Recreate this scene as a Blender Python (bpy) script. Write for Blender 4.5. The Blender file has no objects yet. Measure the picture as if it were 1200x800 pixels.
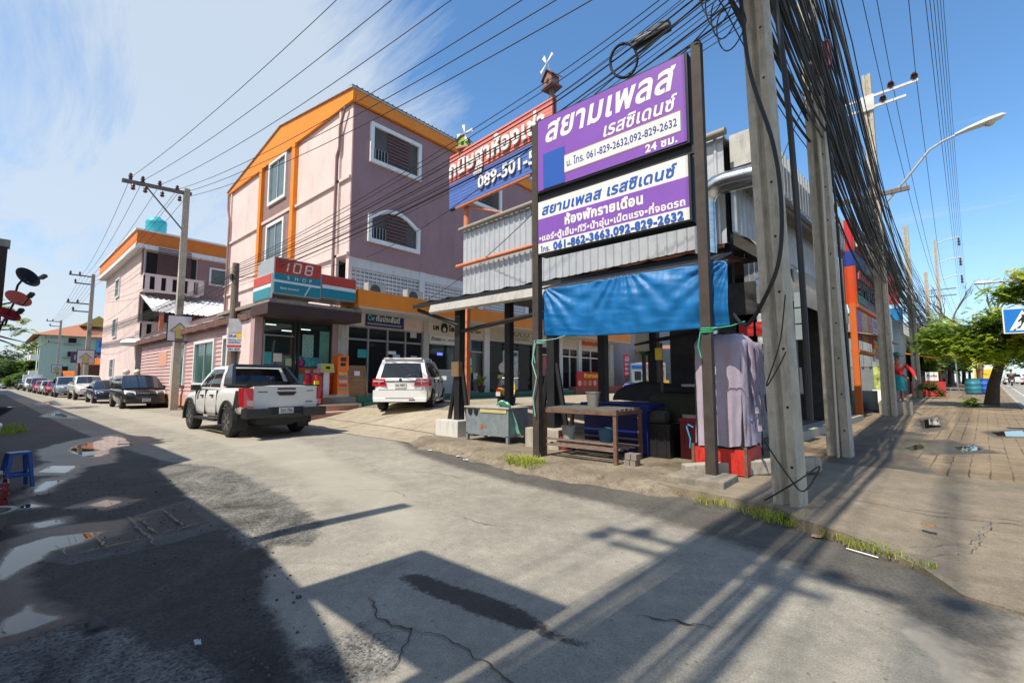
import bpy, bmesh, math, random
from math import radians as R, sin, cos, pi, sqrt, atan2, tan
from mathutils import Vector as V, Matrix, geometry, noise
random.seed(7)
C = bpy.context.scene.collection
SC = bpy.context.scene
# ------------------------------------------------ camera, sky, sun, exposure
cam_d = bpy.data.cameras.new("camera")
cam = bpy.data.objects.new("camera", cam_d); C.objects.link(cam)
cam_d.sensor_width = 36; cam_d.lens = 16; cam_d.clip_start = .05; cam_d.clip_end = 3000
cam.location = (0, 0, 1.4)
cam.rotation_euler = (R(90 + 4.93), 0, R(41))
SC.camera = cam
SUN_EL, SUN_AZ = 57.0, 3.0            # sun stands behind the camera: light travels towards +Y, turned SUN_AZ clockwise
sd = V((sin(R(SUN_AZ)) * cos(R(SUN_EL)), cos(R(SUN_AZ)) * cos(R(SUN_EL)), -sin(R(SUN_EL))))
sl = bpy.data.lights.new("sun", 'SUN'); sl.energy = 5.0; sl.angle = R(.55); sl.color = (1, .93, .81)
so = bpy.data.objects.new("sun", sl); C.objects.link(so)
so.rotation_euler = sd.to_track_quat('-Z', 'Y').to_euler(); so.location = (0, -20, 30)
w = bpy.data.worlds.new("World"); SC.world = w; w.use_nodes = True
nt = w.node_tree; nt.nodes.clear()
N = nt.nodes.new; L = nt.links.new
sky = N('ShaderNodeTexSky'); sky.sky_type = 'NISHITA'; sky.sun_disc = False
sky.sun_elevation = R(SUN_EL); sky.sun_rotation = R(180 + SUN_AZ); sky.air_density = 1.0; sky.dust_density = .25; sky.ozone_density = 3.5
tc = N('ShaderNodeTexCoord'); sep = N('ShaderNodeSeparateXYZ'); L(tc.outputs['Generated'], sep.inputs[0])
def math_(op, a, b=None, clamp=False):
 n = N('ShaderNodeMath'); n.operation = op; n.use_clamp = clamp
 for i, v in enumerate((a, b)):
  if v is None: continue
  if isinstance(v, (int, float)): n.inputs[i].default_value = v
  else: L(v, n.inputs[i])
 return n.outputs[0]
zc = math_('MAXIMUM', sep.outputs['Z'], .04)
px = math_('DIVIDE', sep.outputs['X'], math_('ADD', zc, .12)); py = math_('DIVIDE', sep.outputs['Y'], math_('ADD', zc, .12))
cmb = N('ShaderNodeCombineXYZ'); L(px, cmb.inputs[0]); L(py, cmb.inputs[1])
mp = N('ShaderNodeMapping'); mp.inputs['Rotation'].default_value = (0, 0, R(28)); mp.inputs['Scale'].default_value = (.5, 2.0, 1)
L(cmb.outputs[0], mp.inputs[0])
n1 = N('ShaderNodeTexNoise'); n1.inputs['Scale'].default_value = 1.9; n1.inputs['Detail'].default_value = 12; n1.inputs['Roughness'].default_value = .68; n1.inputs['Distortion'].default_value = .5
L(mp.outputs[0], n1.inputs['Vector'])
n2 = N('ShaderNodeTexNoise'); n2.inputs['Scale'].default_value = .5; n2.inputs['Detail'].default_value = 3; L(cmb.outputs[0], n2.inputs['Vector'])
# thin cirrus lies in the western half of the sky (towards -X)
west = math_('MULTIPLY_ADD', sep.outputs['X'], -1.5); west.node.inputs[2].default_value = -.78
west2 = math_('SUBTRACT', west, math_('MULTIPLY', sep.outputs['Y'], .42))
wst = math_('MAXIMUM', math_('MINIMUM', west2, .24), -.2)
cov = math_('ADD', math_('ADD', n1.outputs[0], math_('MULTIPLY', n2.outputs[0], .5)), wst)
ramp = N('ShaderNodeValToRGB'); L(cov, ramp.inputs[0])
ramp.color_ramp.elements[0].position = .66; ramp.color_ramp.elements[0].color = (0, 0, 0, 1)
ramp.color_ramp.elements[1].position = 1.22; ramp.color_ramp.elements[1].color = (.8, .8, .8, 1)
gain = N('ShaderNodeMix'); gain.data_type = 'RGBA'; gain.blend_type = 'MULTIPLY'; gain.inputs[0].default_value = 1; L(sky.outputs[0], gain.inputs[6]); gain.inputs[7].default_value = (1.08, 1.44, 1.58, 1)
mx = N('ShaderNodeMix'); mx.data_type = 'RGBA'; L(ramp.outputs[0], mx.inputs[0]); L(gain.outputs[2], mx.inputs[6]); mx.inputs[7].default_value = (5.0, 5.6, 6.2, 1)
hz_ = math_('POWER', math_('SUBTRACT', 1.0, math_('MULTIPLY', zc, 2.6), True), 2.0)
hm = N('ShaderNodeMix'); hm.data_type = 'RGBA'; L(math_('MULTIPLY', hz_, .75), hm.inputs[0]); L(mx.outputs[2], hm.inputs[6]); hm.inputs[7].default_value = (5.0, 5.3, 5.5, 1); mx = hm
# white haze added to the unseen sky behind the viewpoint, for neutral fill light
south_fill = math_('MULTIPLY', math_('SUBTRACT', math_('MULTIPLY', sep.outputs['Y'], -1.0), .05), 1.3, True)
mh = N('ShaderNodeMix'); mh.data_type = 'RGBA'; L(math_('MULTIPLY', south_fill, .62), mh.inputs[0]); L(mx.outputs[2], mh.inputs[6]); mh.inputs[7].default_value = (6.2, 6.0, 5.7, 1)
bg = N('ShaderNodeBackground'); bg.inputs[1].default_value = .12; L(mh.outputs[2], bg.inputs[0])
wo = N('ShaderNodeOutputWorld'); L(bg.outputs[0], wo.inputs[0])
SC.view_settings.view_transform = 'Standard'; SC.view_settings.look = 'None'
SC.view_settings.exposure = .25; SC.view_settings.gamma = 1; SC.view_settings.use_curve_mapping = False
# ------------------------------------------------ materials
MATS = {}
def pm(name, col, rough=.6, metal=0., var=.14, scale=3., bump=0., bscale=60., coat=0., spec=.5, grime=0., stretch=(1, 1, 1), alpha=1., trans=0., emit=None):
 if name in MATS: return MATS[name]
 m = bpy.data.materials.new(name); m.use_nodes = True; t = m.node_tree
 b = t.nodes['Principled BSDF']
 b.inputs['Roughness'].default_value = rough; b.inputs['Metallic'].default_value = metal
 b.inputs['Specular IOR Level'].default_value = spec; b.inputs['Coat Weight'].default_value = coat; b.inputs['Coat Roughness'].default_value = .06
 b.inputs['Base Color'].default_value = (*col, 1)
 if trans: b.inputs['Transmission Weight'].default_value = trans
 if emit: b.inputs['Emission Color'].default_value = (*emit[:3], 1); b.inputs['Emission Strength'].default_value = emit[3]
 if var or bump or grime:
  c = t.nodes.new('ShaderNodeTexCoord'); mpn = t.nodes.new('ShaderNodeMapping'); mpn.inputs['Scale'].default_value = stretch
  t.links.new(c.outputs['Object'], mpn.inputs[0])
 if var or grime:
  a = t.nodes.new('ShaderNodeTexNoise'); a.inputs['Scale'].default_value = scale; a.inputs['Detail'].default_value = 7; a.inputs['Roughness'].default_value = .65
  t.links.new(mpn.outputs[0], a.inputs['Vector'])
  r = t.nodes.new('ShaderNodeValToRGB'); t.links.new(a.outputs[0], r.inputs[0])
  r.color_ramp.elements[0].position = .3; r.color_ramp.elements[1].position = .72
  r.color_ramp.elements[0].color = (*[max(0, k * (1 - var)) for k in col], 1)
  r.color_ramp.elements[1].color = (*[min(1, k * (1 + var)) for k in col], 1)
  out = r.outputs[0]
  if grime:
   g = t.nodes.new('ShaderNodeTexNoise'); g.inputs['Scale'].default_value = scale * 2.7; g.inputs['Detail'].default_value = 9; g.inputs['Roughness'].default_value = .72
   mg = t.nodes.new('ShaderNodeMapping'); mg.inputs['Scale'].default_value = (1, 1, .22); t.links.new(c.outputs['Object'], mg.inputs[0]); t.links.new(mg.outputs[0], g.inputs['Vector'])
   gr = t.nodes.new('ShaderNodeValToRGB'); t.links.new(g.outputs[0], gr.inputs[0])
   gr.color_ramp.elements[0].position = .5; gr.color_ramp.elements[0].color = (0, 0, 0, 1); gr.color_ramp.elements[1].position = .72; gr.color_ramp.elements[1].color = (grime,) * 3 + (1,)
   x = t.nodes.new('ShaderNodeMix'); x.data_type = 'RGBA'; t.links.new(gr.outputs[0], x.inputs[0]); t.links.new(out, x.inputs[6])
   x.inputs[7].default_value = (col[0] * .3 + .012, col[1] * .28 + .01, col[2] * .25 + .008, 1); out = x.outputs[2]
  t.links.new(out, b.inputs['Base Color'])
 if bump:
  q = t.nodes.new('ShaderNodeTexNoise'); q.inputs['Scale'].default_value = bscale; q.inputs['Detail'].default_value = 6; q.inputs['Roughness'].default_value = .7
  t.links.new(mpn.outputs[0], q.inputs['Vector'])
  bn = t.nodes.new('ShaderNodeBump'); bn.inputs['Strength'].default_value = bump; bn.inputs['Distance'].default_value = .02
  t.links.new(q.outputs[0], bn.inputs['Height']); t.links.new(bn.outputs[0], b.inputs['Normal'])
 MATS[name] = m; return m
def paint(name, col, grime=0., rough=.45): return pm('paint_' + name, col, rough, var=.06, scale=2, grime=grime, bump=.05)
def gloss(name, col): return pm('car_' + name, col, .32, var=.02, coat=.9, spec=.5)
WHITE = paint('white', (.78, .77, .74), .25); BLACK = pm('black_paint', (.012, .012, .013), .5, var=.3)
DARK = pm('dark_void', (.012, .013, .014), .8, var=.2)
CONC = pm('concrete', (.38, .345, .28), .9, var=.22, scale=5, bump=.35, bscale=40, grime=.55)
CONCP = pm('pole_concrete', (.44, .40, .325), .9, var=.16, scale=6, bump=.4, bscale=50, grime=.6)
RUST = pm('rusty_steel', (.16, .085, .05), .75, var=.4, scale=9, bump=.2)
STEEL = pm('galvanised_steel', (.50, .52, .54), .38, .85, var=.18, scale=7)
ZINC = pm('zinc_sheet', (.52, .54, .56), .42, .35, var=.12, scale=2.5, grime=.25)
GLASS = pm('shop_glass', (.02, .026, .026), .06, var=0, spec=.6)
BGLASS = pm('window_glass', (.09, .14, .15), .08, var=.2, spec=.7)
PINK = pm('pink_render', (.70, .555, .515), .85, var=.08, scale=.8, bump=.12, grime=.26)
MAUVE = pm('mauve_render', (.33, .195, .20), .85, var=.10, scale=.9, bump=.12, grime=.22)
PLUM = pm('plum_render', (.26, .165, .155), .85, var=.08, scale=1.5, bump=.12)
ORANGE = pm('orange_fascia', (.84, .245, .008), .55, var=.08, scale=1.5, grime=.12)
OSTEEL = pm('orange_steel', (.62, .2, .09), .5, var=.15, scale=5, grime=.3)
WOODW = pm('weathered_wood', (.17, .135, .10), .85, var=.35, scale=8, stretch=(6, 6, .5), bump=.3)
BROWN = pm('brown_trim', (.05, .022, .018), .6, var=.2)
RED = paint('red', (.55, .035, .03)); BLUE = paint('blue', (.02, .09, .42)); GREEN = paint('green', (.01, .14, .095), .3)
YEL = paint('yellow', (.75, .52, .04)); TEAL = paint('teal', (.03, .33, .33)); CREAM = paint('cream', (.66, .60, .50), .3)
RUBBER = pm('rubber', (.018, .018, .018), .85, var=.3); CHROME = pm('chrome', (.7, .7, .7), .15, 1, var=0)
PLASTIC_BK = pm('black_plastic', (.02, .02, .021), .55, var=.1); ALU = pm('alloy', (.42, .42, .43), .35, .8, var=.05)
CGLASS = pm('car_glass', (.012, .015, .018), .03, var=0, spec=.8); TAIL = pm('tail_red', (.42, .006, .012), .15, var=0, coat=1); LAMP = pm('lamp_clear', (.75, .75, .72), .12, var=0, coat=1)
CABLE = pm('cable_black', (.014, .014, .015), .6, var=0)
CERAM = pm('brown_ceramic', (.07, .03, .025), .25, var=.1)
# ------------------------------------------------ mesh builder
class MB:
 def __init__(s): s.b = bmesh.new(); s.mi = 0
 def face(s, vs):
  try: f = s.b.faces.new(vs); f.material_index = s.mi; return f
  except ValueError: return None
 def quad(s, *p): return s.face([s.b.verts.new(q) for q in p])
 def hexa(s, p):                    # 8 points: bottom ring, top ring
  v = [s.b.verts.new(q) for q in p]
  for f in ((3, 2, 1, 0), (4, 5, 6, 7), (0, 1, 5, 4), (1, 2, 6, 5), (2, 3, 7, 6), (3, 0, 4, 7)): s.face([v[i] for i in f])
 def box(s, x0, x1, y0, y1, z0, z1):
  x0, x1 = min(x0, x1), max(x0, x1); y0, y1 = min(y0, y1), max(y0, y1); z0, z1 = min(z0, z1), max(z0, z1)
  s.hexa([(x0, y0, z0), (x1, y0, z0), (x1, y1, z0), (x0, y1, z0), (x0, y0, z1), (x1, y0, z1), (x1, y1, z1), (x0, y1, z1)]); return s
 def obox(s, c, size, M):           # oriented box, M = rotation matrix/euler
  c = V(c); h = V(size) / 2
  s.hexa([c + M @ V((a * h.x, b_ * h.y, d * h.z)) for d in (-1, 1) for a, b_ in ((-1, -1), (1, -1), (1, 1), (-1, 1))]); return s
 def tube(s, pts, r, n=8, caps=True, rs=None):
  pts = [V(p) for p in pts]; rings = []; up = None
  for i, p in enumerate(pts):
   d = (pts[min(i + 1, len(pts) - 1)] - pts[max(i - 1, 0)]).normalized()
   if up is None:
    up = V((0, 0, 1)) if abs(d.z) < .9 else V((1, 0, 0))
   a = d.cross(up).normalized(); b_ = a.cross(d).normalized(); up = b_
   rr = rs[i] if rs else r
   rings.append([s.b.verts.new(p + a * rr * cos(2 * pi * k / n) + b_ * rr * sin(2 * pi * k / n)) for k in range(n)])
  for i in range(len(rings) - 1):
   for k in range(n): s.face([rings[i][k], rings[i][(k + 1) % n], rings[i + 1][(k + 1) % n], rings[i + 1][k]])
  if caps and n > 2: s.face(rings[0][::-1]); s.face(rings[-1])
  return s
 def cyl(s, a, b_, r, r2=None, n=16): return s.tube([a, b_], r, n, rs=[r, r if r2 is None else r2])
 def lathe(s, prof, c=(0, 0, 0), axis='z', n=20):   # prof: (radius, height)
  c = V(c); rings = []
  for r, h in prof:
   ring = []
   for k in range(n):
    a = 2 * pi * k / n; u, v_ = r * cos(a), r * sin(a)
    q = V((u, v_, h)) if axis == 'z' else V((u, h, v_)) if axis == 'y' else V((h, u, v_))
    ring.append(s.b.verts.new(c + q))
   rings.append(ring)
  for i in range(len(rings) - 1):
   for k in range(n): s.face([rings[i][k], rings[i][(k + 1) % n], rings[i + 1][(k + 1) % n], rings[i + 1][k]])
  s.face(rings[0][::-1]); s.face(rings[-1]); return s
 def prism(s, poly, o, u, v_, d):   # poly in (u,v) plane extruded along vector d
  o, u, v_, d = V(o), V(u), V(v_), V(d)
  a = [s.b.verts.new(o + u * x + v_ * y) for x, y in poly]; e = [s.b.verts.new(o + u * x + v_ * y + d) for x, y in poly]
  s.face(a[::-1]); s.face(e)
  for i in range(len(poly)): s.face([a[i], a[(i + 1) % len(poly)], e[(i + 1) % len(poly)], e[i]])
  return s
 def grid(s, f, nu, nv, skip=None):
  g = [[s.b.verts.new(f(i / nu, j / nv)) for j in range(nv + 1)] for i in range(nu + 1)]
  for i in range(nu):
   for j in range(nv):
    if skip and skip(i, j): continue
    s.face([g[i][j], g[i + 1][j], g[i + 1][j + 1], g[i][j + 1]])
  return s
 def loft(s, rings, cap=True):
  rv = [[s.b.verts.new(p) for p in r] for r in rings]; n = len(rv[0])
  for i in range(len(rv) - 1):
   for k in range(n): s.face([rv[i][k], rv[i][(k + 1) % n], rv[i + 1][(k + 1) % n], rv[i + 1][k]])
  if cap: s.face(rv[0][::-1]); s.face(rv[-1])
  return s
 def corrug(s, o, u, v_, W, H, pitch=.19, depth=.03, top=None):   # ribbed sheet on plane u,v
  o, u, v_ = V(o), V(u).normalized(), V(v_).normalized(); nn = u.cross(v_)
  xs = []; x = 0
  while x < W - 1e-4:
   for dx, h in ((0, 0), (.62, 0), (.72, 1), (.9, 1)):
    if x + dx * pitch <= W: xs.append((x + dx * pitch, h * depth))
   x += pitch
  xs.append((W, 0))
  a = [s.b.verts.new(o + u * x + nn * h) for x, h in xs]
  e = [s.b.verts.new(o + u * x + nn * h + v_ * (H if top is None else top(x))) for x, h in xs]
  for i in range(len(xs) - 1): s.face([a[i], a[i + 1], e[i + 1], e[i]])
  return s
 def build(s, name, mat, parent=None, world=False, smooth=None, bevel=0, sol=0, norm=True):
  if sol: bmesh.ops.solidify(s.b, geom=s.b.faces[:], thickness=sol)
  if bevel: bmesh.ops.bevel(s.b, geom=[e for e in s.b.edges if e.is_manifold and e.calc_face_angle(0) > .5], offset=bevel, segments=2, profile=.6, affect='EDGES', clamp_overlap=True)
  if norm: bmesh.ops.recalc_face_normals(s.b, faces=s.b.faces[:])
  me = bpy.data.meshes.new(name)
  if world and parent is not None: s.b.transform((Matrix.Translation(parent.location) @ Matrix.Rotation(parent.rotation_euler.z, 4, 'Z')).inverted())
  s.b.to_mesh(me); s.b.free()
  for m in (mat if isinstance(mat, (list, tuple)) else [mat]): me.materials.append(m)
  if smooth is not None:
   for p in me.polygons: p.use_smooth = True
   me.set_sharp_from_angle(angle=R(smooth))
  o = bpy.data.objects.new(name, me); C.objects.link(o)
  if parent is not None: o.parent = parent
  return o
def tag(o, label=None, cat=None, group=None, kind=None):
 if label: o['label'] = label
 if cat: o['category'] = cat
 if group: o['group'] = group
 if kind: o['kind'] = kind
 return o
def thing(name, label, cat, loc=(0, 0, 0), rz=0, group=None):
 o = bpy.data.objects.new(name, None); C.objects.link(o); o.empty_display_size = .2
 o.location = loc; o.rotation_euler = (0, 0, rz); return tag(o, label, cat, group)
def single(mb, name, mat, label, cat, loc=None, group=None, **k):   # a thing that is one mesh, built in world coordinates
 if loc is not None: bmesh.ops.translate(mb.b, verts=mb.b.verts[:], vec=-V(loc))
 o = mb.build(name, mat, **k)
 if loc is not None: o.location = loc
 return tag(o, label, cat, group)
def struct(mb, name, mat, **k): return tag(mb.build(name, mat, **k), kind='structure')
def copy_tree(o, parent=None):
 c = o.copy(); C.objects.link(c)
 if parent is not None: c.parent = parent
 for ch in list(o.children): copy_tree(ch, c)
 return c
def dup(o, loc, rz, label, scale=None):
 c = copy_tree(o); c.location = loc; c.rotation_euler = (0, 0, rz); c['label'] = label
 if scale: c.scale = (scale,) * 3
 return c
# the frame of the main road: origin at the metal building's corner, x' across the pavement, y' along the road
MA = R(5); MO = V((-2.5, 9.2, 0)); MX = V((cos(MA), -sin(MA), 0)); MY = V((sin(MA), cos(MA), 0))
def Mw(x, y, z=0): return MO + MX * x + MY * y + V((0, 0, z))
def sstep(t): t = max(0, min(1, t)); return t * t * (3 - 2 * t)
def rise(y): return .9 * sstep(y / 75)
# ------------------------------------------------ lettering: own layout of the built-in font, so that tone marks stack
_G = {}
def _polys(body):
 f = bpy.data.curves.new("t", 'FONT'); f.body = body; f.size = 1; f.resolution_u = 3
 o = bpy.data.objects.new("t", f); C.objects.link(o)
 bpy.context.view_layer.update()
 c = o.to_curve(bpy.context.evaluated_depsgraph_get()); out = []
 for sp in c.splines:
  pts = sp.bezier_points; P_ = []
  for i in range(len(pts)):
   a, b_ = pts[i], pts[(i + 1) % len(pts)]
   straight = (a.handle_right - a.co).length < 1e-5 and (b_.handle_left - b_.co).length < 1e-5
   q = [a.co.copy()] if straight else geometry.interpolate_bezier(a.co, a.handle_right, b_.handle_left, b_.co, 5)[:-1]
   P_ += [V((k.x, k.y)) for k in q]
  R_ = []
  for p in P_:
   if not R_ or (p - R_[-1]).length > 1e-4: R_.append(p)
  if len(R_) > 2: out.append(R_)
 o.to_curve_clear(); C.objects.unlink(o); bpy.data.objects.remove(o); bpy.data.curves.remove(f); return out
def _xmin(pl): return min(p.x for q in pl for p in q)
def glyph(ch):
 if ch not in _G:
  if '|' not in _G: _G['|'] = (_polys('|'), .3)
  base = _xmin(_G['|'][0])
  both = _polys(ch + '|')
  adv = max(p.x for q in both for p in q) - max(p.x for q in _G['|'][0] for p in q)
  _G[ch] = ([] if ch == ' ' else _polys(ch), adv)
 return _G[ch]
def area(p): return sum(p[i - 1].x * p[i].y - p[i].x * p[i - 1].y for i in range(len(p))) / 2
def winding(pt, loops):
 wn = 0
 for p in loops:
  for i in range(len(p)):
   a, b_ = p[i - 1], p[i]
   if (a.y > pt.y) != (b_.y > pt.y) and pt.x < (b_.x - a.x) * (pt.y - a.y) / (b_.y - a.y) + a.x: wn += 1 if b_.y > a.y else -1
 return wn
_T = {}
def filled(ch, bold):
 """points, triangles and outline loops of one glyph; overlapping outlines are merged by their winding"""
 if (ch, bold) in _T: return _T[ch, bold]
 pl = glyph(ch)[0]
 if not pl: _T[ch, bold] = ([], [], []); return _T[ch, bold]
 sg = 1 if area(max(pl, key=lambda q: abs(area(q)))) > 0 else -1
 loops = [offset(q if sg > 0 else q[::-1], bold) if bold else (q if sg > 0 else q[::-1]) for q in pl]
 vs = []; es = []
 for l in loops:
  n0 = len(vs); vs += [V((p.x, p.y)) for p in l]; es += [(n0 + i, n0 + (i + 1) % len(l)) for i in range(len(l))]
 r = geometry.delaunay_2d_cdt(vs, es, [], 0, 1e-5)
 tris = [f for f in r[2] if len(f) == 3 and winding((r[0][f[0]] + r[0][f[1]] + r[0][f[2]]) / 3, loops) != 0]
 cnt = {}
 for f in tris:
  for i in range(3):
   e = (f[i], f[(i + 1) % 3]); cnt[frozenset(e)] = cnt.get(frozenset(e), []) + [e]
 _T[ch, bold] = (r[0], tris, [v_[0] for v_ in cnt.values() if len(v_) == 1]); return _T[ch, bold]
def offset(p, d):
 out = []; n = len(p)
 for i in range(n):
  e1 = (p[i] - p[i - 1]); e2 = (p[(i + 1) % n] - p[i])
  if e1.length < 1e-6 or e2.length < 1e-6: out.append(p[i]); continue
  e1.normalize(); e2.normalize(); n1_ = V((e1.y, -e1.x)); n2_ = V((e2.y, -e2.x)); m_ = n1_ + n2_
  if m_.length < .3: out.append(p[i] + n1_ * d); continue
  m_.normalize(); out.append(p[i] + m_ * min(d / max(.35, m_.dot(n1_)), 2 * d) if d > 0 else p[i] + m_ * max(d / max(.35, m_.dot(n1_)), 2 * d))
 return out
UPPER = set('\u0e31\u0e34\u0e35\u0e36\u0e37\u0e4d\u0e47'); TONE = set('\u0e48\u0e49\u0e4a\u0e4b\u0e4c')
def text(mb, s, o, u, v_, height=None, width=None, bold=.02, shear=0., depth=0., align='l'):
 """lettering on the plane (u right, v up) through o; size is set by digit height or total width"""
 s = s.replace('\u0e33', '\u0e4d\u0e32'); x = 0; lay = []; prev = ''
 for ch in s:
  if ch in TONE and prev == '\u0e4d': pass
  adv = glyph(ch)[1]
  lay.append((ch, x, .17 if (ch in TONE and prev in UPPER) else 0))
  x += adv + (bold * 1.2 if adv > .05 else 0); prev = ch
 G_ = [(filled(ch, bold), xx, dy) for ch, xx, dy in lay]
 xs = [p.x + xx for g, xx, dy in G_ for p in g[0]]
 if not xs: return mb
 x0, x1 = min(xs), max(xs)
 k = (width / (x1 - x0)) if width else height / .72
 ky = height / .72 if height else k
 o, u, v_ = V(o), V(u).normalized(), V(v_).normalized(); nn = u.cross(v_)
 if align == 'c': x0 = (x0 + x1) / 2
 elif align == 'r': x0 = x1
 for i, (g, xx, dy) in enumerate(G_):
  vs, tris, bd = g; z1 = depth + .0005 * (i % 2)
  def w3(p, z): return o + u * ((p.x + xx - x0) * k + (p.y + dy) * shear * ky) + v_ * ((p.y + dy) * ky) + nn * z
  tv = [mb.b.verts.new(w3(p, z1)) for p in vs]
  for t in tris: mb.face([tv[a] for a in t])
  if depth:
   bv = [mb.b.verts.new(w3(p, 0)) for p in vs]
   for a, b_ in bd: mb.face([tv[a], tv[b_], bv[b_], bv[a]])
 return mb
# ================================================= GROUND
def gm(name, c1, c2, grain=.35, rough=.85, big=.6, bump=.5, gscale=120, c3=None, blot=.0, wetmin=None):
 m = bpy.data.materials.new(name); m.use_nodes = True; t = m.node_tree; b = t.nodes['Principled BSDF']
 nn = t.nodes.new; lk = t.links.new
 c = nn('ShaderNodeTexCoord')
 def noise_(sc, det=6, ro=.6, dist=0.):
  a = nn('ShaderNodeTexNoise'); a.inputs['Scale'].default_value = sc; a.inputs['Detail'].default_value = det; a.inputs['Roughness'].default_value = ro; a.inputs['Distortion'].default_value = dist
  lk(c.outputs['Object'], a.inputs['Vector']); return a.outputs[0]
 def ramp_(src, p0, p1, k0, k1):
  r = nn('ShaderNodeValToRGB'); lk(src, r.inputs[0]); r.color_ramp.elements[0].position = p0; r.color_ramp.elements[1].position = p1
  r.color_ramp.elements[0].color = k0; r.color_ramp.elements[1].color = k1; return r.outputs[0]
 def mix_(f, a, b_, mode='MIX'):
  x = nn('ShaderNodeMix'); x.data_type = 'RGBA'; x.blend_type = mode
  if isinstance(f, float): x.inputs[0].default_value = f
  else: lk(f, x.inputs[0])
  for i, v in ((6, a), (7, b_)):
   if isinstance(v, tuple): x.inputs[i].default_value = v
   else: lk(v, x.inputs[i])
  return x.outputs[2]
 base = ramp_(noise_(big, 8, .65, .4), .3, .7, (*c1, 1), (*c2, 1))
 mid = ramp_(noise_(big * 7, 7, .7), .35, .68, (.82, .82, .82, 1), (1.12, 1.12, 1.12, 1))
 out = mix_(1., base, mid, 'MULTIPLY')
 fine = noise_(gscale, 4, .8)
 out = mix_(1., out, ramp_(fine, .32, .7, (1 - grain,) * 3 + (1,), (1 + grain,) * 3 + (1,)), 'MULTIPLY')
 out = mix_(1., out, ramp_(noise_(8.5, 10, .78, .3), .32, .68, (.80, .80, .80, 1), (1.15, 1.15, 1.15, 1)), 'MULTIPLY')
 sp_ = nn('ShaderNodeTexVoronoi'); sp_.inputs['Scale'].default_value = 16; sp_.inputs['Randomness'].default_value = 1; lk(c.outputs['Object'], sp_.inputs['Vector'])
 sm = nn('ShaderNodeMath'); sm.operation = 'MULTIPLY'; lk(ramp_(sp_.outputs['Distance'], .10, .2, (1, 1, 1, 1), (0, 0, 0, 1)), sm.inputs[0]); lk(ramp_(sp_.outputs['Color'], .6, .75, (0, 0, 0, 1), (.7, .7, .7, 1)), sm.inputs[1])
 out = mix_(sm.outputs[0], out, (c1[0] * .4, c1[1] * .38, c1[2] * .36, 1))
 # tiny aggregate specks
 vo = nn('ShaderNodeTexVoronoi'); vo.inputs['Scale'].default_value = gscale * .55; lk(c.outputs['Object'], vo.inputs['Vector'])
 out = mix_(ramp_(vo.outputs['Distance'], .05, .2, (grain * .9,) * 3 + (1,), (0, 0, 0, 1)), out, (c1[0] * .35, c1[1] * .35, c1[2] * .35, 1))
 if c3: out = mix_(ramp_(noise_(big * 2.3, 10, .75, 1.), .55 - blot, .7 - blot * .6, (0, 0, 0, 1), (1, 1, 1, 1)), out, (*c3, 1))
 lk(out, b.inputs['Base Color'])
 if wetmin is None: b.inputs['Roughness'].default_value = rough
 else: lk(ramp_(noise_(big * 1.7, 7, .7), .42, .62, (wetmin,) * 3 + (1,), (rough,) * 3 + (1,)), b.inputs['Roughness'])
 bn = nn('ShaderNodeBump'); bn.inputs['Strength'].default_value = bump; bn.inputs['Distance'].default_value = .012; lk(fine, bn.inputs['Height']); lk(bn.outputs[0], b.inputs['Normal'])
 return m
M_ROAD = gm('road_concrete', (.245, .222, .175), (.36, .33, .268), .36, .9, .35, .6, 85, c3=(.19, .172, .138), blot=-.03)
M_ASPH = gm('old_asphalt', (.022, .021, .02), (.06, .056, .051), .55, .8, .55, 1., 55, c3=(.085, .078, .07), blot=-.02, wetmin=.28)
M_ASPH2 = gm('kerb_asphalt', (.075, .071, .066), (.12, .115, .105), .4, .85, .7, .8, 70)
M_GRAVEL = gm('worn_gravel_road', (.075, .07, .06), (.22, .21, .185), .55, .9, 1.1, 1., 48, c3=(.05, .047, .042), blot=.02)
M_TAN = gm('tan_concrete', (.36, .295, .205), (.45, .38, .275), .2, .9, .5, .4, 110)
M_SIDE = gm('pavement_cement', (.17, .135, .092), (.30, .245, .17), .36, .9, .5, .5, 90, c3=(.17, .15, .125), blot=-.02)
M_DIRT = gm('dirty_slab', (.14, .11, .075), (.32, .265, .19), .45, .9, 1.3, .9, 60, c3=(.06, .047, .033), blot=.02)
M_FORE = gm('forecourt_concrete', (.33, .275, .195), (.42, .36, .265), .2, .9, .4, .4, 100, c3=(.2, .18, .15), blot=-.03)
M_MAIN = gm('main_road', (.29, .265, .22), (.36, .335, .28), .2, .85, .3, .4, 60)
M_SOIL = gm('ground_soil', (.16, .15, .11), (.22, .2, .15), .3, .95, .05, .4, 8)
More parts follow.
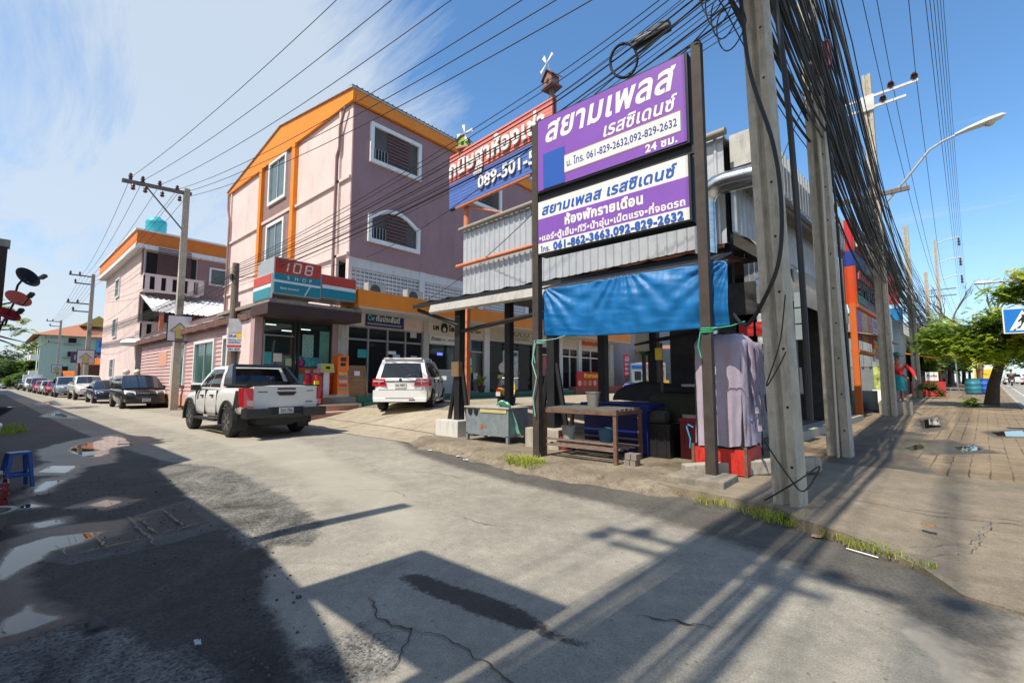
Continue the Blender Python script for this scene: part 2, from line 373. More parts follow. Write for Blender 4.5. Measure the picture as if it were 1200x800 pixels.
def pav_mat():
 m = gm('paver_blocks', (.19, .135, .08), (.35, .265, .165), .38, .88, .45, .4, 80, c3=(.18, .15, .11), blot=0.)
 t = m.node_tree; b = t.nodes['Principled BSDF']; c = t.nodes.new('ShaderNodeTexCoord'); mp_ = t.nodes.new('ShaderNodeMapping')
 mp_.inputs['Rotation'].default_value = (0, 0, MA + pi / 2); t.links.new(c.outputs['Object'], mp_.inputs[0])
 dist = t.nodes.new('ShaderNodeTexNoise'); dist.inputs['Scale'].default_value = 3;
 br = t.nodes.new('ShaderNodeTexBrick'); br.inputs['Scale'].default_value = 1; br.inputs['Brick Width'].default_value = .42; br.inputs['Row Height'].default_value = .21; br.inputs['Mortar Size'].default_value = .011
 br.inputs['Color1'].default_value = (1, 1, 1, 1); br.inputs['Color2'].default_value = (.86, .84, .8, 1); br.inputs['Mortar'].default_value = (.30, .24, .17, 1); br.inputs['Mortar Smooth'].default_value = .3
 ad = t.nodes.new('ShaderNodeVectorMath'); ad.operation = 'MULTIPLY_ADD'; ad.inputs[1].default_value = (.05, .05, 0)
 t.links.new(c.outputs['Object'], dist.inputs['Vector']); t.links.new(dist.outputs['Color'], ad.inputs[0]); t.links.new(mp_.outputs[0], ad.inputs[2]); t.links.new(ad.outputs[0], br.inputs['Vector'])
 # the joints are worn away and filled in places
 nz = t.nodes.new('ShaderNodeTexNoise'); nz.inputs['Scale'].default_value = .9; nz.inputs['Detail'].default_value = 6; t.links.new(c.outputs['Object'], nz.inputs['Vector'])
 rp = t.nodes.new('ShaderNodeValToRGB'); rp.color_ramp.elements[0].position = .38; rp.color_ramp.elements[1].position = .6; rp.color_ramp.elements[0].color = (.12,) * 3 + (1,); t.links.new(nz.outputs[0], rp.inputs[0])
 x = t.nodes.new('ShaderNodeMix'); x.data_type = 'RGBA'; x.blend_type = 'MULTIPLY'; t.links.new(rp.outputs[0], x.inputs[0])
 src = b.inputs['Base Color'].links[0].from_socket; t.links.new(src, x.inputs[6]); t.links.new(br.outputs['Color'], x.inputs[7]); t.links.new(x.outputs[2], b.inputs['Base Color'])
 return m
M_PAV = pav_mat()
M_WATER = pm('puddle_water', (.012, .011, .01), .015, var=0, spec=.9)
M_WET = pm('wet_stain', (.03, .028, .026), .35, var=.2)
M_MUD = pm('oil_stain', (.032, .029, .027), .7, var=.4, scale=6)
def outline(pts, j=.05, step=.1, seed=0):
 out = []; n = len(pts)
 for i in range(n):
  a, b_ = V((*pts[i], 0)), V((*pts[(i + 1) % n], 0)); k = max(1, min(60, int((b_ - a).length / step)))
  for q in range(k):
   p = a.lerp(b_, q / k)
   out.append((p.x + j * (noise.noise((p.x * 3 + seed, p.y * 3, 1.3)) + .6 * noise.noise((p.x * 9 + seed, p.y * 9, 4))), p.y + j * (noise.noise((p.x * 3, p.y * 3 + seed, 7.7)) + .6 * noise.noise((p.x * 9, p.y * 9, 2.2 + seed)))))
 return out
def sheet(name, pts, z, mat, j=.05, step=.1, zf=None):
 p = outline(pts, j, step); m = MB()
 vs = [V((x, y, z + (zf(x, y) if zf else 0))) for x, y in p]
 for t in geometry.tessellate_polygon([[V((v_.x, v_.y, 0)) for v_ in vs]]): m.face([m.b.verts.new(vs[i]) for i in t])
 bmesh.ops.remove_doubles(m.b, verts=m.b.verts[:], dist=1e-5)
 for f in m.b.faces:
  f.normal_update()
  if f.normal.z < 0: f.normal_flip()
 return struct(m, name, mat, norm=False)
def toM(x, y): d = V((x, y, 0)) - MO; return d.dot(MX), d.dot(MY)
def ter(x, y):
 xm, ym = toM(x, y); return rise(ym) * sstep((xm + 14) / 10) if ym > 0 else 0
g = MB()                                    # one ground sheet to the horizon
ax = [-1500, -800, -400, -200, -120] + list(range(-80, 61, 7)) + [80, 120, 200, 400, 800, 1500]
gx = [[g.b.verts.new((x, y, ter(x, y) - .03)) for y in ax] for x in ax]
for i in range(len(ax) - 1):
 for j_ in range(len(ax) - 1): g.face([gx[i][j_], gx[i + 1][j_], gx[i + 1][j_ + 1], gx[i][j_ + 1]])
struct(g, 'ground', M_SOIL)
def strip(name, x0, x1, ys, z, mat, skirt=0, xs=None):     # along the main road, following its rise
 m = MB(); xs = xs or [x0, x1]
 g_ = [[m.b.verts.new(Mw(x, y(x) if callable(y) else y, (z(x, y(x) if callable(y) else y) if callable(z) else z) + rise((y(x) if callable(y) else y)))) for x in xs] for y in ys]
 for i in range(len(ys) - 1):
  for k in range(len(xs) - 1): m.face([g_[i][k], g_[i][k + 1], g_[i + 1][k + 1], g_[i + 1][k]])
 if skirt:
  lo = [m.b.verts.new(v_.co - V((0, 0, skirt))) for v_ in g_[0]]
  for k in range(len(xs) - 1): m.face([lo[k], lo[k + 1], g_[0][k + 1], g_[0][k]])
  ed = [m.b.verts.new(r[-1].co - V((0, 0, skirt))) for r in g_]
  for i in range(len(ys) - 1): m.face([ed[i], ed[i + 1], g_[i + 1][-1], g_[i][-1]])
 return struct(m, name, mat)
YS = [0, 5, 10, 15, 20, 30, 40, 50, 60, 70, 80, 120, 200, 400]
strip('main_road', 4.4, 18, [-200, -60, -30, -20, -15, -10, -5] + YS, -.004, M_MAIN)
for xx in (8.9, 13.3):
 for q in range(12): strip('lane_marking', xx, xx + .12, [4 + q * 9, 8 + q * 9], .002, WHITE)
strip('edge_line', 4.95, 5.05, YS, .002, paint('line_white', (.6, .6, .57), .6))
import numpy as np
def sdist(X, Y, poly):
 """signed distance to a polygon, positive inside (numpy)"""
 P_ = np.array(poly, float); d = np.full(X.shape, 1e9); ins = np.zeros(X.shape, bool)
 for i in range(len(P_)):
  ax_, ay_ = P_[i - 1]; bx, by = P_[i]
  ex, ey = bx - ax_, by - ay_; t = np.clip(((X - ax_) * ex + (Y - ay_) * ey) / (ex * ex + ey * ey + 1e-12), 0, 1)
  d = np.minimum(d, np.hypot(X - ax_ - t * ex, Y - ay_ - t * ey))
  c = ((ay_ > Y) != (by > Y)) & (X < (bx - ax_) * (Y - ay_) / (by - ay_ + 1e-12) + ax_); ins ^= c
 return np.where(ins, d, -d)
def wear_mesh(name, X, Y, Z, layers, mat, kind='structure'):
 """fine grid sheet carrying one mask per kind of wear (0.5 = its outline, 1 = 30 cm inside)"""
 nx, ny = X.shape; me = bpy.data.meshes.new(name)
 co = np.stack([X, Y, Z], -1).reshape(-1, 3); idx = np.arange(nx * ny).reshape(nx, ny)
 f = np.stack([idx[:-1, :-1], idx[1:, :-1], idx[1:, 1:], idx[:-1, 1:]], -1).reshape(-1, 4)
 me.from_pydata(co.tolist(), [], f.tolist())
 for ln, polys in layers.items():
  m_ = np.full(X.shape, -1e9)
  for p in polys: m_ = np.maximum(m_, sdist(X, Y, p))
  at = me.attributes.new(ln, 'FLOAT', 'POINT'); at.data.foreach_set('value', np.clip(.5 + m_ / .6, 0, 1).reshape(-1).astype(np.float32))
 me.materials.append(mat); me.shade_smooth() if False else None
 o = bpy.data.objects.new(name, me); C.objects.link(o); return tag(o, kind=kind)
def wear_mat(name, base, layers):
 """layers: attribute, colour low, colour high, edge noise scale, raggedness, softness, roughness, grain"""
 m = base; t = m.node_tree; b = t.nodes['Principled BSDF']; nn = t.nodes.new; lk = t.links.new
 c = nn('ShaderNodeTexCoord'); col = b.inputs['Base Color'].links[0].from_socket
 rl = b.inputs['Roughness'].links; rough = rl[0].from_socket if rl else None
 bump = b.inputs['Normal'].links[0].from_node
 bs = None
 for (an_, c1, c2, sc, rag, soft, ro, grain) in layers:
  a = nn('ShaderNodeAttribute'); a.attribute_name = an_
  nz = nn('ShaderNodeTexNoise'); nz.inputs['Scale'].default_value = sc; nz.inputs['Detail'].default_value = 9; nz.inputs['Roughness'].default_value = .72; lk(c.outputs['Object'], nz.inputs['Vector'])
  ma = nn('ShaderNodeMath'); ma.operation = 'MULTIPLY_ADD'; lk(nz.outputs[0], ma.inputs[0]); ma.inputs[1].default_value = rag; ma.inputs[2].default_value = -rag / 2
  ad = nn('ShaderNodeMath'); ad.operation = 'ADD'; lk(a.outputs['Fac'], ad.inputs[0]); lk(ma.outputs[0], ad.inputs[1])
  mr = nn('ShaderNodeMapRange'); mr.interpolation_type = 'SMOOTHSTEP'; mr.inputs['From Min'].default_value = .5 - soft; mr.inputs['From Max'].default_value = .5 + soft; lk(ad.outputs[0], mr.inputs['Value'])
  n2_ = nn('ShaderNodeTexNoise'); n2_.inputs['Scale'].default_value = 1.1; n2_.inputs['Detail'].default_value = 10; n2_.inputs['Roughness'].default_value = .78; n2_.inputs['Distortion'].default_value = .6; lk(c.outputs['Object'], n2_.inputs['Vector'])
  rp = nn('ShaderNodeValToRGB'); rp.color_ramp.elements[0].position = .36; rp.color_ramp.elements[1].position = .66; rp.color_ramp.elements[0].color = (*c1, 1); rp.color_ramp.elements[1].color = (*c2, 1); lk(n2_.outputs[0], rp.inputs[0]); lc = rp.outputs[0]
  if grain:
   vo = nn('ShaderNodeTexVoronoi'); vo.inputs['Scale'].default_value = 75; lk(c.outputs['Object'], vo.inputs['Vector'])
   g2 = nn('ShaderNodeValToRGB'); g2.color_ramp.elements[0].position = .1; g2.color_ramp.elements[1].position = .75; lk(vo.outputs['Color'], g2.inputs[0])
   g2.color_ramp.elements[0].color = (1 - grain * .6,) * 3 + (1,); g2.color_ramp.elements[1].color = (1 + grain,) * 3 + (1,)
   x = nn('ShaderNodeMix'); x.data_type = 'RGBA'; x.blend_type = 'MULTIPLY'; x.inputs[0].default_value = 1; lk(lc, x.inputs[6]); lk(g2.outputs[0], x.inputs[7]); lc = x.outputs[2]
  x = nn('ShaderNodeMix'); x.data_type = 'RGBA'; lk(mr.outputs[0], x.inputs[0]); lk(col, x.inputs[6]); lk(lc, x.inputs[7]); col = x.outputs[2]
  x = nn('ShaderNodeMix'); x.data_type = 'FLOAT'; lk(mr.outputs[0], x.inputs[0])
  if rough is None: x.inputs[2].default_value = b.inputs['Roughness'].default_value
  else: lk(rough, x.inputs[2])
  x.inputs[3].default_value = ro; rough = x.outputs[0]
  if ro < .1:
   x = nn('ShaderNodeMix'); x.data_type = 'FLOAT'; lk(mr.outputs[0], x.inputs[0]); x.inputs[2].default_value = bump.inputs['Strength'].default_value; x.inputs[3].default_value = 0.
   lk(x.outputs[0], bump.inputs['Strength'])
 lk(col, b.inputs['Base Color']); lk(rough, b.inputs['Roughness']); return m
PUD = [[(-13.17, 1.17), (-13.99, 1.47), (-14.61, 1.91), (-13.95, 2.27), (-12.88, 2.25), (-12.80, 1.81), (-11.64, 1.63), (-11.49, 1.37), (-12.31, 1.18)], [(-15.07, 1.93), (-15.74, 2.30), (-14.35, 2.34), (-13.70, 1.91)], [(-8.5, .45), (-9.32, .62), (-9.3, .85), (-8.6, .6)], [(-7.19, .83), (-7.36, 1.04), (-7.08, 1.18), (-6.91, .98)],
  [(-5.24, .12), (-5.85, .22), (-6.0, .48), (-5.85, .83), (-5.58, .65), (-5.5, .45), (-5.28, .36), (-4.95, .15)], [(-6.66, .38), (-6.68, .6), (-6.46, .6), (-6.42, .4)], [(-3.9, .1), (-4.16, .17), (-4.36, .28), (-4.15, .3), (-3.94, .38), (-3.88, .21)], [(-5.1, -.2), (-5.0, .1), (-4.6, .12), (-4.4, -.1), (-4.7, -.4)], [(-26, 1.7), (-29, 2.2), (-24, 2.3)], [(-10.3, .6), (-11, .8), (-10.6, 1.1), (-9.9, .9)], [(-40, 2.2), (-44, 3), (-38, 2.8)], [(-7.6, .3), (-7.9, .42), (-7.5, .52)]]
WETP = [[(x + (x - sum(q[0] for q in p) / len(p)) * .8, y + (y - sum(q[1] for q in p) / len(p)) * .9) for x, y in p] for p in PUD]
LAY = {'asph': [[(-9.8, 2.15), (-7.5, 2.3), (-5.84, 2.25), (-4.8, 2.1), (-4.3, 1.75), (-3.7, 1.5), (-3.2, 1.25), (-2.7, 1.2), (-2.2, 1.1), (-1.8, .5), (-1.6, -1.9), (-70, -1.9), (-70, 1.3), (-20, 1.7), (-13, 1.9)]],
  'grav': [[(-10, 2.1), (-8.4, 2.6), (-6.6, 2.55), (-5.4, 2.4), (-4.5, 2.25), (-3.9, 1.9), (-4.3, 1.55), (-5.2, 1.6), (-6.5, 1.7), (-9, 1.8)], [(-2.5, 1.6), (-2.35, 1.5), (-2.15, 1.48), (-1.95, 1.36), (-2., 1.1), (-2.5, 1.1)], [(-5.5, -.6), (-3.6, .5), (-2.6, .9), (-2.2, .5), (-3.2, -.2), (-4, -1)]],
  'kasp': [[(-9, 6.35), (-7.4, 5.55), (-5.6, 5.1), (-4.2, 4.85), (-2.6, 4.75), (-.9, 4.2), (-.25, 3.85), (.1, 3.5), (.25, 3.0), (.6, 5), (-2, 7), (-9, 7)]],
  'slab': [[(-5.45, .30), (-6.18, 1.0), (-6.65, 1.70), (-5.15, 1.75), (-4.95, 1.04), (-5.0, .5)]], 'cover': [[(-6.15, 1.12), (-6.42, 1.58), (-5.38, 1.57), (-5.30, 1.12)], [(-5.62, .48), (-5.98, .98), (-5.22, .98), (-5.2, .52)]], 'wet': WETP, 'pud': PUD,
  'oil': [[(-2.83, 2.03), (-2.84, 2.12), (-2.73, 2.18), (-2.45, 2.20), (-2.17, 2.24), (-1.89, 2.26), (-1.64, 2.18), (-1.49, 2.17), (-1.50, 2.11), (-1.65, 2.10), (-1.79, 2.06), (-2.05, 2.04), (-2.33, 2.01), (-2.58, 2.00)], [(-1.5, 2.16), (-1.36, 2.2), (-1.35, 2.17), (-1.5, 2.12)]],
  'tanc': [[(-.14, 3.5), (.02, 3.2), (.1, 2.9), (.45, 2.2), (2.2, 1.6), (4.4, 1.5), (4.4, 4.6), (.5, 4.4), (.25, 3.9)]],
  'dust': [[(-12, 5.2), (-8, 4.2), (-5, 3.6), (-3.6, 2.9), (-3.4, 2.6), (-5.5, 2.9), (-9, 3.4), (-14, 3.6), (-30, 3.4), (-60, 3.6), (-60, 4.4), (-20, 5)]]}
ys = np.concatenate([np.arange(-1.9, 3.2, .045), np.arange(3.2, 6.81, .09)])
xs = np.concatenate([-np.geomspace(11, 170, 70)[::-1], np.arange(-10.9, 2.6, .055)])
GX, GY = np.meshgrid(xs, ys, indexing='ij')
GZ = .004 * np.sin(GX * 1.7) * np.sin(GY * 2.3) - .02 * np.clip(sdist(GX, GY, LAY['asph'][0]) / .3, 0, 1) * (GX > -12)
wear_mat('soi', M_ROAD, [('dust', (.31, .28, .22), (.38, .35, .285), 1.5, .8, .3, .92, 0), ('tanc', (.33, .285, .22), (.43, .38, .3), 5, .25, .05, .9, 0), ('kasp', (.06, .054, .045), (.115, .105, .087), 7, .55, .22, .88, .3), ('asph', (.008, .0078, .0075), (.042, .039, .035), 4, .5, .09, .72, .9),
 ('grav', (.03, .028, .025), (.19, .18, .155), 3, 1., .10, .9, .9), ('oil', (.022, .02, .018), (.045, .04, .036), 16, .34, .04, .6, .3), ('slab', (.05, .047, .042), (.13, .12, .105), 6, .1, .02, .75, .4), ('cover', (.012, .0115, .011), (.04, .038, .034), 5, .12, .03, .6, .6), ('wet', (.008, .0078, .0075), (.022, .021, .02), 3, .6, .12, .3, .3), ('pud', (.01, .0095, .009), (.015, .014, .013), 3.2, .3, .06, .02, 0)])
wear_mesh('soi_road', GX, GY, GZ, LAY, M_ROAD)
m = MB(); m.quad((2.55, -12, -.001), (4.6, -12, -.001), (5.2, 4.6, -.001), (2.55, 4.6, -.001)); m.quad((-1.6, -12, -.003), (2.6, -12, -.003), (2.6, -1.85, -.003), (-1.6, -1.85, -.003)); struct(m, 'soi_mouth', M_TAN)
# cracks
def crack(pts, w_, z, name='road_crack'):
 m = MB(); P_ = [V((*p, z)) for p in pts]; fine = []
 for a, b_ in zip(P_, P_[1:]):
  k = max(2, int((b_ - a).length / .02))
  for q in range(k):
   p = a.lerp(b_, q / k); fine.append(p + V((noise.noise(p * 14), noise.noise(p * 14 + V((5, 5, 0))), 0)) * .03 + V((noise.noise(p * 40), noise.noise(p * 40 + V((5, 5, 0))), 0)) * .012)
 wd = [w_ * (.4 + abs(noise.noise(p * 7)) * 1.5) * min(1, .15 + i * .15, .15 + (len(fine) - 1 - i) * .15) for i, p in enumerate(fine)]
 for i in range(len(fine) - 1):
  d = (fine[i + 1] - fine[i]).normalized(); n_ = V((-d.y, d.x, 0))
  m.quad(fine[i] - n_ * wd[i], fine[i + 1] - n_ * wd[i + 1], fine[i + 1] + n_ * wd[i + 1], fine[i] + n_ * wd[i])
 return struct(m, name, M_WET)
crack([(-2.75, 1.78), (-2.69, 1.70), (-2.44, 1.61), (-2.19, 1.65), (-2.10, 1.56), (-2.01, 1.44), (-1.95, 1.3)], .007, .009)
crack([(-2.19, 1.65), (-2.01, 1.74), (-1.75, 1.72), (-1.60, 1.71), (-1.44, 1.69), (-1.2, 1.72)], .006, .009)
for q in (((-5.30, 1.12), (-6.15, 1.12)), ((-5.34, 1.35), (-6.28, 1.35)), ((-5.2, .52), (-5.62, .48)), ((-5.21, .75), (-5.8, .74)), ((-4.97, 1.05), (-6.2, 1.05)), ((-5.38, 1.57), (-5.30, 1.12)), ((-5.22, .98), (-5.2, .52))): crack(q, .010, .004, 'drain_joint')
crack([(-2.19, 1.65), (-2.3, 1.5), (-2.2, 1.38)], .004, .009)
crack([(-1.33, 2.63), (-1.1, 2.72), (-.89, 2.81)], .007, .009)
crack([(-3.6, 3.3), (-3.2, 3.28), (-3.0, 3.4)], .004, .009); crack([(-6, 4.4), (-5.2, 4.6), (-4.8, 4.5)], .004, .009); crack([(-5.5, 3.2), (-5.0, 3.5), (-4.6, 3.4)], .003, .009)
# pavement along the main road, with its ragged front edge, then pavers
EDGE = [(.2, -3.5), (1.8, -3.65), (1.95, -3.9), (2.83, -4.3), (3.1, -4.7), (4.27, -5.0)]
def edge(x):
 for (a, b_), (c, d) in zip(EDGE, EDGE[1:]):
  if x <= c: return b_ + (d - b_) * (max(x, a) - a) / (c - a)
 return -5.
XS = [-.35 + k * .231 for k in range(21)]
strip('pavement', 0, 0, [lambda x: edge(x) + .05 * noise.noise((x * 6, 2, 0)), lambda x: edge(x) + .12, lambda x: edge(x) + .35, lambda x: edge(x) + .8, lambda x: edge(x) + 1.2, -2.0, -1.1, lambda x: -.2 + .25 * noise.noise((x * 2, 0, 5))], lambda x, y: .105 - .085 * sstep((x - 2.2) / .9) * sstep((-1.6 - y) / 2.2) + .012 * noise.noise((x * 3, y * 3, 1)), M_SIDE, .12, XS)
RP = [[(-.22, 7.95), (-.12, 8.36), (.23, 8.5), (.28, 8.23), (.15, 7.82), (-.13, 7.6)], [(.12, 7.54), (.29, 7.93), (.60, 8.14), (.82, 8.15), (.67, 7.74), (.33, 7.39)], [(-.14, 11.8), (.12, 12.9), (.15, 11.95), (-.04, 11.3)], [(.59, 12.49), (.89, 13.2), (.98, 12.37), (.64, 11.8)], [(1.45, 16.4), (2.14, 17.6), (2.0, 15.8), (1.5, 15.5)], [(.18, 19.4), (.67, 21.2), (.6, 17.4), (.2, 16.4)]]
RW = [[(x + (x - sum(q[0] for q in p) / len(p)) * .5, y + (y - sum(q[1] for q in p) / len(p)) * .6) for x, y in p] for p in RP] + [[(-.6, 5.6), (.1, 5.9), (.3, 8), (0, 11), (.3, 15), (-.5, 16), (-1.2, 10)], [(-.1, 7.2), (1, 7.3), (1.5, 8.2), (.9, 8.6), (-.2, 8.9)], [(-.4, 13), (.6, 14), (1.2, 12), (.2, 11)]]
px_, py_ = np.meshgrid(np.linspace(-.35, 4.27, 80), np.concatenate([np.arange(-.6, 15, .09), np.geomspace(15, 400, 80)]), indexing='ij')
PX_ = MO.x + MX.x * px_ + MY.x * py_; PY_ = MO.y + MX.y * px_ + MY.y * py_; tt = np.clip(py_ / 75, 0, 1)
wear_mat('pav', M_PAV, [('wet', (.045, .04, .027), (.14, .115, .08), 2.2, 1.1, .2, .55, .3), ('moss', (.05, .06, .012), (.13, .12, .05), 6, .9, .12, .8, .4), ('pud', (.02, .018, .012), (.03, .026, .018), 4, .45, .025, .015, 0)])
wear_mesh('pavement', PX_, PY_, .100 + .9 * tt * tt * (3 - 2 * tt), {'wet': RW, 'moss': [[(x + (x - sum(q[0] for q in p) / len(p)) * .3, y + (y - sum(q[1] for q in p) / len(p)) * .3) for x, y in p] for p in RP[:3]], 'pud': RP}, M_PAV)
strip('kerb_line', 4.27, 4.42, [-3] + YS, .115, CONC, .12)
crack([(-.93, 6.27), (-.54, 6.29), (.1, 6.2), (.8, 6.35), (1.6, 6.2)], .008, .112)
crack([(-.1, 4.75), (.3, 5.2), (.5, 6.2)], .004, .112)
# raised dirty pad under the stall and the forecourt climbing to the shops
p = outline([(-8.7, 6.7), (-8.2, 6.45), (-6.9, 6.2), (-5.6, 5.95), (-4.2, 5.68), (-2.6, 5.72), (-2.35, 5.75), (-2.0, 6.1), (-2.2, 9.6), (-8.7, 9.6)], .06, .12)
m = MB(); rings_ = []
for z, off in ((.11, .0), (.10, .06), (.055, .14), (.025, .2), (-.012, .34)):
 rings_.append([m.b.verts.new((x, y - (off * (1 + .8 * noise.noise((x * 2.3, 3, 1))) if y < 7 else 0), z + .025 * noise.noise((x * 4, z * 30, 0)) * (z < .11))) for x, y in p])
m.face(rings_[0])
for ra, rb in zip(rings_, rings_[1:]):
 for i in range(len(p)): m.face([rb[i], rb[(i + 1) % len(p)], ra[(i + 1) % len(p)], ra[i]])
bmesh.ops.triangulate(m.b, faces=[f for f in m.b.faces if len(f.verts) > 4]); struct(m, 'stall_pad', M_DIRT, smooth=50)
def fore(x, y): return .52 * sstep((y - 6.3) / 4.2) * sstep((-x - 5.5) / 6.)
m = MB(); m.grid(lambda u, v_: V((-17.2 + u * 15.2, 6.35 + v_ * 33, .012 + fore(-17.2 + u * 15.2, 6.35 + v_ * 33))), 30, 60); struct(m, 'forecourt', M_FORE)
for k, (a, b_) in enumerate((((-15.1, 7.6), (-9, 7.45)), ((-12.5, 6.5), (-12.3, 14)), ((-15, 10.2), (-9, 10.1)))):
 m = MB(); A_, B_ = V((*a, 0)), V((*b_, 0)); d = (B_ - A_).normalized(); n_ = V((-d.y, d.x, 0)) * .02
 for i in range(24):
  q0, q1 = A_.lerp(B_, i / 24), A_.lerp(B_, (i + 1) / 24); h = [V((0, 0, .018 + fore(q.x, q.y))) for q in (q0, q1)]
  m.quad(q0 - n_ + h[0], q1 - n_ + h[1], q1 + n_ + h[1], q0 + n_ + h[0])
 struct(m, 'forecourt_joint', M_ASPH2)
# ================================================= PINK BUILDINGS
def frame_mb(u0, u1, v0, v1, wd, place, dep=.1):
 """window surround as four bars; place(u, v, w) -> point, w = out of the wall"""
 m = MB()
 for a0, a1, b0, b1 in ((u0 - wd, u1 + wd, v1, v1 + wd), (u0 - wd, u1 + wd, v0 - wd, v0), (u0 - wd, u0, v0, v1), (u1, u1 + wd, v0, v1)):
  pbox(m, a0, a1, b0, b1, -.02, dep, place)
 return m
def pbox(m, u0, u1, v0, v1, w0, w1, place): m.hexa([place(u0, v0, w0), place(u1, v0, w0), place(u1, v0, w1), place(u0, v0, w1), place(u0, v1, w0), place(u1, v1, w0), place(u1, v1, w1), place(u0, v1, w1)]); return m
def window(par, place, u0, u1, v0, v1, wd=.13, mull=1, glass=None, fm=None, hbar=False):
 f = frame_mb(u0, u1, v0, v1, wd, place).build('window', fm or WHITE, par, True)
 g_ = MB(); pbox(g_, u0, u1, v0, v1, -.05, .012, place); g_.build('pane', glass or BGLASS, f)
 bpy.context.view_layer.update(); g_o = f.children[0]
 g_o.data.transform((Matrix.Translation(par.location)).inverted())
 s_ = MB()
 for k in range(mull):
  c = u0 + (u1 - u0) * (k + 1) / (mull + 1); pbox(s_, c - .03, c + .03, v0, v1, .013, .05, place)
 if hbar: c = (v0 + v1) / 2; pbox(s_, u0, u1, c - .03, c + .03, .013, .045, place)
 if mull or hbar: s_.build('glazing_bar', pm('alu_bar', (.55, .56, .56), .4, .4, var=0), f).data.transform(Matrix.Translation(par.location).inverted())
 return f
def sub(mb, name, mat, parent, par, **k):     # a sub-part built in world coordinates; thing 'par' is unrotated
 o = mb.build(name, mat, parent, **k); o.data.transform(Matrix.Translation(par.location).inverted()); return o
FR = lambda Y: (lambda u, v_, w_: V((u, Y - w_, v_)))       # wall facing the soi (-Y)
RT = lambda X: (lambda u, v_, w_: V((X + w_, u, v_)))       # wall facing +X
tw = thing('apartment_building', 'tall pink and mauve gabled apartment block with wide orange roof fascia', 'building', (-24.5, 16, 0))
X0, X1, Y0, Y1, EZ, RZ, RX = -31.8, -17.05, 9.4, 24.2, 13.08, 14.68, -24.1
m = MB(); m.box(X0, X1, Y0, Y1, 6.5, EZ)
m.prism([(X0, EZ), (X1, EZ), (RX, RZ - .3)], (0, Y0, 0), (1, 0, 0), (0, 0, 1), (0, Y1 - Y0, 0))
m.box(X0, X1 - 1.3, Y0 + .001, Y1, 0, 6.5)
m.mi = 0; wall = m.build('wall', PINK, tw, True)
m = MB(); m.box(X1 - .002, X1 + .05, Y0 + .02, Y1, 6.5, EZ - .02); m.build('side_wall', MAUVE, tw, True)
# gable trim: darker stair bay between orange pilasters, floor ledges, corner bands
m = MB(); m.prism([(-26.2, 4.6), (-22.45, 4.6), (-22.45, 13.08), (-26.2, 13.08)], (0, Y0 - .03, 0), (1, 0, 0), (0, 0, 1), (0, .05, 0)); m.build('stair_bay', PLUM, tw, True)
for x in (-26.42, -22.3):
 m = MB(); m.box(x - .17, x + .17, Y0 - .2, Y0 + .02, 4.4, 13.09); m.build('pilaster', ORANGE, tw, True)
m = MB()
for z in (6.55, 9.8):
 m.box(X0, -26.6, Y0 - .1, Y0 + .02, z, z + .12); m.box(-26.25, -22.47, Y0 - .09, Y0 + .02, z + .05, z + .2); m.box(-22.12, X1 + .02, Y0 - .1, Y0 + .02, z, z + .12)
for x in (X0 + .35, X1 - .95): m.box(x, x + .14, Y0 - .1, Y0 + .02, 4.4, 13.07)
m.box(X0, X0 + .05, Y0 - .06, Y0, 4, 13.2); m.build('ledge', PINK, tw, True)
for (z0, z1) in ((10.85, 12.95), (7.65, 9.5)): window(tw, FR(Y0 - .03), -25.35, -23.45, z0, z1, .16)
# roof: gable with fascia boards on the gable end and along the eave
m = MB()
for sx, ez in ((X0 - .15, EZ + .15), (X1 + .25, EZ + .53)):
 e = V((sx, 0, ez)); r_ = V((RX, 0, RZ + .02))
 for y0, y1 in ((Y0 - .22, Y1 + .3),):
  m.hexa([(e.x, y0, e.z - .02), (r_.x, y0, r_.z - .02), (r_.x, y1, r_.z - .02), (e.x, y1, e.z - .02), (e.x, y0, e.z + .06), (r_.x, y0, r_.z + .06), (r_.x, y1, r_.z + .06), (e.x, y1, e.z + .06)])
m.build('roof', ZINC, tw, True)
m = MB(); m.prism([(X0 - .1, EZ + .01), (X1 + .22, EZ + .01), (X1 + .22, EZ + .5), (RX, RZ - .02), (X0 - .1, EZ + .12)], (0, Y0 - .14, 0), (1, 0, 0), (0, 0, 1), (0, .12, 0))
m.box(X1 + .06, X1 + .22, Y0 - .01, Y1 + .2, EZ, EZ + .5)
m.build('roof_fascia', ORANGE, tw, True)
m = MB(); m.corrug((X1 + .3, Y0 - .22, EZ + .6), (0, 1, 0), (-1, 0, .16), Y1 - Y0 + .4, .35, .25, .04); m.build('roof_edge', ZINC, tw, True)
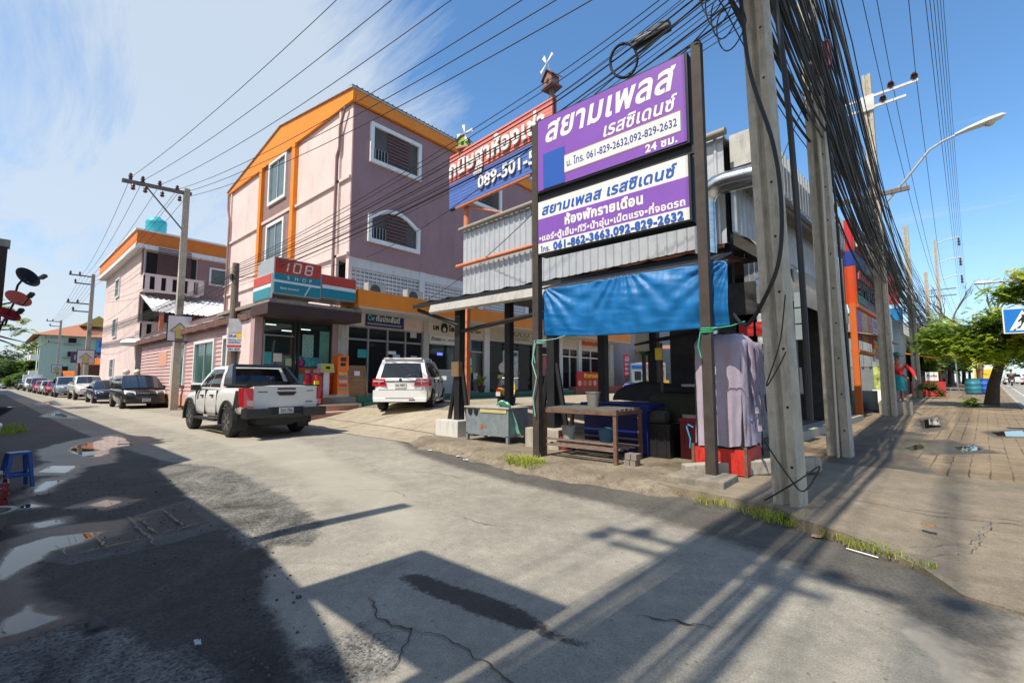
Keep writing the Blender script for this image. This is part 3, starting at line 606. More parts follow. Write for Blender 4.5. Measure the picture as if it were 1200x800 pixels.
# barred openings in the side wall
def barred(par, X, y0, y1, z0, z1, arch=False):
 pl = RT(X); m = MB()
 if arch:
  n = 12; pts = [(y0 + (y1 - y0) * i / n, z1 - .75 + .75 * sin(pi * (.12 + .76 * i / n)) / 1.0 - .27) for i in range(n + 1)]
  for (a, b_), (c, d) in zip(pts, pts[1:]): m.hexa([pl(a, b_, -.02), pl(c, d, -.02), pl(c, d, .12), pl(a, b_, .12), pl(a, b_ + .17, -.02), pl(c, d + .17, -.02), pl(c, d + .17, .12), pl(a, b_ + .17, .12)])
  for a0, a1, b0, b1 in ((y0 - .17, y1 + .17, z0 - .17, z0), (y0 - .17, y0, z0, pts[0][1] + .17), (y1, y1 + .17, z0, pts[0][1] + .17)): pbox(m, a0, a1, b0, b1, -.02, .12, pl)
  f = m.build('window', WHITE, par, True); v = MB(); poly = [(y0, z0), (y1, z0)] + pts[::-1]
 else:
  f = frame_mb(y0, y1, z0, z1, .17, pl, .12).build('window', WHITE, par, True); v = MB(); poly = [(y0, z0), (y1, z0), (y1, z1), (y0, z1)]
 v.prism(poly, (X + .004, 0, 0), (0, 1, 0), (0, 0, 1), (.006, 0, 0)); sub(v, 'recess', pm('balcony_recess', (.10, .085, .08), .9, var=.3, scale=1.), f, par)
 b_ = MB(); s0, s1 = y0 + (y1 - y0) * .3, y0 + (y1 - y0) * .78
 k = z0
 while k < z1 - (.35 if arch else .05): b_.box(X + .02, X + .055, s0, s1, k + .02, k + .105); k += .155
 sub(b_, 'slat_screen', pm('slat_red_brown', (.13, .06, .055), .6, var=.15), f, par)
 c = MB(); c.box(X + .012, X + .03, y0, s0, z0, z0 + .5); sub(c, 'rail', DARK, f, par)
 c = MB()
 for k_ in range(5): yy = y0 + .1 + k_ * .15; c.box(X + .03, X + .05, yy, yy + .03, z0, z0 + .55)
 sub(c, 'bars', pm('bar_grey', (.35, .33, .33), .5, var=0), f, par)
barred(tw, X1 + .05, 10.35, 12.72, 10.95, 12.42)
barred(tw, X1 + .05, 10.35, 12.72, 7.45, 9.05, True)
barred(tw, X1 + .05, 16.2, 18.4, 10.95, 12.42)
barred(tw, X1 + .05, 19.2, 20.9, 7.6, 9.0)
for z in (13.1,):
 m = MB(); m.tube([(X1 - .3, Y0 - .16, 13.05), (X1 - .75, Y0 - .16, 12.2), (X1 - .75, Y0 - .16, 11.3), (X1 - .95, Y0 - .16, 11), (X1 - 1.0, Y0 - .16, 4.5)], .06, 8); m.build('downpipe', PLUM, tw, True, smooth=60)
m = MB(); m.tube([(X0 + .1, Y0 - .15, 13), (X0 + .15, Y0 - .15, 12.1), (X0 + .5, Y0 - .15, 11.4), (X0 + .5, Y0 - .15, 4.5)], .055, 8); m.build('downpipe', PLUM, tw, True, smooth=60)
# recessed first floor with breeze blocks
m = MB(); m.box(X1 - 1.3, X1 - 1.15, Y0, Y1, 4.9, 6.5); m.build('recess_wall', DARK, tw, True)
for a, b_ in ((9.55, 13.0), (13.3, 16.9), (17.2, 20.8)):
 m = MB(); m.box(X1 - .16, X1 - .01, a, b_, 6.08, 6.5)
 for i in range(int((b_ - a) / .2)):
  y = a + i * .2
  m.box(X1 - .14, X1 - .04, y, y + .045, 5.15, 6.08); m.box(X1 - .15, X1 - .05, y + .1, y + .125, 5.15, 6.08)
 for k in range(6): m.box(X1 - .145, X1 - .045, a, b_, 5.15 + k * .17, 5.19 + k * .17 + .02)
 m.build('breeze_block_screen', paint('chalk', (.60, .585, .56), .25), tw, True)
 m = MB(); m.box(X1 - .2, X1 + .03, b_, b_ + .3, 4.9, 6.5); m.build('pier', paint('chalk', (.6, .585, .56)), tw, True)
m = MB(); m.box(X1 - .2, X1 + .03, 9.4, 9.55, 4.9, 6.5); m.build('pier', PINK, tw, True)
# --- ground floor row of shops (carries the orange edged canopy)
sr = thing('shop_row', 'row of ground floor shops under a long orange edged concrete canopy', 'building', (-17, 20, 0))
m = MB(); m.box(-17.6, -15.6, 9.1, 31.5, 4.18, 4.3); m.box(-17.6, -15.75, 9.2, 31.4, 4.3, 4.9); m.build('canopy', paint('canopy_white', (.55, .52, .47), .45), sr, True)
m = MB(); m.box(-15.75, -15.58, 9.05, 31.5, 4.24, 4.88); m.box(-17.0, -15.76, 9.03, 9.18, 4.24, 4.88); m.build('canopy_fascia', ORANGE, sr, True)
m = MB(); m.box(-25, -19.5, 9.5, 40, 0, 4.6); m.build('back_wall', pm('shop_inside', (.10, .10, .10), .9, var=.3), sr, True)
m = MB(); m.box(-19.5, -17.1, 9.4, 40, 4.2, 4.5); m.build('ceiling', CREAM, sr, True)
m = MB(); m.box(-19.5, -16.4, 9.3, 40, 0, .8); m.build('floor_slab', CREAM, sr, True)
m = MB(); m.box(-16.4, -15.95, 9.35, 24.3, 0, .82); m.box(-15.95, -15.55, 9.4, 24.3, 0, .6); m.build('green_step', pm('green_floor', (.012, .14, .1), .45, var=.2, grime=.3), sr, True)
for a, b_, mt in ((9.0, 9.45, paint('pier_white', (.5, .47, .43), .8)), (13.2, 13.5, paint('pier_white', (.5, .47, .43), .8)), (17.25, 17.65, WHITE), (21.4, 21.8, WHITE), (24.2, 24.5, WHITE), (26.4, 26.8, WHITE), (30.7, 31.3, CREAM)):
 m = MB(); m.box(-17.35, -16.92, a, b_, .8, 4.2); m.build('pier', mt, sr, True)
m = MB(); m.box(-17.2, -16.97, 9.45, 13.2, 3.65, 4.2); m.build('lintel', PINK, sr, True)
m = MB(); m.box(-17.2, -16.97, 13.5, 31, 3.55, 4.2); m.build('lintel', CREAM, sr, True)
FRAME = pm('alu_frame', (.36, .36, .35), .4, .5, var=.05); GDARK = pm('glass_dark', (.018, .02, .021), .05, var=.0, spec=.55)
def shopfront(par, y0, y1, z0, z1, nb, transom, fm=FRAME, X=-17.05, gl=GDARK):
 m = MB(); m.box(X - .03, X - .02, y0, y1, z0, z1); s_ = m.build('shop_window', gl, par, True)
 f = MB()
 for k in range(nb + 1): y = y0 + (y1 - y0) * k / nb; f.box(X - .035, X + .05, y - .035, y + .035, z0, z1)
 f.box(X - .034, X + .045, y0, y1, transom - .04, transom + .04); f.box(X - .034, X + .045, y0, y1, z1 - .06, z1); f.box(X - .034, X + .045, y0, y1, z0, z0 + .09)
 sub(f, 'frame', fm, s_, par); return s_
s1 = shopfront(sr, 9.45, 13.2, .8, 3.65, 4, 3.1)
for y, z, sx, sz, c in ((9.9, 2.35, .42, .34, TEAL), (11.35, 2.55, .4, .14, WHITE), (11.6, 2.25, .36, .3, paint('pale_blue', (.35, .55, .62))), (12.55, 2.25, .34, .28, paint('pale_blue', (.35, .55, .62))), (12.5, 3.35, .34, .34, paint('pale_disc', (.5, .49, .46)))):
 m = MB(); m.box(-17.0, -16.985, y, y + sx, z, z + sz); sub(m, 'notice', c, s1, sr)
s2 = shopfront(sr, 13.55, 15.3, .8, 3.2, 1, 1.9, pm('white_frame', (.6, .6, .58), .4, var=0))
m = MB(); m.box(-17.03, -16.99, 13.6, 15.25, 3.2, 3.6); sub(m, 'transom_sign', WHITE, s2, sr)
m = MB(); text(m, 'ตัดผม', (-16.985, 13.7, 3.32), (0, 1, 0), (0, 0, 1), height=.17, bold=.04); sub(m, 'lettering', BLACK, s2, sr); m = MB(); text(m, 'ชาย', (-16.985, 14.35, 3.34), (0, 1, 0), (0, 0, 1), height=.11); sub(m, 'lettering', BLACK, s2, sr); m = MB(); text(m, 'เสริมสวย', (-16.985, 14.75, 3.34), (0, 1, 0), (0, 0, 1), width=.45, height=.1); sub(m, 'lettering', BLACK, s2, sr)
m = MB(); m.box(-17.02, -17.0, 14.1, 14.42, 2.62, 2.75); sub(m, 'open_lamp', pm('lamp_blue', (.05, .05, .5), .4, var=0, emit=(.15, .2, 1, 1.2)), s2, sr)
m = MB(); m.box(-17.02, -17.0, 13.62, 15.25, .9, 1.85); sub(m, 'frosted_film', pm('film', (.45, .5, .5), .6, var=.05), s2, sr)
s3 = shopfront(sr, 15.35, 17.25, .8, 3.55, 2, 2.9)
for y, z, sx, sz, c in ((16.0, 2.6, .35, .3, RED), (16.05, 2.2, .3, .34, WHITE), (16.0, 1.8, .4, .3, YEL), (16.5, 1.5, .3, .3, WHITE), (15.6, 2.3, .3, .5, CREAM)):
 m = MB(); m.box(-17.0, -16.985, y, y + sx, z, z + sz); sub(m, 'poster', c, s3, sr)
s4 = shopfront(sr, 17.65, 21.4, .8, 3.55, 3, 3.3, pm('black_frame', (.03, .03, .03), .4, var=0))
for k in range(9):
 m = MB(); m.box(-17.9, -17.3, 19.9, 21.2, 1.2 + k * .22, 1.23 + k * .22); sub(m, 'shelf', pm('shelf_grey', (.2, .2, .2), .5, var=.1), s4, sr)
s5 = shopfront(sr, 21.8, 24.2, .8, 3.55, 2, 3.0, WHITE); s6 = shopfront(sr, 24.5, 26.4, .8, 3.55, 2, 3.0, WHITE); s7 = shopfront(sr, 26.8, 30.7, .8, 3.55, 3, 3.0, WHITE)
m = MB(); m.box(-17.0, -16.985, 22.1, 22.8, 1.7, 2.9); sub(m, 'poster', pm('poster_pinkred', (.5, .12, .12), .5, var=.6, scale=9), s5, sr)
m = MB(); m.box(-17.0, -16.96, 17.3, 17.6, 1.9, 3.2); m.build('purple_board', pm('led_purple', (.12, .05, .4), .5, var=.4, scale=12), sr, True)
m = MB(); m.box(-16.4, -15.9, 24.4, 31, 0, 1.02); m.build('red_plinth', pm('terracotta', (.33, .085, .055), .7, var=.15, grime=.3), sr, True)
# --- single storey corner shop with its forecourt steps
cs = thing('corner_shop', 'small glass fronted corner shop with pink pillars under the red shop sign', 'shop', (-18.5, 7.6, 0))
GT = pm('glass_tint', (.02, .032, .03), .04, var=0, spec=.6)
m = MB(); m.box(-21, -20.3, 6.6, 9.35, 0, 3.9); m.box(-20.3, -17.1, 9.1, 9.35, .8, 4.4); m.build('back_wall', pm('mint_wall', (.25, .42, .36), .8, var=.1), cs, True)
m = MB(); m.box(-20.3, -17.05, 6.12, 6.3, .8, 4.4); m.build('front_wall', PINK, cs, True)
m = MB(); m.box(-21, -15.8, 5.95, 9.36, 4.0, 4.12); m.build('ceiling', pm('eave_soffit', (.30, .25, .21), .8, var=.25, grime=.5), cs, True)
m = MB(); m.box(-17.25, -15.75, 5.9, 9.3, 3.62, 3.99); m.build('brown_eave', BROWN, cs, True)
for a, b_ in ((5.95, 6.22), (8.78, 9.02)):
 m = MB(); m.box(-17.3, -16.95, a, b_, .8, 3.7); m.build('pillar', pm('mauve_pink', (.43, .27, .26), .8, var=.08, grime=.15), cs, True)
m = MB(); m.box(-21, -16.0, 5.98, 9.34, 0, .8); m.build('floor_slab', pm('grey_tiles', (.2, .19, .18), .5, var=.2), cs, True)
m = MB(); m.box(-16, -15.62, 6.0, 9.33, 0, .56); m.box(-15.62, -15.2, 6.02, 9.2, 0, .32); sp = m.build('steps', paint('step_cream', (.6, .5, .38), .35), cs, True)
m = MB(); m.box(-15.2, -15.17, 6.02, 9.2, 0, .27); m.box(-15.62, -15.595, 6.02, 9.2, .325, .5); sub(m, 'riser', pm('riser_terracotta', (.36, .16, .11), .8, var=.2), sp, cs)
m = MB(); m.box(-17.09, -17.08, 6.22, 8.78, .85, 3.62); gf = m.build('shop_window', GT, cs, True)
m = MB(); bk = pm('black_frame', (.03, .03, .03), .4, var=0)
for y in (6.24, 7.38, 7.52, 8.76): m.box(-17.1, -17.02, y - .03, y + .03, .8, 3.62)
m.box(-17.1, -17.03, 6.25, 8.75, 3.56, 3.62); m.box(-17.1, -17.03, 6.25, 7.4, 1.25, 1.32); sub(m, 'frame', bk, gf, cs)
m = MB(); m.box(-17.05, -17.03, 6.3, 7.34, 3.0, 3.04); m.box(-17.05, -17.03, 6.3, 6.34, .85, 3.0); sub(m, 'door_frame', FRAME, gf, cs)
for y, z, sy, sz, c in ((6.32, 2.0, .26, .42, TEAL), (6.64, 2.08, .3, .3, CREAM), (7.06, 1.95, .22, .26, pm('lime', (.4, .5, .2), .5, var=.3)), (7.66, 2.28, .42, .85, pm('mint_list', (.25, .45, .38), .5, var=.55, scale=25)), (7.57, 1.95, .2, .22, pm('magenta', (.5, .03, .2), .5, var=.2)), (7.72, 1.93, .6, .34, pm('teal_posters', (.06, .34, .33), .5, var=.7, scale=14)), (7.85, 1.5, .42, .36, pm('white_lattice', (.55, .5, .55), .5, var=.6, scale=30))):
 m = MB(); m.box(-17.05, -17.035, y, y + sy, z, z + sz); sub(m, 'poster', c, gf, cs)
m = MB(); m.box(-17.045, -17.03, 7.56, 8.74, 1.66, 1.9); sub(m, 'orange_stripe', paint('burnt_orange', (.5, .10, .02)), gf, cs)
m = MB(); m.box(-17.06, -17.045, 7.56, 8.74, .85, 1.655); sub(m, 'teal_counter', pm('counter_teal', (.12, .42, .38), .5, var=.1), gf, cs)
m = MB(); m.box(-17.06, -17.045, 8.32, 8.7, 1.91, 3.3); sub(m, 'mint_panel', pm('mint_panel', (.12, .30, .22), .4, var=.2), gf, cs)
for y0, z0 in ((6.35, 3.38), (6.9, 3.2), (7.6, 3.3)):
 m = MB(); m.box(-17.068, -17.05, y0, y0 + .35, z0, z0 + .035); sub(m, 'tube_lamp', pm('tube_lamp', (.8, .85, .8), .4, var=0, emit=(.8, 1, .9, .9)), gf, cs)
# --- pink clapboard annex along the soi
an = thing('clapboard_house', 'low pink clapboard house with white framed green curtained windows along the lane', 'house', (-26, 8, 0))
AY = 6.35
m = MB(); m.box(-36.5, -17.4, AY + .03, 9.3, 0, 4.3); m.build('core_wall', PLUM, an, True)
m = MB(); z = .75; ztop = lambda x: 3.62
openings = [(-21.1, -18.25, 1.25, 3.15), (-25.0, -22.2, 1.25, 3.12), (-28.9, -26.6, 1.25, 3.1)]
while z < 3.62:
 segs = [(-36.5, -17.35)]
 for a, b_, z0, z1 in openings:
  if z + .15 > z0 and z < z1:
   segs = [q for s0, s1_ in segs for q in (((s0, min(s1_, a)), (max(s0, b_), s1_)) if s0 < b_ and s1_ > a else ((s0, s1_),)) if q[1] > q[0]]
 for a, b_ in segs: m.hexa([(a, AY - .045, z), (b_, AY - .045, z), (b_, AY + .03, z), (a, AY + .03, z), (a, AY - .01, z + .19), (b_, AY - .01, z + .19), (b_, AY + .03, z + .19), (a, AY + .03, z + .19)])
 z += .185
m.build('siding', pm('siding_pink', (.56, .37, .36), .7, var=.08, scale=2, grime=.2), an, True)
m = MB(); m.box(-36.5, -17.35, AY - .06, AY + .03, .2, .75); m.build('base_wall', pm('peach_base', (.62, .32, .2), .8, var=.1, grime=.4), an, True)
m = MB(); m.box(-31.9, -30.2, AY - .052, AY - .03, 2.2, 3.0); m.build('patch', pm('peach', (.65, .34, .23), .8, var=.05), an, True)
curt = pm('green_curtain', (.015, .10, .075), .25, var=.85, scale=5, stretch=(6, 1, .15), coat=.6)
for a, b_, z0, z1 in openings: window(an, FR(AY - .03), a + .1, b_ - .1, z0 + .05, z1 - .05, .13, 1, curt)
m = MB()
for k in range(26): a = -36.8 + k * .755; m.box(a, a + .74, AY - .32, AY + .6, 3.62 + .02 * (k % 2), 3.86 + .03 * ((k * 7) % 3))
m.build('roof_edge', pm('roof_edge_brown', (.15, .075, .06), .8, var=.35, grime=.4), an, True)
m = MB(); m.hexa([(-36.8, AY - .3, 3.9), (-17.2, AY - .3, 3.9), (-17.2, 9.35, 4.4), (-36.8, 9.35, 4.4), (-36.8, AY - .3, 3.93), (-17.2, AY - .3, 3.93), (-17.2, 9.35, 4.45), (-36.8, 9.35, 4.45)]); m.build('roof', ZINC, an, True)
m = MB(); m.box(-17.55, -17.2, AY - .12, AY + .05, .3, 3.62); m.build('corner_post', pm('mauve_pink', (.43, .27, .26), .8), an, True)
# --- second pink block further along the lane
pb = thing('apartment_building', 'pink three storey apartment block with slatted balconies and blue roof tank', 'building', (-47, 12, 0))
PX0, PX1, PY = -53.5, -39.0, 6.45
m = MB(); m.box(PX0, PX1, PY, 20, 0, 10.6); m.build('wall', PINK, pb, True)
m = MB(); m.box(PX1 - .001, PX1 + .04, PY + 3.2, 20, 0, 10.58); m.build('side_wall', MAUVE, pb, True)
m = MB(); m.box(PX0 - .5, PX1 + .5, PY - .5, 20.5, 10.3, 10.6); m.box(PX0 - .55, PX1 + .55, PY - .55, 20.5, 11.5, 11.62); m.build('cornice', WHITE, pb, True)
m = MB(); m.box(PX0 - .45, PX1 + .45, PY - .45, 20.4, 10.6, 11.5); m.build('parapet', pm('deep_orange', (.72, .19, .015), .6, var=.08, grime=.15), pb, True)
m = MB(); m.box(-52.5, -50.5, 8, 10, 11.6, 13.0); m.build('stair_head', ORANGE, pb, True)
for x in (-47.4,):
 for z in (8.1, 4.9, 1.7): window(pb, FR(PY), x - .75, x + .75, z, z + 1.35, .1, 0, BGLASS, WHITE, True)
for y in (10.5, 14.0, 17): window(pb, RT(PX1 + .04), y, y + 1.9, 8.6, 9.7, .12, 1)
slat = pm('slat_red_brown', (.13, .06, .055), .6, var=.15)
for zb in (7.3, 4.1):
 m = MB(); m.box(PX1 - .05, PX1 + 1.3, PY - .1, PY + 3.1, zb, zb + .15); bl = m.build('balcony', PINK, pb, True)
 m = MB()
 for k in range(6): y = PY - .1 + k * .62; m.box(PX1 + 1.12, PX1 + 1.3, y, y + .34, zb + .15, zb + 1.05)
 m.box(PX1 + 1.1, PX1 + 1.31, PY - .11, PY + 3.3, zb + 1.05, zb + 1.2); m.box(PX1 - .05, PX1 + 1.3, PY - .12, PY - .02, zb + .15, zb + 1.1)
 sub(m, 'parapet_wall', PINK, bl, pb)
 m = MB(); m.box(PX1 + .045, PX1 + .06, PY + .2, PY + 3.1, zb + .15, zb + 2.9); sub(m, 'recess', DARK, bl, pb)
 m = MB()
 for k in range(15): z = zb + 1.25 + k * .125; m.box(PX1 + 1.2, PX1 + 1.25, PY + .6, PY + 2.5, z, z + .075)
 for k in range(15): z = zb + 1.25 + k * .125; m.box(PX1 + .1, PX1 + .6, PY - .08, PY - .03, z, z + .075)
 sub(m, 'slat_screen', slat, bl, pb)
 m = MB(); m.box(PX1 + .05, PX1 + .25, PY - .05, PY + .1, zb, zb + 3.1); sub(m, 'post', WHITE, bl, pb)
m = MB(); m.lathe([(1.2, 3.7), (1.35, 3.85), (1.3, 4.0), (1.1, 4.1)], (PX1 + .6, PY + .4, 0)); m.build('balcony_cornice', WHITE, pb, True, smooth=40)
m = MB(); m.box(PX1 + .05, PX1 + .09, PY + .4, PY + 2, 0, 3.2); m.build('door', DARK, pb, True)
m = MB(); m.corrug((PX1 + 4.6, PY - .1, 5.6), (0, 1, 0), (-4.6, 0, 1.75), 9.5, 4.92, .3, .05); aw = m.build('awning', pm('white_sheet', (.66, .66, .65), .5, var=.08), pb, True)
for y in (PY + .3, PY + 4):
 m = MB(); m.box(PX1 + 4.2, PX1 + 4.4, y, y + .2, 3.5, 5.7); sub(m, 'post', OSTEEL, aw, pb)
m = MB(); m.lathe([(.6, 0), (.63, .08), (.6, .27), (.64, .35), (.6, .6), (.64, .68), (.6, .93), (.64, 1.0), (.6, 1.22), (.3, 1.42), (.25, 1.5)], (-40.3, 7.3, 11.62))
single(m, 'water_tank', pm('tank_cyan', (.04, .42, .48), .4, var=.06), 'turquoise ribbed water tank standing on the pink block roof', 'water tank', (-40.3, 7.3, 11.62), smooth=50)
# ================================================= METAL CLAD BUILDING (main road frame)
mb_ = thing('metal_shed', 'corrugated metal clad building open at ground level behind the purple signboards', 'building', MO, -MA)
zl = lambda z0, z1, o, u, W: None
m = MB(); m.corrug((-8.25, 0, 4.05), (1, 0, 0), (0, 0, 1), 8.25, 2.0, .22, .03, top=lambda x: 2.25 - x * .01); m.build('front_cladding', ZINC, mb_, smooth=None)
ZINC2 = pm('zinc_sheet_weathered', (.40, .42, .44), .4, .4, var=.15, scale=2, grime=.35)
m = MB(); m.corrug((0, .3, 4.35), (0, 1, 0), (0, 0, 1), 8.3, 1.15, .25, .035); m.build('side_cladding', ZINC2, mb_)
m = MB(); m.corrug((.42, 1.0, 5.5), (0, 1, 0), (0, 0, 1), 7.6, .98, .25, .05); m.build('parapet_cladding', ZINC, mb_)
m = MB(); m.box(-.02, .42, .3, 8.6, 5.38, 5.48); m.box(.3, .36, .3, 8.6, 5.3, 5.42); m.build('gutter', pm('gutter_dark', (.13, .12, .115), .6, var=.2), mb_)
m = MB(); m.box(.02, .46, .28, .96, 5.62, 6.3); m.build('gutter_end_box', pm('rusty_box', (.5, .49, .46), .6, var=.2, grime=.6), mb_)
m = MB(); m.tube([(-8.3, -.12, 6.28), (.1, -.12, 6.22)], .075, 10); m.build('front_gutter', pm('pipe_olive', (.28, .25, .2), .5, var=.15), mb_, smooth=60)
m = MB(); m.hexa([(-8.25, 0, 6.2), (0, 0, 6.2), (0, 8.6, 6.0), (-8.25, 11.2, 6.0), (-8.25, 0, 6.24), (0, 0, 6.24), (0, 8.6, 6.04), (-8.25, 11.2, 6.04)]); m.build('roof', ZINC2, mb_)
m = MB(); m.corrug((-8.25, 11.2, 4.1), (0, -1, 0), (0, 0, 1), 11.2, 2, .25, .03); m.build('rear_cladding', ZINC2, mb_)
# beige rolled awnings that bulge along the side
m = MB(); n = 10
def aw_f(y0, y1):
 def f(u, v_):
  a = v_ * pi * .55; return V((.04 + .42 * sin(a), y0 + (y1 - y0) * u, 4.3 - .9 * (1 - cos(a)) * 1.1))
 return f
for y0, y1 in ((.6, 3.4), (3.5, 8.4)):
 q = MB(); q.grid(aw_f(y0, y1), 6, 8); q.build('awning', pm('canvas_beige', (.36, .31, .25), .85, var=.15, grime=.3), mb_, smooth=60)
for x, y in ((-8.2, .15), (-.12, .4), (-.12, 4.6), (-.12, 9.2), (-.12, 8.5), (-8.2, 11.1), (-4.2, 11.1)):
 q = MB(); q.box(x - .07, x + .07, y - .07, y + .07, .05, 6.1); q.build('post', OSTEEL if x < -1 and y < 1 else BLACK, mb_)
m = MB(); m.box(-8.2, -.1, .05, .13, 4.95, 5.05); m.box(-8.2, -.1, .05, .13, 4.0, 4.08); m.build('beam', OSTEEL, mb_)
m = MB(); m.tube([(-8.4, -.15, 5.08), (-4.8, -.15, 5.05)], .06, 10); m.build('front_rail', OSTEEL, mb_, smooth=60)
m = MB()
for k in range(6): m.box(-8.2, 0, 1 + k * 2.4, 1.1 + k * 2.4, 3.95, 4.05)
m.build('ceiling_beam', BLACK, mb_)
m = MB(); m.box(-8.2, .2, .2, 14, 0, .14); m.build('floor', M_DIRT, mb_)
m = MB(); m.box(-8.2, -.05, .15, 8.5, 4.1, 4.12); m.build('ceiling', pm('dim_wall', (.045, .042, .04), .9, var=.4), mb_); m = MB(); m.box(-3.0, -.15, 8.3, 8.36, .1, 4.09); m.build('rear_shade_board', pm('dim_wall', (.045, .042, .04), .9), mb_)  # dark ceiling and board added to shut out sky and keep the inside dark
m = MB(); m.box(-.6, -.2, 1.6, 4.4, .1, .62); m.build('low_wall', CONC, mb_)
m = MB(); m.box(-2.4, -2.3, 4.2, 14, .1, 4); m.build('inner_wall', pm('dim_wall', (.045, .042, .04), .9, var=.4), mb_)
m = MB(); m.box(.1, .5, 2.2, 9.5, .02, .3); m.build('kerb_block', CONC, mb_)
# spiral duct with elbow on the front corner
m = MB(); m.tube([(-.28, -.3, 2.2), (-.28, -.3, 4.78), (-.25, -.3, 4.93), (-.16, -.29, 5.05), (-.03, -.27, 5.12), (.12, -.25, 5.14), (.75, -.15, 5.14)], .2, 20); dk = m.build('spiral_duct', pm('spiral_steel', (.55, .56, .57), .22, .95, var=.25, scale=4, stretch=(1, 1, 6)), None, smooth=60)
dk.location = MO; dk.rotation_euler = (0, 0, -MA); tag(dk, 'shiny spiral steel duct bending towards the first concrete pole', 'duct')
m = MB(); m.box(-.02, .02, 0, 0, 0, 0) if False else None
q = thing('exhaust_hood', 'ribbed aluminium box with small blue print hung behind the concrete pole', 'metal box', Mw(.1, .6, 2.9), -MA)
m = MB(); m.corrug((-.02, .0, 0), (1, 0, 0), (0, 0, 1), .62, .82, .1, .012); m.box(-.02, .6, .01, .4, 0, .82); m.build('casing', STEEL, q)
m = MB(); text(m, 'แอมไพร์', (.18, -.02, .5), (1, 0, 0), (0, 0, 1), width=.28, bold=.02); m.build('lettering', paint('print_blue', (.05, .22, .5)), q); m = MB(); text(m, 'โทร. 081', (.18, -.02, .38), (1, 0, 0), (0, 0, 1), width=.28, bold=.02); m.build('lettering', paint('print_blue', (.05, .22, .5)), q)
# --- black lean-to in front of it
lt = thing('lean_to', 'black steel lean-to shelter with curled white edging beside the parked car', 'shelter', (-6.5, 8.2, .1))
def ltz(x, y): return 3.36 + (y - 7.1) * .16
m = MB(); NX = 46
m.grid(lambda u, v_: V((-9.5 + u * 7.3, 7.1 + v_ * 2.3, ltz(0, 7.1 + v_ * 2.3) + .03 * (1 if int(u * NX + .5) % 4 < 1 else 0))), NX, 1); m.build('roof_sheet', pm('roof_black', (.05, .047, .045), .7, var=.3), lt, True, sol=.01)
m = MB(); m.quad((-9.45, 7.12, 3.335), (-2.25, 7.12, 3.335), (-2.25, 9.38, 3.69), (-9.45, 9.38, 3.69)); m.build('lining', pm('lining_rust', (.20, .045, .02), .8, var=.3, scale=1.5), lt, True)
m = MB(); m.hexa([(-4.95, 6.44, 3.03), (-1.9, 6.44, 3.03), (-1.9, 7.2, 3.30), (-4.95, 7.2, 3.30), (-4.95, 6.44, 3.05), (-1.9, 6.44, 3.05), (-1.9, 7.2, 3.325), (-4.95, 7.2, 3.325)]); m.build('front_sheet', pm('roof_black', (.05, .047, .045), .7), lt, True)
m = MB(); m.box(-3.6, -2.0, 9.0, 9.06, .1, 3.2); m.build('shade_board', pm('dim_wall', (.045, .042, .04), .9), lt, True)  # near-black partition added to block light and keep the stall dark
m = MB(); m.box(-9.5, -2.2, 7.05, 7.1, 3.24, 3.33); m.build('front_beam', BLACK, lt, True)
m = MB()
for i in range(20):
 x = -8.75 + i * .22; m.hexa([(x, 7.04, 3.02), (x + .22, 7.04, 3.02), (x + .22, 6.97, 3.06), (x, 6.97, 3.06), (x, 7.04, 3.23), (x + .22, 7.04, 3.23), (x + .22, 7.02, 3.24), (x, 7.02, 3.24)])
m.build('edge_flap', paint('flap', (.42, .4, .36), .6), lt, True)
for x, y in ((-8.15, 7.45), (-5.35, 7.4), (-8.1, 9.2), (-5.3, 9.3), (-3.9, 8.9)):
 q = MB(); q.box(x - .09, x + .09, y - .09, y + .09, .08, ltz(x, y) - .02)
 q.build('post', BLACK, lt, True)
for x, y, c in ((-8.15, 7.45, 1), (-5.35, 7.4, 1)):
 for dx, dy in ((-.32, -.02), (.3, .02), (.02, .28)):
  q = MB(); q.tube([(x + dx, y + dy, .45), (x + dx * .25, y + dy * .25, 1.75)], .055, 6); q.build('brace', BLACK, lt, True)
q = MB(); q.tube([(-9.4, 7.15, 3.2), (-8.15, 7.4, 2.75)], .05, 6); q.tube([(-8.1, 7.42, 2.58), (-4.9, 7.0, 2.75)], .05, 6); q.build('brace', BLACK, lt, True)
q = MB(); q.box(-8.28, -8.02, 7.3, 7.42, 1.5, 1.85); q.build('meter_box', pm('box_brown', (.16, .1, .05), .7, var=.2), lt, True)
q = MB(); q.box(-4.2, -3.95, 8.7, 8.8, 2.0, 2.4); q.build('meter_box', CREAM, lt, True)
for n_, x, y, lx in (('leftmost', -8.25, 7.42, .78), ('second', -5.4, 7.35, .8)):
 m = MB(); m.box(x - lx / 2, x + lx / 2, y - .28, y + .22, .02, .48); single(m, 'concrete_footing', paint('footing_white', (.62, .6, .56), .6) if n_ == 'leftmost' else CONC, 'whitewashed concrete footing block under the lean-to posts nearest the parked car' if n_ == 'leftmost' else 'grey concrete footing block behind the steel tub and signpost', 'footing', (x, y, .02), bevel=.015)
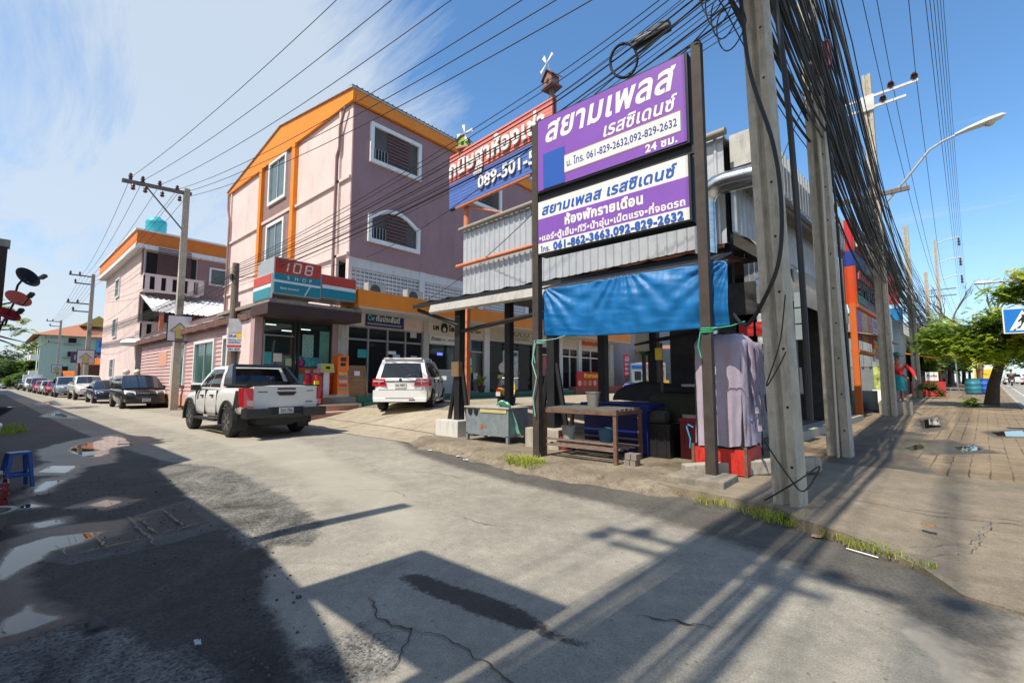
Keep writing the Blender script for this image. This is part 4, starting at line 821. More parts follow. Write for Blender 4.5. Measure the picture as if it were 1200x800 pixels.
# ================================================= VEHICLES  (car frame: +x forward, y left, z up)
def ringp(x, zb, zt, w, crown=.03, prof=None):
 pr_ = prof or ((.80, 0), (.92, .05), (.975, .18), (1, .48), (.985, .76), (.955, .91), (.90, .975), (.80, 1.0))
 h = [(w * fy, zb + (zt - zb) * fz) for fy, fz in pr_]
 return [V((x, y, z)) for y, z in h] + [V((x, w * .4, zt + crown)), V((x, -w * .4, zt + crown))] + [V((x, -y, z)) for y, z in h[::-1]]
def body_loft(st, crown=.03):
 """stations (x, zb, zt, w) interpolated smoothly"""
 m = MB(); out = []
 for (a, b_) in zip(st, st[1:]):
  k = max(1, int(abs(b_[0] - a[0]) / .16))
  for i in range(k):
   t = i / k; out.append([a[j] + (b_[j] - a[j]) * t for j in range(4)])
 out.append(list(st[-1])); m.loft([ringp(x, zb, zt, w_, crown) for x, zb, zt, w_ in out]); return m
def cut_arches(o, axles, r, w):
 c = MB()
 for ax_ in axles:
  for s in (-1, 1): c.cyl((ax_, s * (w - .30), r - .01), (ax_, s * (w + .15), r - .01), r + .075, n=28)
 k = c.build('cutter', DARK); k.parent = o.parent
 md = o.modifiers.new('b', 'BOOLEAN'); md.operation = 'DIFFERENCE'; md.object = k; md.solver = 'EXACT'
 bpy.context.view_layer.update()
 me = bpy.data.meshes.new_from_object(o.evaluated_get(bpy.context.evaluated_depsgraph_get()))
 o.modifiers.clear(); old = o.data; o.data = me; bpy.data.meshes.remove(old); bpy.data.objects.remove(k)
 for p in me.polygons: p.use_smooth = True
 me.set_sharp_from_angle(angle=R(38))
def lerp3(a, b_, t): return a + (b_ - a) * t
class Cab:
 def __init__(s, xb0, xb1, wb, zb, xr0, xr1, wr, zr, bow=.03):
  s.B = [V((xb0, -wb, zb)), V((xb1, -wb, zb)), V((xb1, wb, zb)), V((xb0, wb, zb))]; s.T = [V((xr0, -wr, zr)), V((xr1, -wr, zr)), V((xr1, wr, zr)), V((xr0, wr, zr))]; s.bow = bow
 def P(s, side, u, t):
  i, j = {'r': (0, 1), 'f': (1, 2), 'l': (2, 3), 'b': (3, 0)}[side]
  p = lerp3(lerp3(s.B[i], s.B[j], u), lerp3(s.T[i], s.T[j], u), t)
  n_ = (s.B[j] - s.B[i]).cross(s.T[i] - s.B[i]).normalized()
  return p + n_ * (s.bow * (4 * u * (1 - u)) * (1 if side in 'fb' else .4) + s.bow * .8 * 4 * t * (1 - t) * (1 if side in 'lr' else .5)), n_
 def shell(s):
  m = MB(); n = 8
  for sd_ in 'rflb': m.grid(lambda u, t: s.P(sd_, u, t)[0], n, 6)
  c = [s.P(k, u, 1)[0] for k, u in (('r', 0), ('r', 1), ('l', 0), ('l', 1))]
  def top(u, v_):
   e0 = s.P('b', 1 - v_, 1)[0]; e1 = s.P('f', v_, 1)[0]; p = lerp3(e0, e1, u); a = s.P('r', u, 1)[0]; b_ = s.P('l', 1 - u, 1)[0]
   p.z += .05 * 4 * u * (1 - u) * (4 * v_ * (1 - v_)) + .015; p.y = lerp3(a, b_, v_).y; return p
  m.grid(top, n, 8); bmesh.ops.remove_doubles(m.b, verts=m.b.verts[:], dist=.022); return m
 def pane(s, side, u0, u1, t0, t1, sl=0, sr=0, off=.008, n=8):
  m = MB(); m.grid(lambda u, t: (lambda q: q[0] + q[1] * off)(s.P(side, lerp3(u0 + sl * (t), u1 + sr * (t), u), lerp3(t0, t1, t))), n, n); return m
def wheel(par, x, y, r, wd, rim, spokes=6):
 s = 1 if y > 0 else -1; wo = thing('wheel', None, None, (x, y, r)); wo.parent = par
 m = MB(); h = wd / 2; m.lathe([(r * .6, -h), (r * .9, -h), (r * .985, -h * .75), (r, -h * .4), (r, h * .4), (r * .985, h * .75), (r * .9, h), (r * .6, h)], axis='y', n=28); m.build('tyre', RUBBER, wo, smooth=40)
 m = MB(); m.lathe([(.05, -h * .7), (r * .64, -h * .7), (r * .66, -h), (r * .66, h), (r * .60, h * .98), (r * .57, h * .5), (.1, h * .45)] if s > 0 else [(.1, -h * .45), (r * .57, -h * .5), (r * .60, -h * .98), (r * .66, -h), (r * .66, h), (r * .64, h * .7), (.05, h * .7)], axis='y', n=24)
 m.build('rim', pm('rim_dark', (.05, .05, .052), .4, .6, var=0), wo, smooth=35)
 m = MB()
 for k in range(spokes):
  a = 2 * pi * k / spokes; d = V((cos(a), 0, sin(a))); e = V((-sin(a), 0, cos(a)))
  p0 = V((0, s * h * .82, 0)); p1 = d * r * .6 + V((0, s * h * .9, 0))
  m.hexa([p0 - e * .045 - V((0, .02, 0)), p1 - e * .03 - V((0, .02, 0)), p1 + e * .03 - V((0, .02, 0)), p0 + e * .045 - V((0, .02, 0)), p0 - e * .045 + V((0, .02, 0)), p1 - e * .03 + V((0, .02, 0)), p1 + e * .03 + V((0, .02, 0)), p0 + e * .045 + V((0, .02, 0))])
 m.lathe([(.001, s * h * .8), (.07, s * h * .86), (.07, s * h * .95), (.001, s * h)][::1], axis='y', n=12); m.build('spokes', rim, wo)
 return wo
def bits(par, name, mat, boxes, bevel=.012, **k):
 m = MB()
 for b_ in boxes: m.box(*b_)
 return m.build(name, mat, par, bevel=bevel, **k)
def plate(par, x, z, rz, txt='', w_=.34, h=.15, y=0):
 p = MB(); s = -1 if rz else 1; p.box(x - .01, x + .01, y - w_ / 2, y + w_ / 2, z - h / 2, z + h / 2); o = p.build('number_plate', pm('plate', (.6, .6, .58), .4, var=.03), par)
 if txt:
  t = MB(); text(t, txt, (x + s * .0125, y, z - .03), (0, -1, 0) if rz else (0, 1, 0), (0, 0, 1), height=.075, width=w_ * .8, align='c', bold=.03); t.build('lettering', BLACK, o)
 return o
def mirror_(par, x, y, z, mat):
 s = 1 if y > 0 else -1; m = MB(); m.box(x - .07, x + .09, y, y + s * .2, z - .02, z + .14); m.box(x - .02, x + .04, y - s * .12, y + .01 * s, z - .01, z + .03); return m.build('wing_mirror', mat, par, bevel=.03)
# ---- white double cab pickup seen from behind
PW = gloss('white', (.74, .73, .70))
pk = thing('pickup_truck', 'white double cab pickup with black roll bar and side stripes stopped in the lane', 'pickup truck', (-14.35, 4.9, .0), R(180.5))
st = [(-2.60, .62, 1.20, .87), (-2.57, .60, 1.255, .90), (-2.3, .58, 1.265, .925), (-1.0, .50, 1.245, .93), (-.72, .46, 1.20, .93), (.9, .44, 1.17, .93), (1.3, .45, 1.13, .925), (2.0, .48, 1.07, .91), (2.4, .5, .98, .86), (2.58, .52, .88, .75), (2.62, .54, .80, .68)]
b = body_loft(st).build('body', PW, pk, smooth=38); cut_arches(b, (1.62, -1.44), .385, .93)
cab = Cab(-.86, 1.22, .86, 1.17, -.62, .42, .68, 1.78); cab.shell().build('cab', PW, pk, smooth=40)
cab.pane('b', .07, .93, .10, .90).build('rear_window', CGLASS, pk, smooth=60); cab.pane('f', .05, .95, .06, .93).build('windscreen', CGLASS, pk, smooth=60)
for sd_, a in (('r', 1), ('l', 0)):
 for u0, u1, sl, sr in ((.10, .47, .02, 0), (.50, .90, 0, -.07)):
  if not a: u0, u1, sl, sr = 1 - u1, 1 - u0, -sr, -sl
  cab.pane(sd_, u0, u1, .10, .88, sl, sr).build('side_window', CGLASS, pk, smooth=60)
bits(pk, 'bed_liner', pm('bed_black', (.02, .02, .021), .6, var=.2), [(-2.5, -.98, -.80, .80, 1.24, 1.272), (-2.55, -.95, .79, .88, 1.262, 1.315), (-2.55, -.95, -.88, -.79, 1.262, 1.315), (-2.55, -2.47, -.79, .79, 1.262, 1.31)], .008)
RBM = pm('roll_bar_black', (.03, .032, .036), .25, .5, var=.05, coat=.6)
m = MB()
for s in (-1, 1): m.hexa([(-1.55, s * .80, 1.29), (-.95, s * .80, 1.29), (-.95, s * .88, 1.29), (-1.55, s * .88, 1.29), (-.98, s * .62, 1.80), (-.68, s * .62, 1.80), (-.68, s * .70, 1.80), (-.98, s * .70, 1.80)])
m.hexa([(-.98, -.7, 1.76), (-.68, -.7, 1.76), (-.68, .7, 1.76), (-.98, .7, 1.76), (-.96, -.66, 1.84), (-.7, -.66, 1.84), (-.7, .66, 1.84), (-.96, .66, 1.84)]); m.box(-1.0, -.7, -.82, .82, 1.28, 1.38)
m.build('roll_bar', RBM, pk, bevel=.025)
tg = bits(pk, 'tailgate', PW, [(-2.635, -2.58, -.76, .76, .74, 1.27)], .018)
m = MB(); m.prism([(-.24, 1.13), (.24, 1.13), (.17, 1.04), (-.17, 1.04)], (-2.66, 0, 0), (0, 1, 0), (0, 0, 1), (.03, 0, 0)); m.build('handle', PLASTIC_BK, tg, bevel=.006)
bits(tg, 'brake_light', pm('dark_red', (.15, .01, .012), .2, var=0), [(-2.645, -2.62, -.22, .22, 1.185, 1.225)], .004)
m = MB(); m.box(-2.64, -2.63, .45, .66, 1.12, 1.145); m.box(-2.64, -2.63, -.68, -.5, 1.14, 1.16); m.box(-2.64, -2.63, -.66, -.48, .86, .885); m.build('badge', pm('badge_grey', (.12, .12, .12), .3, .8, var=0), tg)
for s in (-1, 1):
 m = MB(); y0, y1 = s * .765, s * .925
 m.hexa([(-2.67, s * .77, .76), (-2.61, s * .955, .78), (-2.33, s * .965, .78), (-2.5, y0, .76), (-2.66, s * .79, 1.23), (-2.58, s * .955, 1.23), (-2.24, s * .96, 1.22), (-2.5, y0, 1.24)]); tl = m.build('tail_light', TAIL, pk, bevel=.015)
 m = MB(); m.hexa([(-2.676, s * .76, .80), (-2.635, s * .89, .81), (-2.48, s * .87, .81), (-2.6, y0, .80), (-2.674, s * .76, .93), (-2.633, s * .892, .94), (-2.48, s * .87, .94), (-2.6, y0, .93)]); m.build('reversing_lens', pm('lens_pink', (.5, .3, .3), .15, var=0), tl)
bp = bits(pk, 'rear_bumper', pm('bumper_chrome_dark', (.07, .072, .075), .25, .7, var=.08), [(-2.80, -2.45, .40, .95, .52, .74), (-2.80, -2.45, -.95, -.40, .52, .74), (-2.72, -2.5, -.42, .42, .50, .60)], .03)
bits(pk, 'bumper_infill', PLASTIC_BK, [(-2.66, -2.52, -.42, .42, .58, .76), (-2.5, -1.9, -.6, .6, .35, .52), (-2.4, 2.2, -.3, .3, .3, .5)], .01)
plate(pk, -2.67, .67, 1, '3วว 736'); m = MB(); m.box(-2.645, -2.6, -.82, -.7, 1.30, 1.40); m.build('yellow_tag', pm('tag_yellow', (.8, .62, .02), .5, var=0), pk)
for s in (-1, 1):
 for ax_, z in ((1.62, .385), (-1.44, .385)):
  m = MB()
  for k in range(11):
   a0, a1 = pi * (-.06 + 1.12 * k / 11), pi * (-.06 + 1.12 * (k + 1) / 11); r0, r1 = .455, .535
   P4 = [(ax_ + r0 * cos(a0), z + r0 * sin(a0)), (ax_ + r1 * cos(a0), z + r1 * sin(a0)), (ax_ + r1 * cos(a1), z + r1 * sin(a1)), (ax_ + r0 * cos(a1), z + r0 * sin(a1))]
   m.hexa([(x, s * .86, zz) for x, zz in P4] + [(x, s * .965, zz) for x, zz in P4])
  m.build('wheel_arch_trim', PLASTIC_BK, pk, smooth=40)
for s in (-1, 1):
 m = MB()
 for k in range(3):
  x = -1.93 - k * .13; m.hexa([(x, s * .9, .72 + .02 * k), (x + .08, s * .9, .72 + .02 * k), (x + .08, s * .945, .72 + .02 * k), (x, s * .939, .72 + .02 * k), (x - .16, s * .88, 1.16), (x - .08, s * .88, 1.16), (x - .08, s * .942, 1.16), (x - .16, s * .937, 1.16)])
 m.build('stripe_decal', pm('decal', (.03, .03, .03), .5, var=0), pk)
 bits(pk, 'side_step', PLASTIC_BK, [(-.75, 1.0, s * .84, s * 1.0, .36, .42)], .02); mirror_(pk, .95, s * .88, 1.15, PLASTIC_BK)
 bits(pk, 'door_handle', PLASTIC_BK, [(-.35, -.17, s * .915, s * .96, 1.0, 1.04)], .008); bits(pk, 'door_handle', PLASTIC_BK, [(.45, .63, s * .915, s * .96, .98, 1.02)], .008)
 for x in (-.62, .28, 1.12): m = MB(); m.box(x - .006, x + .006, s * .87, s * .933, .5, 1.15); m.build('door_seam', BLACK, pk)
 bits(pk, 'mud_flap', PLASTIC_BK, [(-1.93, -1.9, s * .62, s * .92, .18, .6)], .004); bits(pk, 'headlight', LAMP, [(2.3, 2.5, s * .55, s * .85, .86, .98)], .03)
RIMD = pm('rim_grey', (.3, .3, .31), .3, .8, var=0)
for x in (1.62, -1.44):
 for s in (-1, 1): wheel(pk, x, s * .80, .385, .25, RIMD)
# ---- white seven seat SUV on the forecourt, its rear to us
suv = thing('suv', 'white seven seat SUV with red tail lights parked nose towards the shops', 'car', (-14.02, 10.55, .40), R(132.2))
PW2 = gloss('pearl_white', (.80, .79, .77))
st = [(-2.36, .50, .92, .70), (-2.33, .42, 1.00, .80), (-2.22, .36, 1.07, .87), (-1.9, .33, 1.09, .905), (0, .33, 1.08, .92), (1.2, .33, 1.05, .92), (1.7, .35, 1.03, .90), (2.1, .38, .98, .86), (2.3, .42, .88, .76), (2.36, .5, .78, .65)]
b = body_loft(st).build('body', PW2, suv, smooth=38); cut_arches(b, (1.38, -1.37), .375, .92)
cab = Cab(-2.2, 1.3, .85, 1.05, -2.0, .40, .68, 1.70, .035); cab.shell().build('cab', PW2, suv, smooth=40)
cab.pane('b', .09, .91, .06, .80).build('rear_window', CGLASS, suv, smooth=60); cab.pane('f', .05, .95, .06, .93).build('windscreen', CGLASS, suv, smooth=60)
for sd_, a in (('r', 1), ('l', 0)):
 for u0, u1, sl, sr in ((.05, .30, .03, 0), (.32, .58, .0, 0), (.60, .90, 0, -.16)):
  if not a: u0, u1, sl, sr = 1 - u1, 1 - u0, -sr, -sl
  cab.pane(sd_, u0, u1, .10, .86, sl, sr).build('side_window', CGLASS, suv, smooth=60)
bits(suv, 'tail_gate', PW2, [(-2.375, -2.30, -.70, .70, .72, 1.02)], .03)
bits(suv, 'chrome_strip', CHROME, [(-2.39, -2.36, -.46, .46, .965, 1.0)], .006)
for s in (-1, 1):
 m = MB(); m.hexa([(-2.42, s * .44, .83), (-2.35, s * .91, .83), (-2.0, s * .95, .83), (-2.2, s * .46, .83), (-2.41, s * .50, 1.06), (-2.32, s * .91, 1.07), (-1.95, s * .94, 1.06), (-2.2, s * .5, 1.05)]); tl = m.build('tail_light', TAIL, suv, bevel=.02)
 m = MB(); m.hexa([(-2.428, s * .52, .96), (-2.37, s * .88, .96), (-2.2, s * .85, .96), (-2.3, s * .5, .96), (-2.426, s * .52, 1.01), (-2.36, s * .88, 1.01), (-2.2, s * .85, 1.01), (-2.3, s * .5, 1.01)]); m.build('clear_lens', pm('lens_pink', (.5, .3, .3), .15, var=0), tl)
 bits(suv, 'reflector', pm('lens_amber', (.45, .16, .08), .2, var=0), [(-2.43, -2.4, s * .72, s * .82, .52, .58)], .01); mirror_(suv, 1.0, s * .88, 1.05, PW2)
 bits(suv, 'door_handle', CHROME, [(-.7, -.52, s * .905, s * .945, .93, .97)], .008); bits(suv, 'door_handle', CHROME, [(.25, .43, s * .91, s * .95, .93, .97)], .008)
 m = MB(); m.tube([(-1.9, s * .6, 1.74), (-1.7, s * .6, 1.79), (.0, s * .6, 1.79), (.2, s * .6, 1.74)], .018, 6); m.build('roof_rail', ALU, suv)
 bits(suv, 'side_step', PW2, [(-.9, .9, s * .82, s * .96, .28, .36)], .02); bits(suv, 'headlight', LAMP, [(2.1, 2.3, s * .5, s * .8, .76, .9)], .03)
 for x in (-.95, .02, .98): m = MB(); m.box(x - .006, x + .006, s * .87, s * .922, .42, 1.05); m.build('door_seam', BLACK, suv)
bits(suv, 'rear_bumper', PW2, [(-2.44, -2.15, -.86, .86, .40, .70)], .06); bits(suv, 'bumper_lip', PW2, [(-2.47, -2.2, -.84, .84, .33, .43)], .03)
bits(suv, 'bumper_valance', PLASTIC_BK, [(-2.455, -2.3, -.45, .45, .405, .45)], .008); bits(suv, 'gate_seam', BLACK, [(-2.379, -2.36, -.72, .72, .715, .722)], .001); bits(suv, 'spoiler', PW2, [(-2.10, -1.8, -.62, .62, 1.71, 1.76)], .02); m = MB(); m.tube([(-2.24, -.05, 1.08), (-2.2, -.32, 1.22)], .012, 5); m.build('rear_wiper', BLACK, suv)
plate(suv, -2.395, .86, 1, 'ฉน 663', .36, .17); bits(suv, 'tow_eye', BLACK, [(-2.47, -2.44, -.5, -.3, .36, .41)], .004)
m = MB(); m.lathe([(.05, 0), (.05, .015)], (-2.39, 0, 1.03), 'x', 16); m.build('badge', CHROME, suv)
for x in (1.38, -1.37):
 for s in (-1, 1): wheel(suv, x, s * .80, .375, .26, ALU)
# ---- parked cars, nose towards us
def simple_car(name, label, col, loc, rz, kind='sedan', group=None, txt=''):
 c = thing(name, label, {'pickup_truck': 'pickup truck', 'van': 'van'}.get(name, 'car'), loc, R(rz), group)
 P_ = dict(sedan=([(-2.2, .42, .80, .62), (-2.15, .32, .90, .76), (-1.6, .24, .96, .84), (0, .22, .93, .86), (1.2, .24, .88, .85), (1.9, .27, .78, .80), (2.15, .32, .66, .68), (2.2, .4, .58, .55)], (-1.75, 1.05, .78, .90, -1.05, .25, .60, 1.38), .86, .31, (1.3, -1.3)),
    mpv=([(-2.2, .42, .95, .70), (-2.15, .3, 1.02, .84), (0, .24, 1.02, .91), (1.2, .25, .99, .90), (1.7, .27, .92, .87), (2.1, .3, .78, .78), (2.2, .38, .66, .62)], (-2.15, 1.45, .85, 1.0, -1.85, .35, .70, 1.66), .91, .33, (1.35, -1.35)),
    pick=([(-2.55, .6, 1.1, .82), (-2.5, .55, 1.2, .88), (-.7, .45, 1.16, .91), (1.2, .44, 1.14, .91), (1.9, .46, 1.08, .89), (2.35, .48, .98, .82), (2.5, .55, .85, .7)], (-.75, 1.15, .85, 1.15, -.6, .35, .68, 1.74), .91, .38, (1.55, -1.4)),
    suv=([(-2.2, .45, .95, .75), (-2.1, .36, 1.05, .86), (0, .33, 1.05, .90), (1.3, .34, 1.03, .90), (1.9, .37, .98, .86), (2.2, .42, .85, .74), (2.25, .5, .75, .62)], (-2.1, 1.15, .84, 1.04, -1.9, .35, .68, 1.72), .9, .36, (1.35, -1.35)))[kind]
 st, cb, w_, r, axl = P_; pt = gloss(col[0], col[1])
 b = body_loft(st).build('body', pt, c, smooth=38); cut_arches(b, axl, r, w_)
 k = Cab(*cb, .03); k.shell().build('cab', pt, c, smooth=40)
 k.pane('f', .05, .95, .05, .93).build('windscreen', pm('windscreen_sky', (.02, .03, .045), .03, var=0, spec=1.), c, smooth=60); k.pane('b', .08, .92, .1, .85).build('rear_window', CGLASS, c, smooth=60)
 for sd_, a in (('r', 1), ('l', 0)):
  for u0, u1, sl, sr in ((.08, .46, .07, 0), (.49, .90, 0, -.12)):
   if not a: u0, u1, sl, sr = 1 - u1, 1 - u0, -sr, -sl
   k.pane(sd_, u0, u1, .1, .87, sl, sr).build('side_window', CGLASS, c, smooth=60)
 xf = st[-1][0]; zf = st[-3][2]
 for s in (-1, 1):
  m = MB(); m.hexa([(xf - .02, s * .42, zf - .22), (xf - .22, s * (w_ - .08), zf - .18), (xf - .4, s * .6, zf - .2), (xf - .2, s * .4, zf - .2), (xf - .06, s * .44, zf - .06), (xf - .42, s * (w_ - .07), zf + .02), (xf - .5, s * .6, zf), (xf - .25, s * .4, zf - .05)]); m.build('headlight', LAMP, c, bevel=.02)
  mirror_(c, cb[1] - .35, s * (cb[2] + .04), cb[3] + .02, pt); bits(c, 'tail_light', TAIL, [(-abs(st[0][0]) - .02, -abs(st[0][0]) + .2, s * .5, s * (w_ - .13), cb[3] - .22, cb[3] - .08)], .02)
 bits(c, 'front_bumper', pt, [(xf - .25, xf + .05, -w_ * .86, w_ * .86, st[-1][1] - .12, st[-1][1] + .12)], .06)
 bits(c, 'grille', PLASTIC_BK, [(xf - .06, xf + .015, -.36, .36, zf - .2, zf - .09), (xf + .04, xf + .06, -.5, .5, st[-1][1] - .08, st[-1][1])], .012)
 bits(c, 'grille_bar', CHROME, [(xf, xf + .025, -.38, .38, zf - .155, zf - .135)], .005); plate(c, xf + .065, st[-1][1] + .06, 0, txt)
 for x in axl:
  for s in (-1, 1): wheel(c, x, s * (w_ - .12), r, .21, ALU, 7)
 return c
GP = 'cars parked along the lane'
simple_car('minivan', 'black people carrier parked first in the row before the arrow sign pole', ('black', (.012, .013, .016)), (-31.3, 5.35, 0), 0, 'mpv', GP, '5473')
simple_car('sedan', 'dark blue saloon parked directly behind the black people carrier', ('navy', (.012, .02, .055)), (-39.6, 5.2, 0), 0, 'sedan', GP, '2188')
simple_car('pickup_truck', 'white pickup parked nose out behind the dark blue saloon', ('white2', (.7, .69, .66)), (-47.6, 5.1, 0), 1, 'pick', GP)
simple_car('sedan', 'silver blue estate parked behind the white pickup, before two red cars', ('silver_blue', (.25, .30, .36)), (-55.8, 4.7, 0), 0, 'suv', GP)
simple_car('hatchback', 'dark red hatchback parked behind the silver blue estate', ('dark_red', (.32, .015, .03)), (-63, 4.55, 0), 0, 'sedan', GP)
simple_car('hatchback', 'pale silver saloon parked between two red cars far along the lane', ('silver', (.42, .43, .44)), (-69.5, 4.5, 0), 0, 'sedan', GP)
simple_car('hatchback', 'bright pinkish red small car far along the lane', ('pinkred', (.5, .05, .09)), (-75.5, 4.4, 0), 0, 'sedan', GP)
simple_car('suv', 'grey SUV with white lamps far along the lane', ('grey', (.16, .17, .18)), (-83, 4.4, 0), 0, 'suv', GP)
bx = simple_car('pickup_truck', 'white box bodied pickup far along the lane', ('white3', (.7, .69, .66)), (-93, 4.3, 0), 0, 'pick', GP)
bits(bx, 'cargo_box', WHITE, [(-2.6, -.6, -.95, .95, 1.15, 2.3)], .03)
simple_car('sedan', 'small dark green car at the far end of the parked row', ('dgreen', (.02, .05, .045)), (-102, 4.0, 0), 0, 'suv', GP)
simple_car('sedan', 'pale car crossing at the very end of the lane by the trees', ('pale', (.4, .42, .42)), (-118, .6, 0), 60, 'sedan', GP)
# ================================================= SIGNS
PURP = pm('sign_purple', (.215, .075, .42), .4, var=.07, scale=1.3, coat=.15, grime=.10, bump=.03, bscale=3); SWHITE = pm('sign_white', (.75, .735, .70), .4, var=.04, coat=.1, grime=.10); SBLUE = pm('sign_blue', (.012, .09, .40), .4, var=.03)
NAVYT = pm('text_navy', (.02, .05, .25), .4, var=0); POSTW = pm('post_brown_black', (.05, .038, .03), .75, var=.35, scale=5, grime=.4)
fr = thing('billboard_posts', 'pair of tall dark square posts carrying the two purple signboards', 'sign posts', (-3.4, 6.27, .0))
for x, zt in ((-2.0, 6.13), (-4.86, 6.0)):
 m = MB(); m.box(x - .065, x + .065, 6.21, 6.33, .08, zt); o = m.build('post', POSTW, fr, True, bevel=.008)
m = MB(); m.box(-4.8, -2.06, 6.25, 6.31, 4.555, 4.675); m.build('cross_rail', BLACK, fr, True)
m = MB(); m.box(-2.44, -1.74, 5.86, 6.48, .0, .19); single(m, 'post_footing', pm('old_concrete', (.24, .21, .165), .9, var=.3, scale=5, bump=.4, grime=.7), 'low concrete slab at the foot of the nearest signpost', 'footing', (-2.1, 6.2, 0), bevel=.02)
def signbox(name, label, x0, x1, z0, z1, y=6.17, dep=.26):
 t = thing(name, label, 'sign', ((x0 + x1) / 2, y, z0))
 m = MB(); m.box(x0, x1, y + .012, y + dep, z0, z1); m.build('casing', BLACK, t, True, bevel=.01); return t
FX, FZ = (1, 0, 0), (0, 0, 1)
s = signbox('signboard', 'upper purple signboard with big white Thai lettering and a blue patch', -4.78, -2.11, 4.69, 6.03)
W_, H_, YS_ = 2.67, 1.34, 6.17
m = MB(); m.box(-4.75, -2.14, YS_ - .002, YS_ + .011, 4.72, 6.0); m.build('face_panel', PURP, s, True)
def U(u): return -4.78 + u * W_
m = MB(); text(m, 'สยามเพลส', (U(.07), YS_ - .006, 6.03 - H_ * .35), FX, FZ, height=.40, width=(.85) * W_, bold=.03, shear=.2); m.build('lettering', SWHITE, s, True)
m = MB(); text(m, 'เรสซิเดนซ์', (U(.50), YS_ - .006, 6.03 - H_ * .585), FX, FZ, height=.21, width=.43 * W_, bold=.025, shear=.2); m.build('lettering', SWHITE, s, True)
m = MB(); text(m, '24 ชม.', (U(.76), YS_ - .006, 6.03 - H_ * .955), FX, FZ, height=.115, width=.18 * W_, bold=.04); m.build('lettering', SWHITE, s, True)
for i, (c, e) in enumerate(((pm('line_red', (.6, .08, .1), .4, var=0), .024), (pm('line_teal', (.02, .35, .3), .4, var=0), .015), (SWHITE, .006))):
 m = MB(); m.box(U(.22) - e, U(.955) + e, YS_ - .0045 - .001 * i, YS_ - .003, 6.03 - H_ * .84 - e, 6.03 - H_ * .635 + e); m.build('number_box', c, s, True)
m = MB(); text(m, 'น. โทร. 061-829-2632,092-829-2632', (U(.24), YS_ - .008, 6.03 - H_ * .78), FX, FZ, height=.12, width=.70 * W_, bold=.02); m.build('lettering', NAVYT, s, True)
m = MB(); m.box(U(.055), U(.222), YS_ - .009, YS_ - .003, 6.03 - H_ * .97, 6.03 - H_ * .50); m.build('blue_patch', SBLUE, s, True)
s = signbox('signboard', 'lower white and purple signboard listing room amenities and phone numbers', -4.78, -2.11, 3.575, 4.54)
H2 = .965
m = MB(); m.box(-4.75, -2.14, YS_ - .002, YS_ + .011, 3.6, 4.515); m.build('face_panel', SWHITE, s, True)
m = MB(); m.box(-4.75, -2.14, YS_ - .005, YS_ - .0025, 4.54 - H2 * .79, 4.54 - H2 * .345); m.build('purple_band', PURP, s, True)
m = MB(); text(m, 'สยามเพลส เรสซิเดนซ์', (U(.04), YS_ - .008, 4.54 - H2 * .28), FX, FZ, height=.17, width=.88 * W_, bold=.025, shear=.2); m.build('lettering', SBLUE, s, True)
m = MB(); text(m, 'ห้องพักรายเดือน', (U(.22), YS_ - .008, 4.54 - H2 * .56), FX, FZ, height=.15, width=.52 * W_, bold=.05); m.build('lettering', SWHITE, s, True); m = MB(); text(m, '•แอร์•ตู้เย็น•ทีวี•น้ำอุ่น•เน็ตแรง•ที่จอดรถ', (U(.02), YS_ - .008, 4.54 - H2 * .755), FX, FZ, height=.105, width=.95 * W_, bold=.035); m.build('lettering', SWHITE, s, True)
m = MB(); text(m, 'โทร.', (U(.03), YS_ - .008, 4.54 - H2 * .95), FX, FZ, height=.085, bold=.02); m.build('lettering', SBLUE, s, True); m = MB(); text(m, '061-862-3663,092-829-2632', (U(.13), YS_ - .008, 4.54 - H2 * .955), FX, FZ, height=.125, width=.83 * W_, bold=.05); m.build('lettering', SBLUE, s, True)
# red and blue clapboard sign on the shed roof, in the main road frame
SRED = pm('sign_red', (.72, .19, .15), .6, var=.06, scale=2, grime=.12); SBL2 = pm('sign_blue_board', (.07, .14, .42), .6, var=.06, grime=.12)
rs = thing('rooftop_sign', 'red and blue boarded sign with raised white Thai letters on orange posts', 'sign', Mw(-6.6, -.1, 6.2), -MA)
def boards(name, mat, z0, z1, x0=-2.3, x1=2.3):
 m = MB(); z = z0
 while z < z1 - .01: m.hexa([(x0, -.022, z), (x1, -.022, z), (x1, .03, z), (x0, .03, z), (x0, -.015, z + .11), (x1, -.015, z + .11), (x1, .03, z + .11), (x0, .03, z + .11)]); z += .108
 return m.build(name, mat, rs)
boards('blue_boards', SBL2, .93, 1.8); boards('red_boards', SRED, 1.8, 2.74)
m = MB(); m.box(-2.32, 2.32, .032, .1, .9, 2.76); m.build('backing', BLACK, rs)
m = MB(); text(m, 'กนิษฐาห้องเช่า', (-2.22, -.06, 1.98), FX, FZ, height=.52, width=4.3, bold=.035, depth=.04); m.build('lettering', SWHITE, rs); m = MB(); text(m, 'ติดต่อ', (-.95, -.05, 1.66), FX, FZ, height=.13, width=.4, bold=.05, depth=.03); m.build('lettering', SWHITE, rs); m = MB(); text(m, '089-501-54', (-.72, -.05, 1.15), FX, FZ, height=.40, width=2.75, bold=.025, depth=.035); m.build('lettering', SWHITE, rs)
for x in (-1.62, 2.15):
 m = MB(); m.tube([(x, .2, .0), (x, .2, 2.7 if x < 0 else 2.95)], .1, 10); m.build('support_post', OSTEEL, rs, smooth=60)
m = MB(); m.tube([(-1.9, -.02, .86), (1.5, -.02, .86)], .045, 8); m.tube([(-1.62, .15, .9), (.6, .15, .05)], .03, 6); m.build('support_rail', OSTEEL, rs)
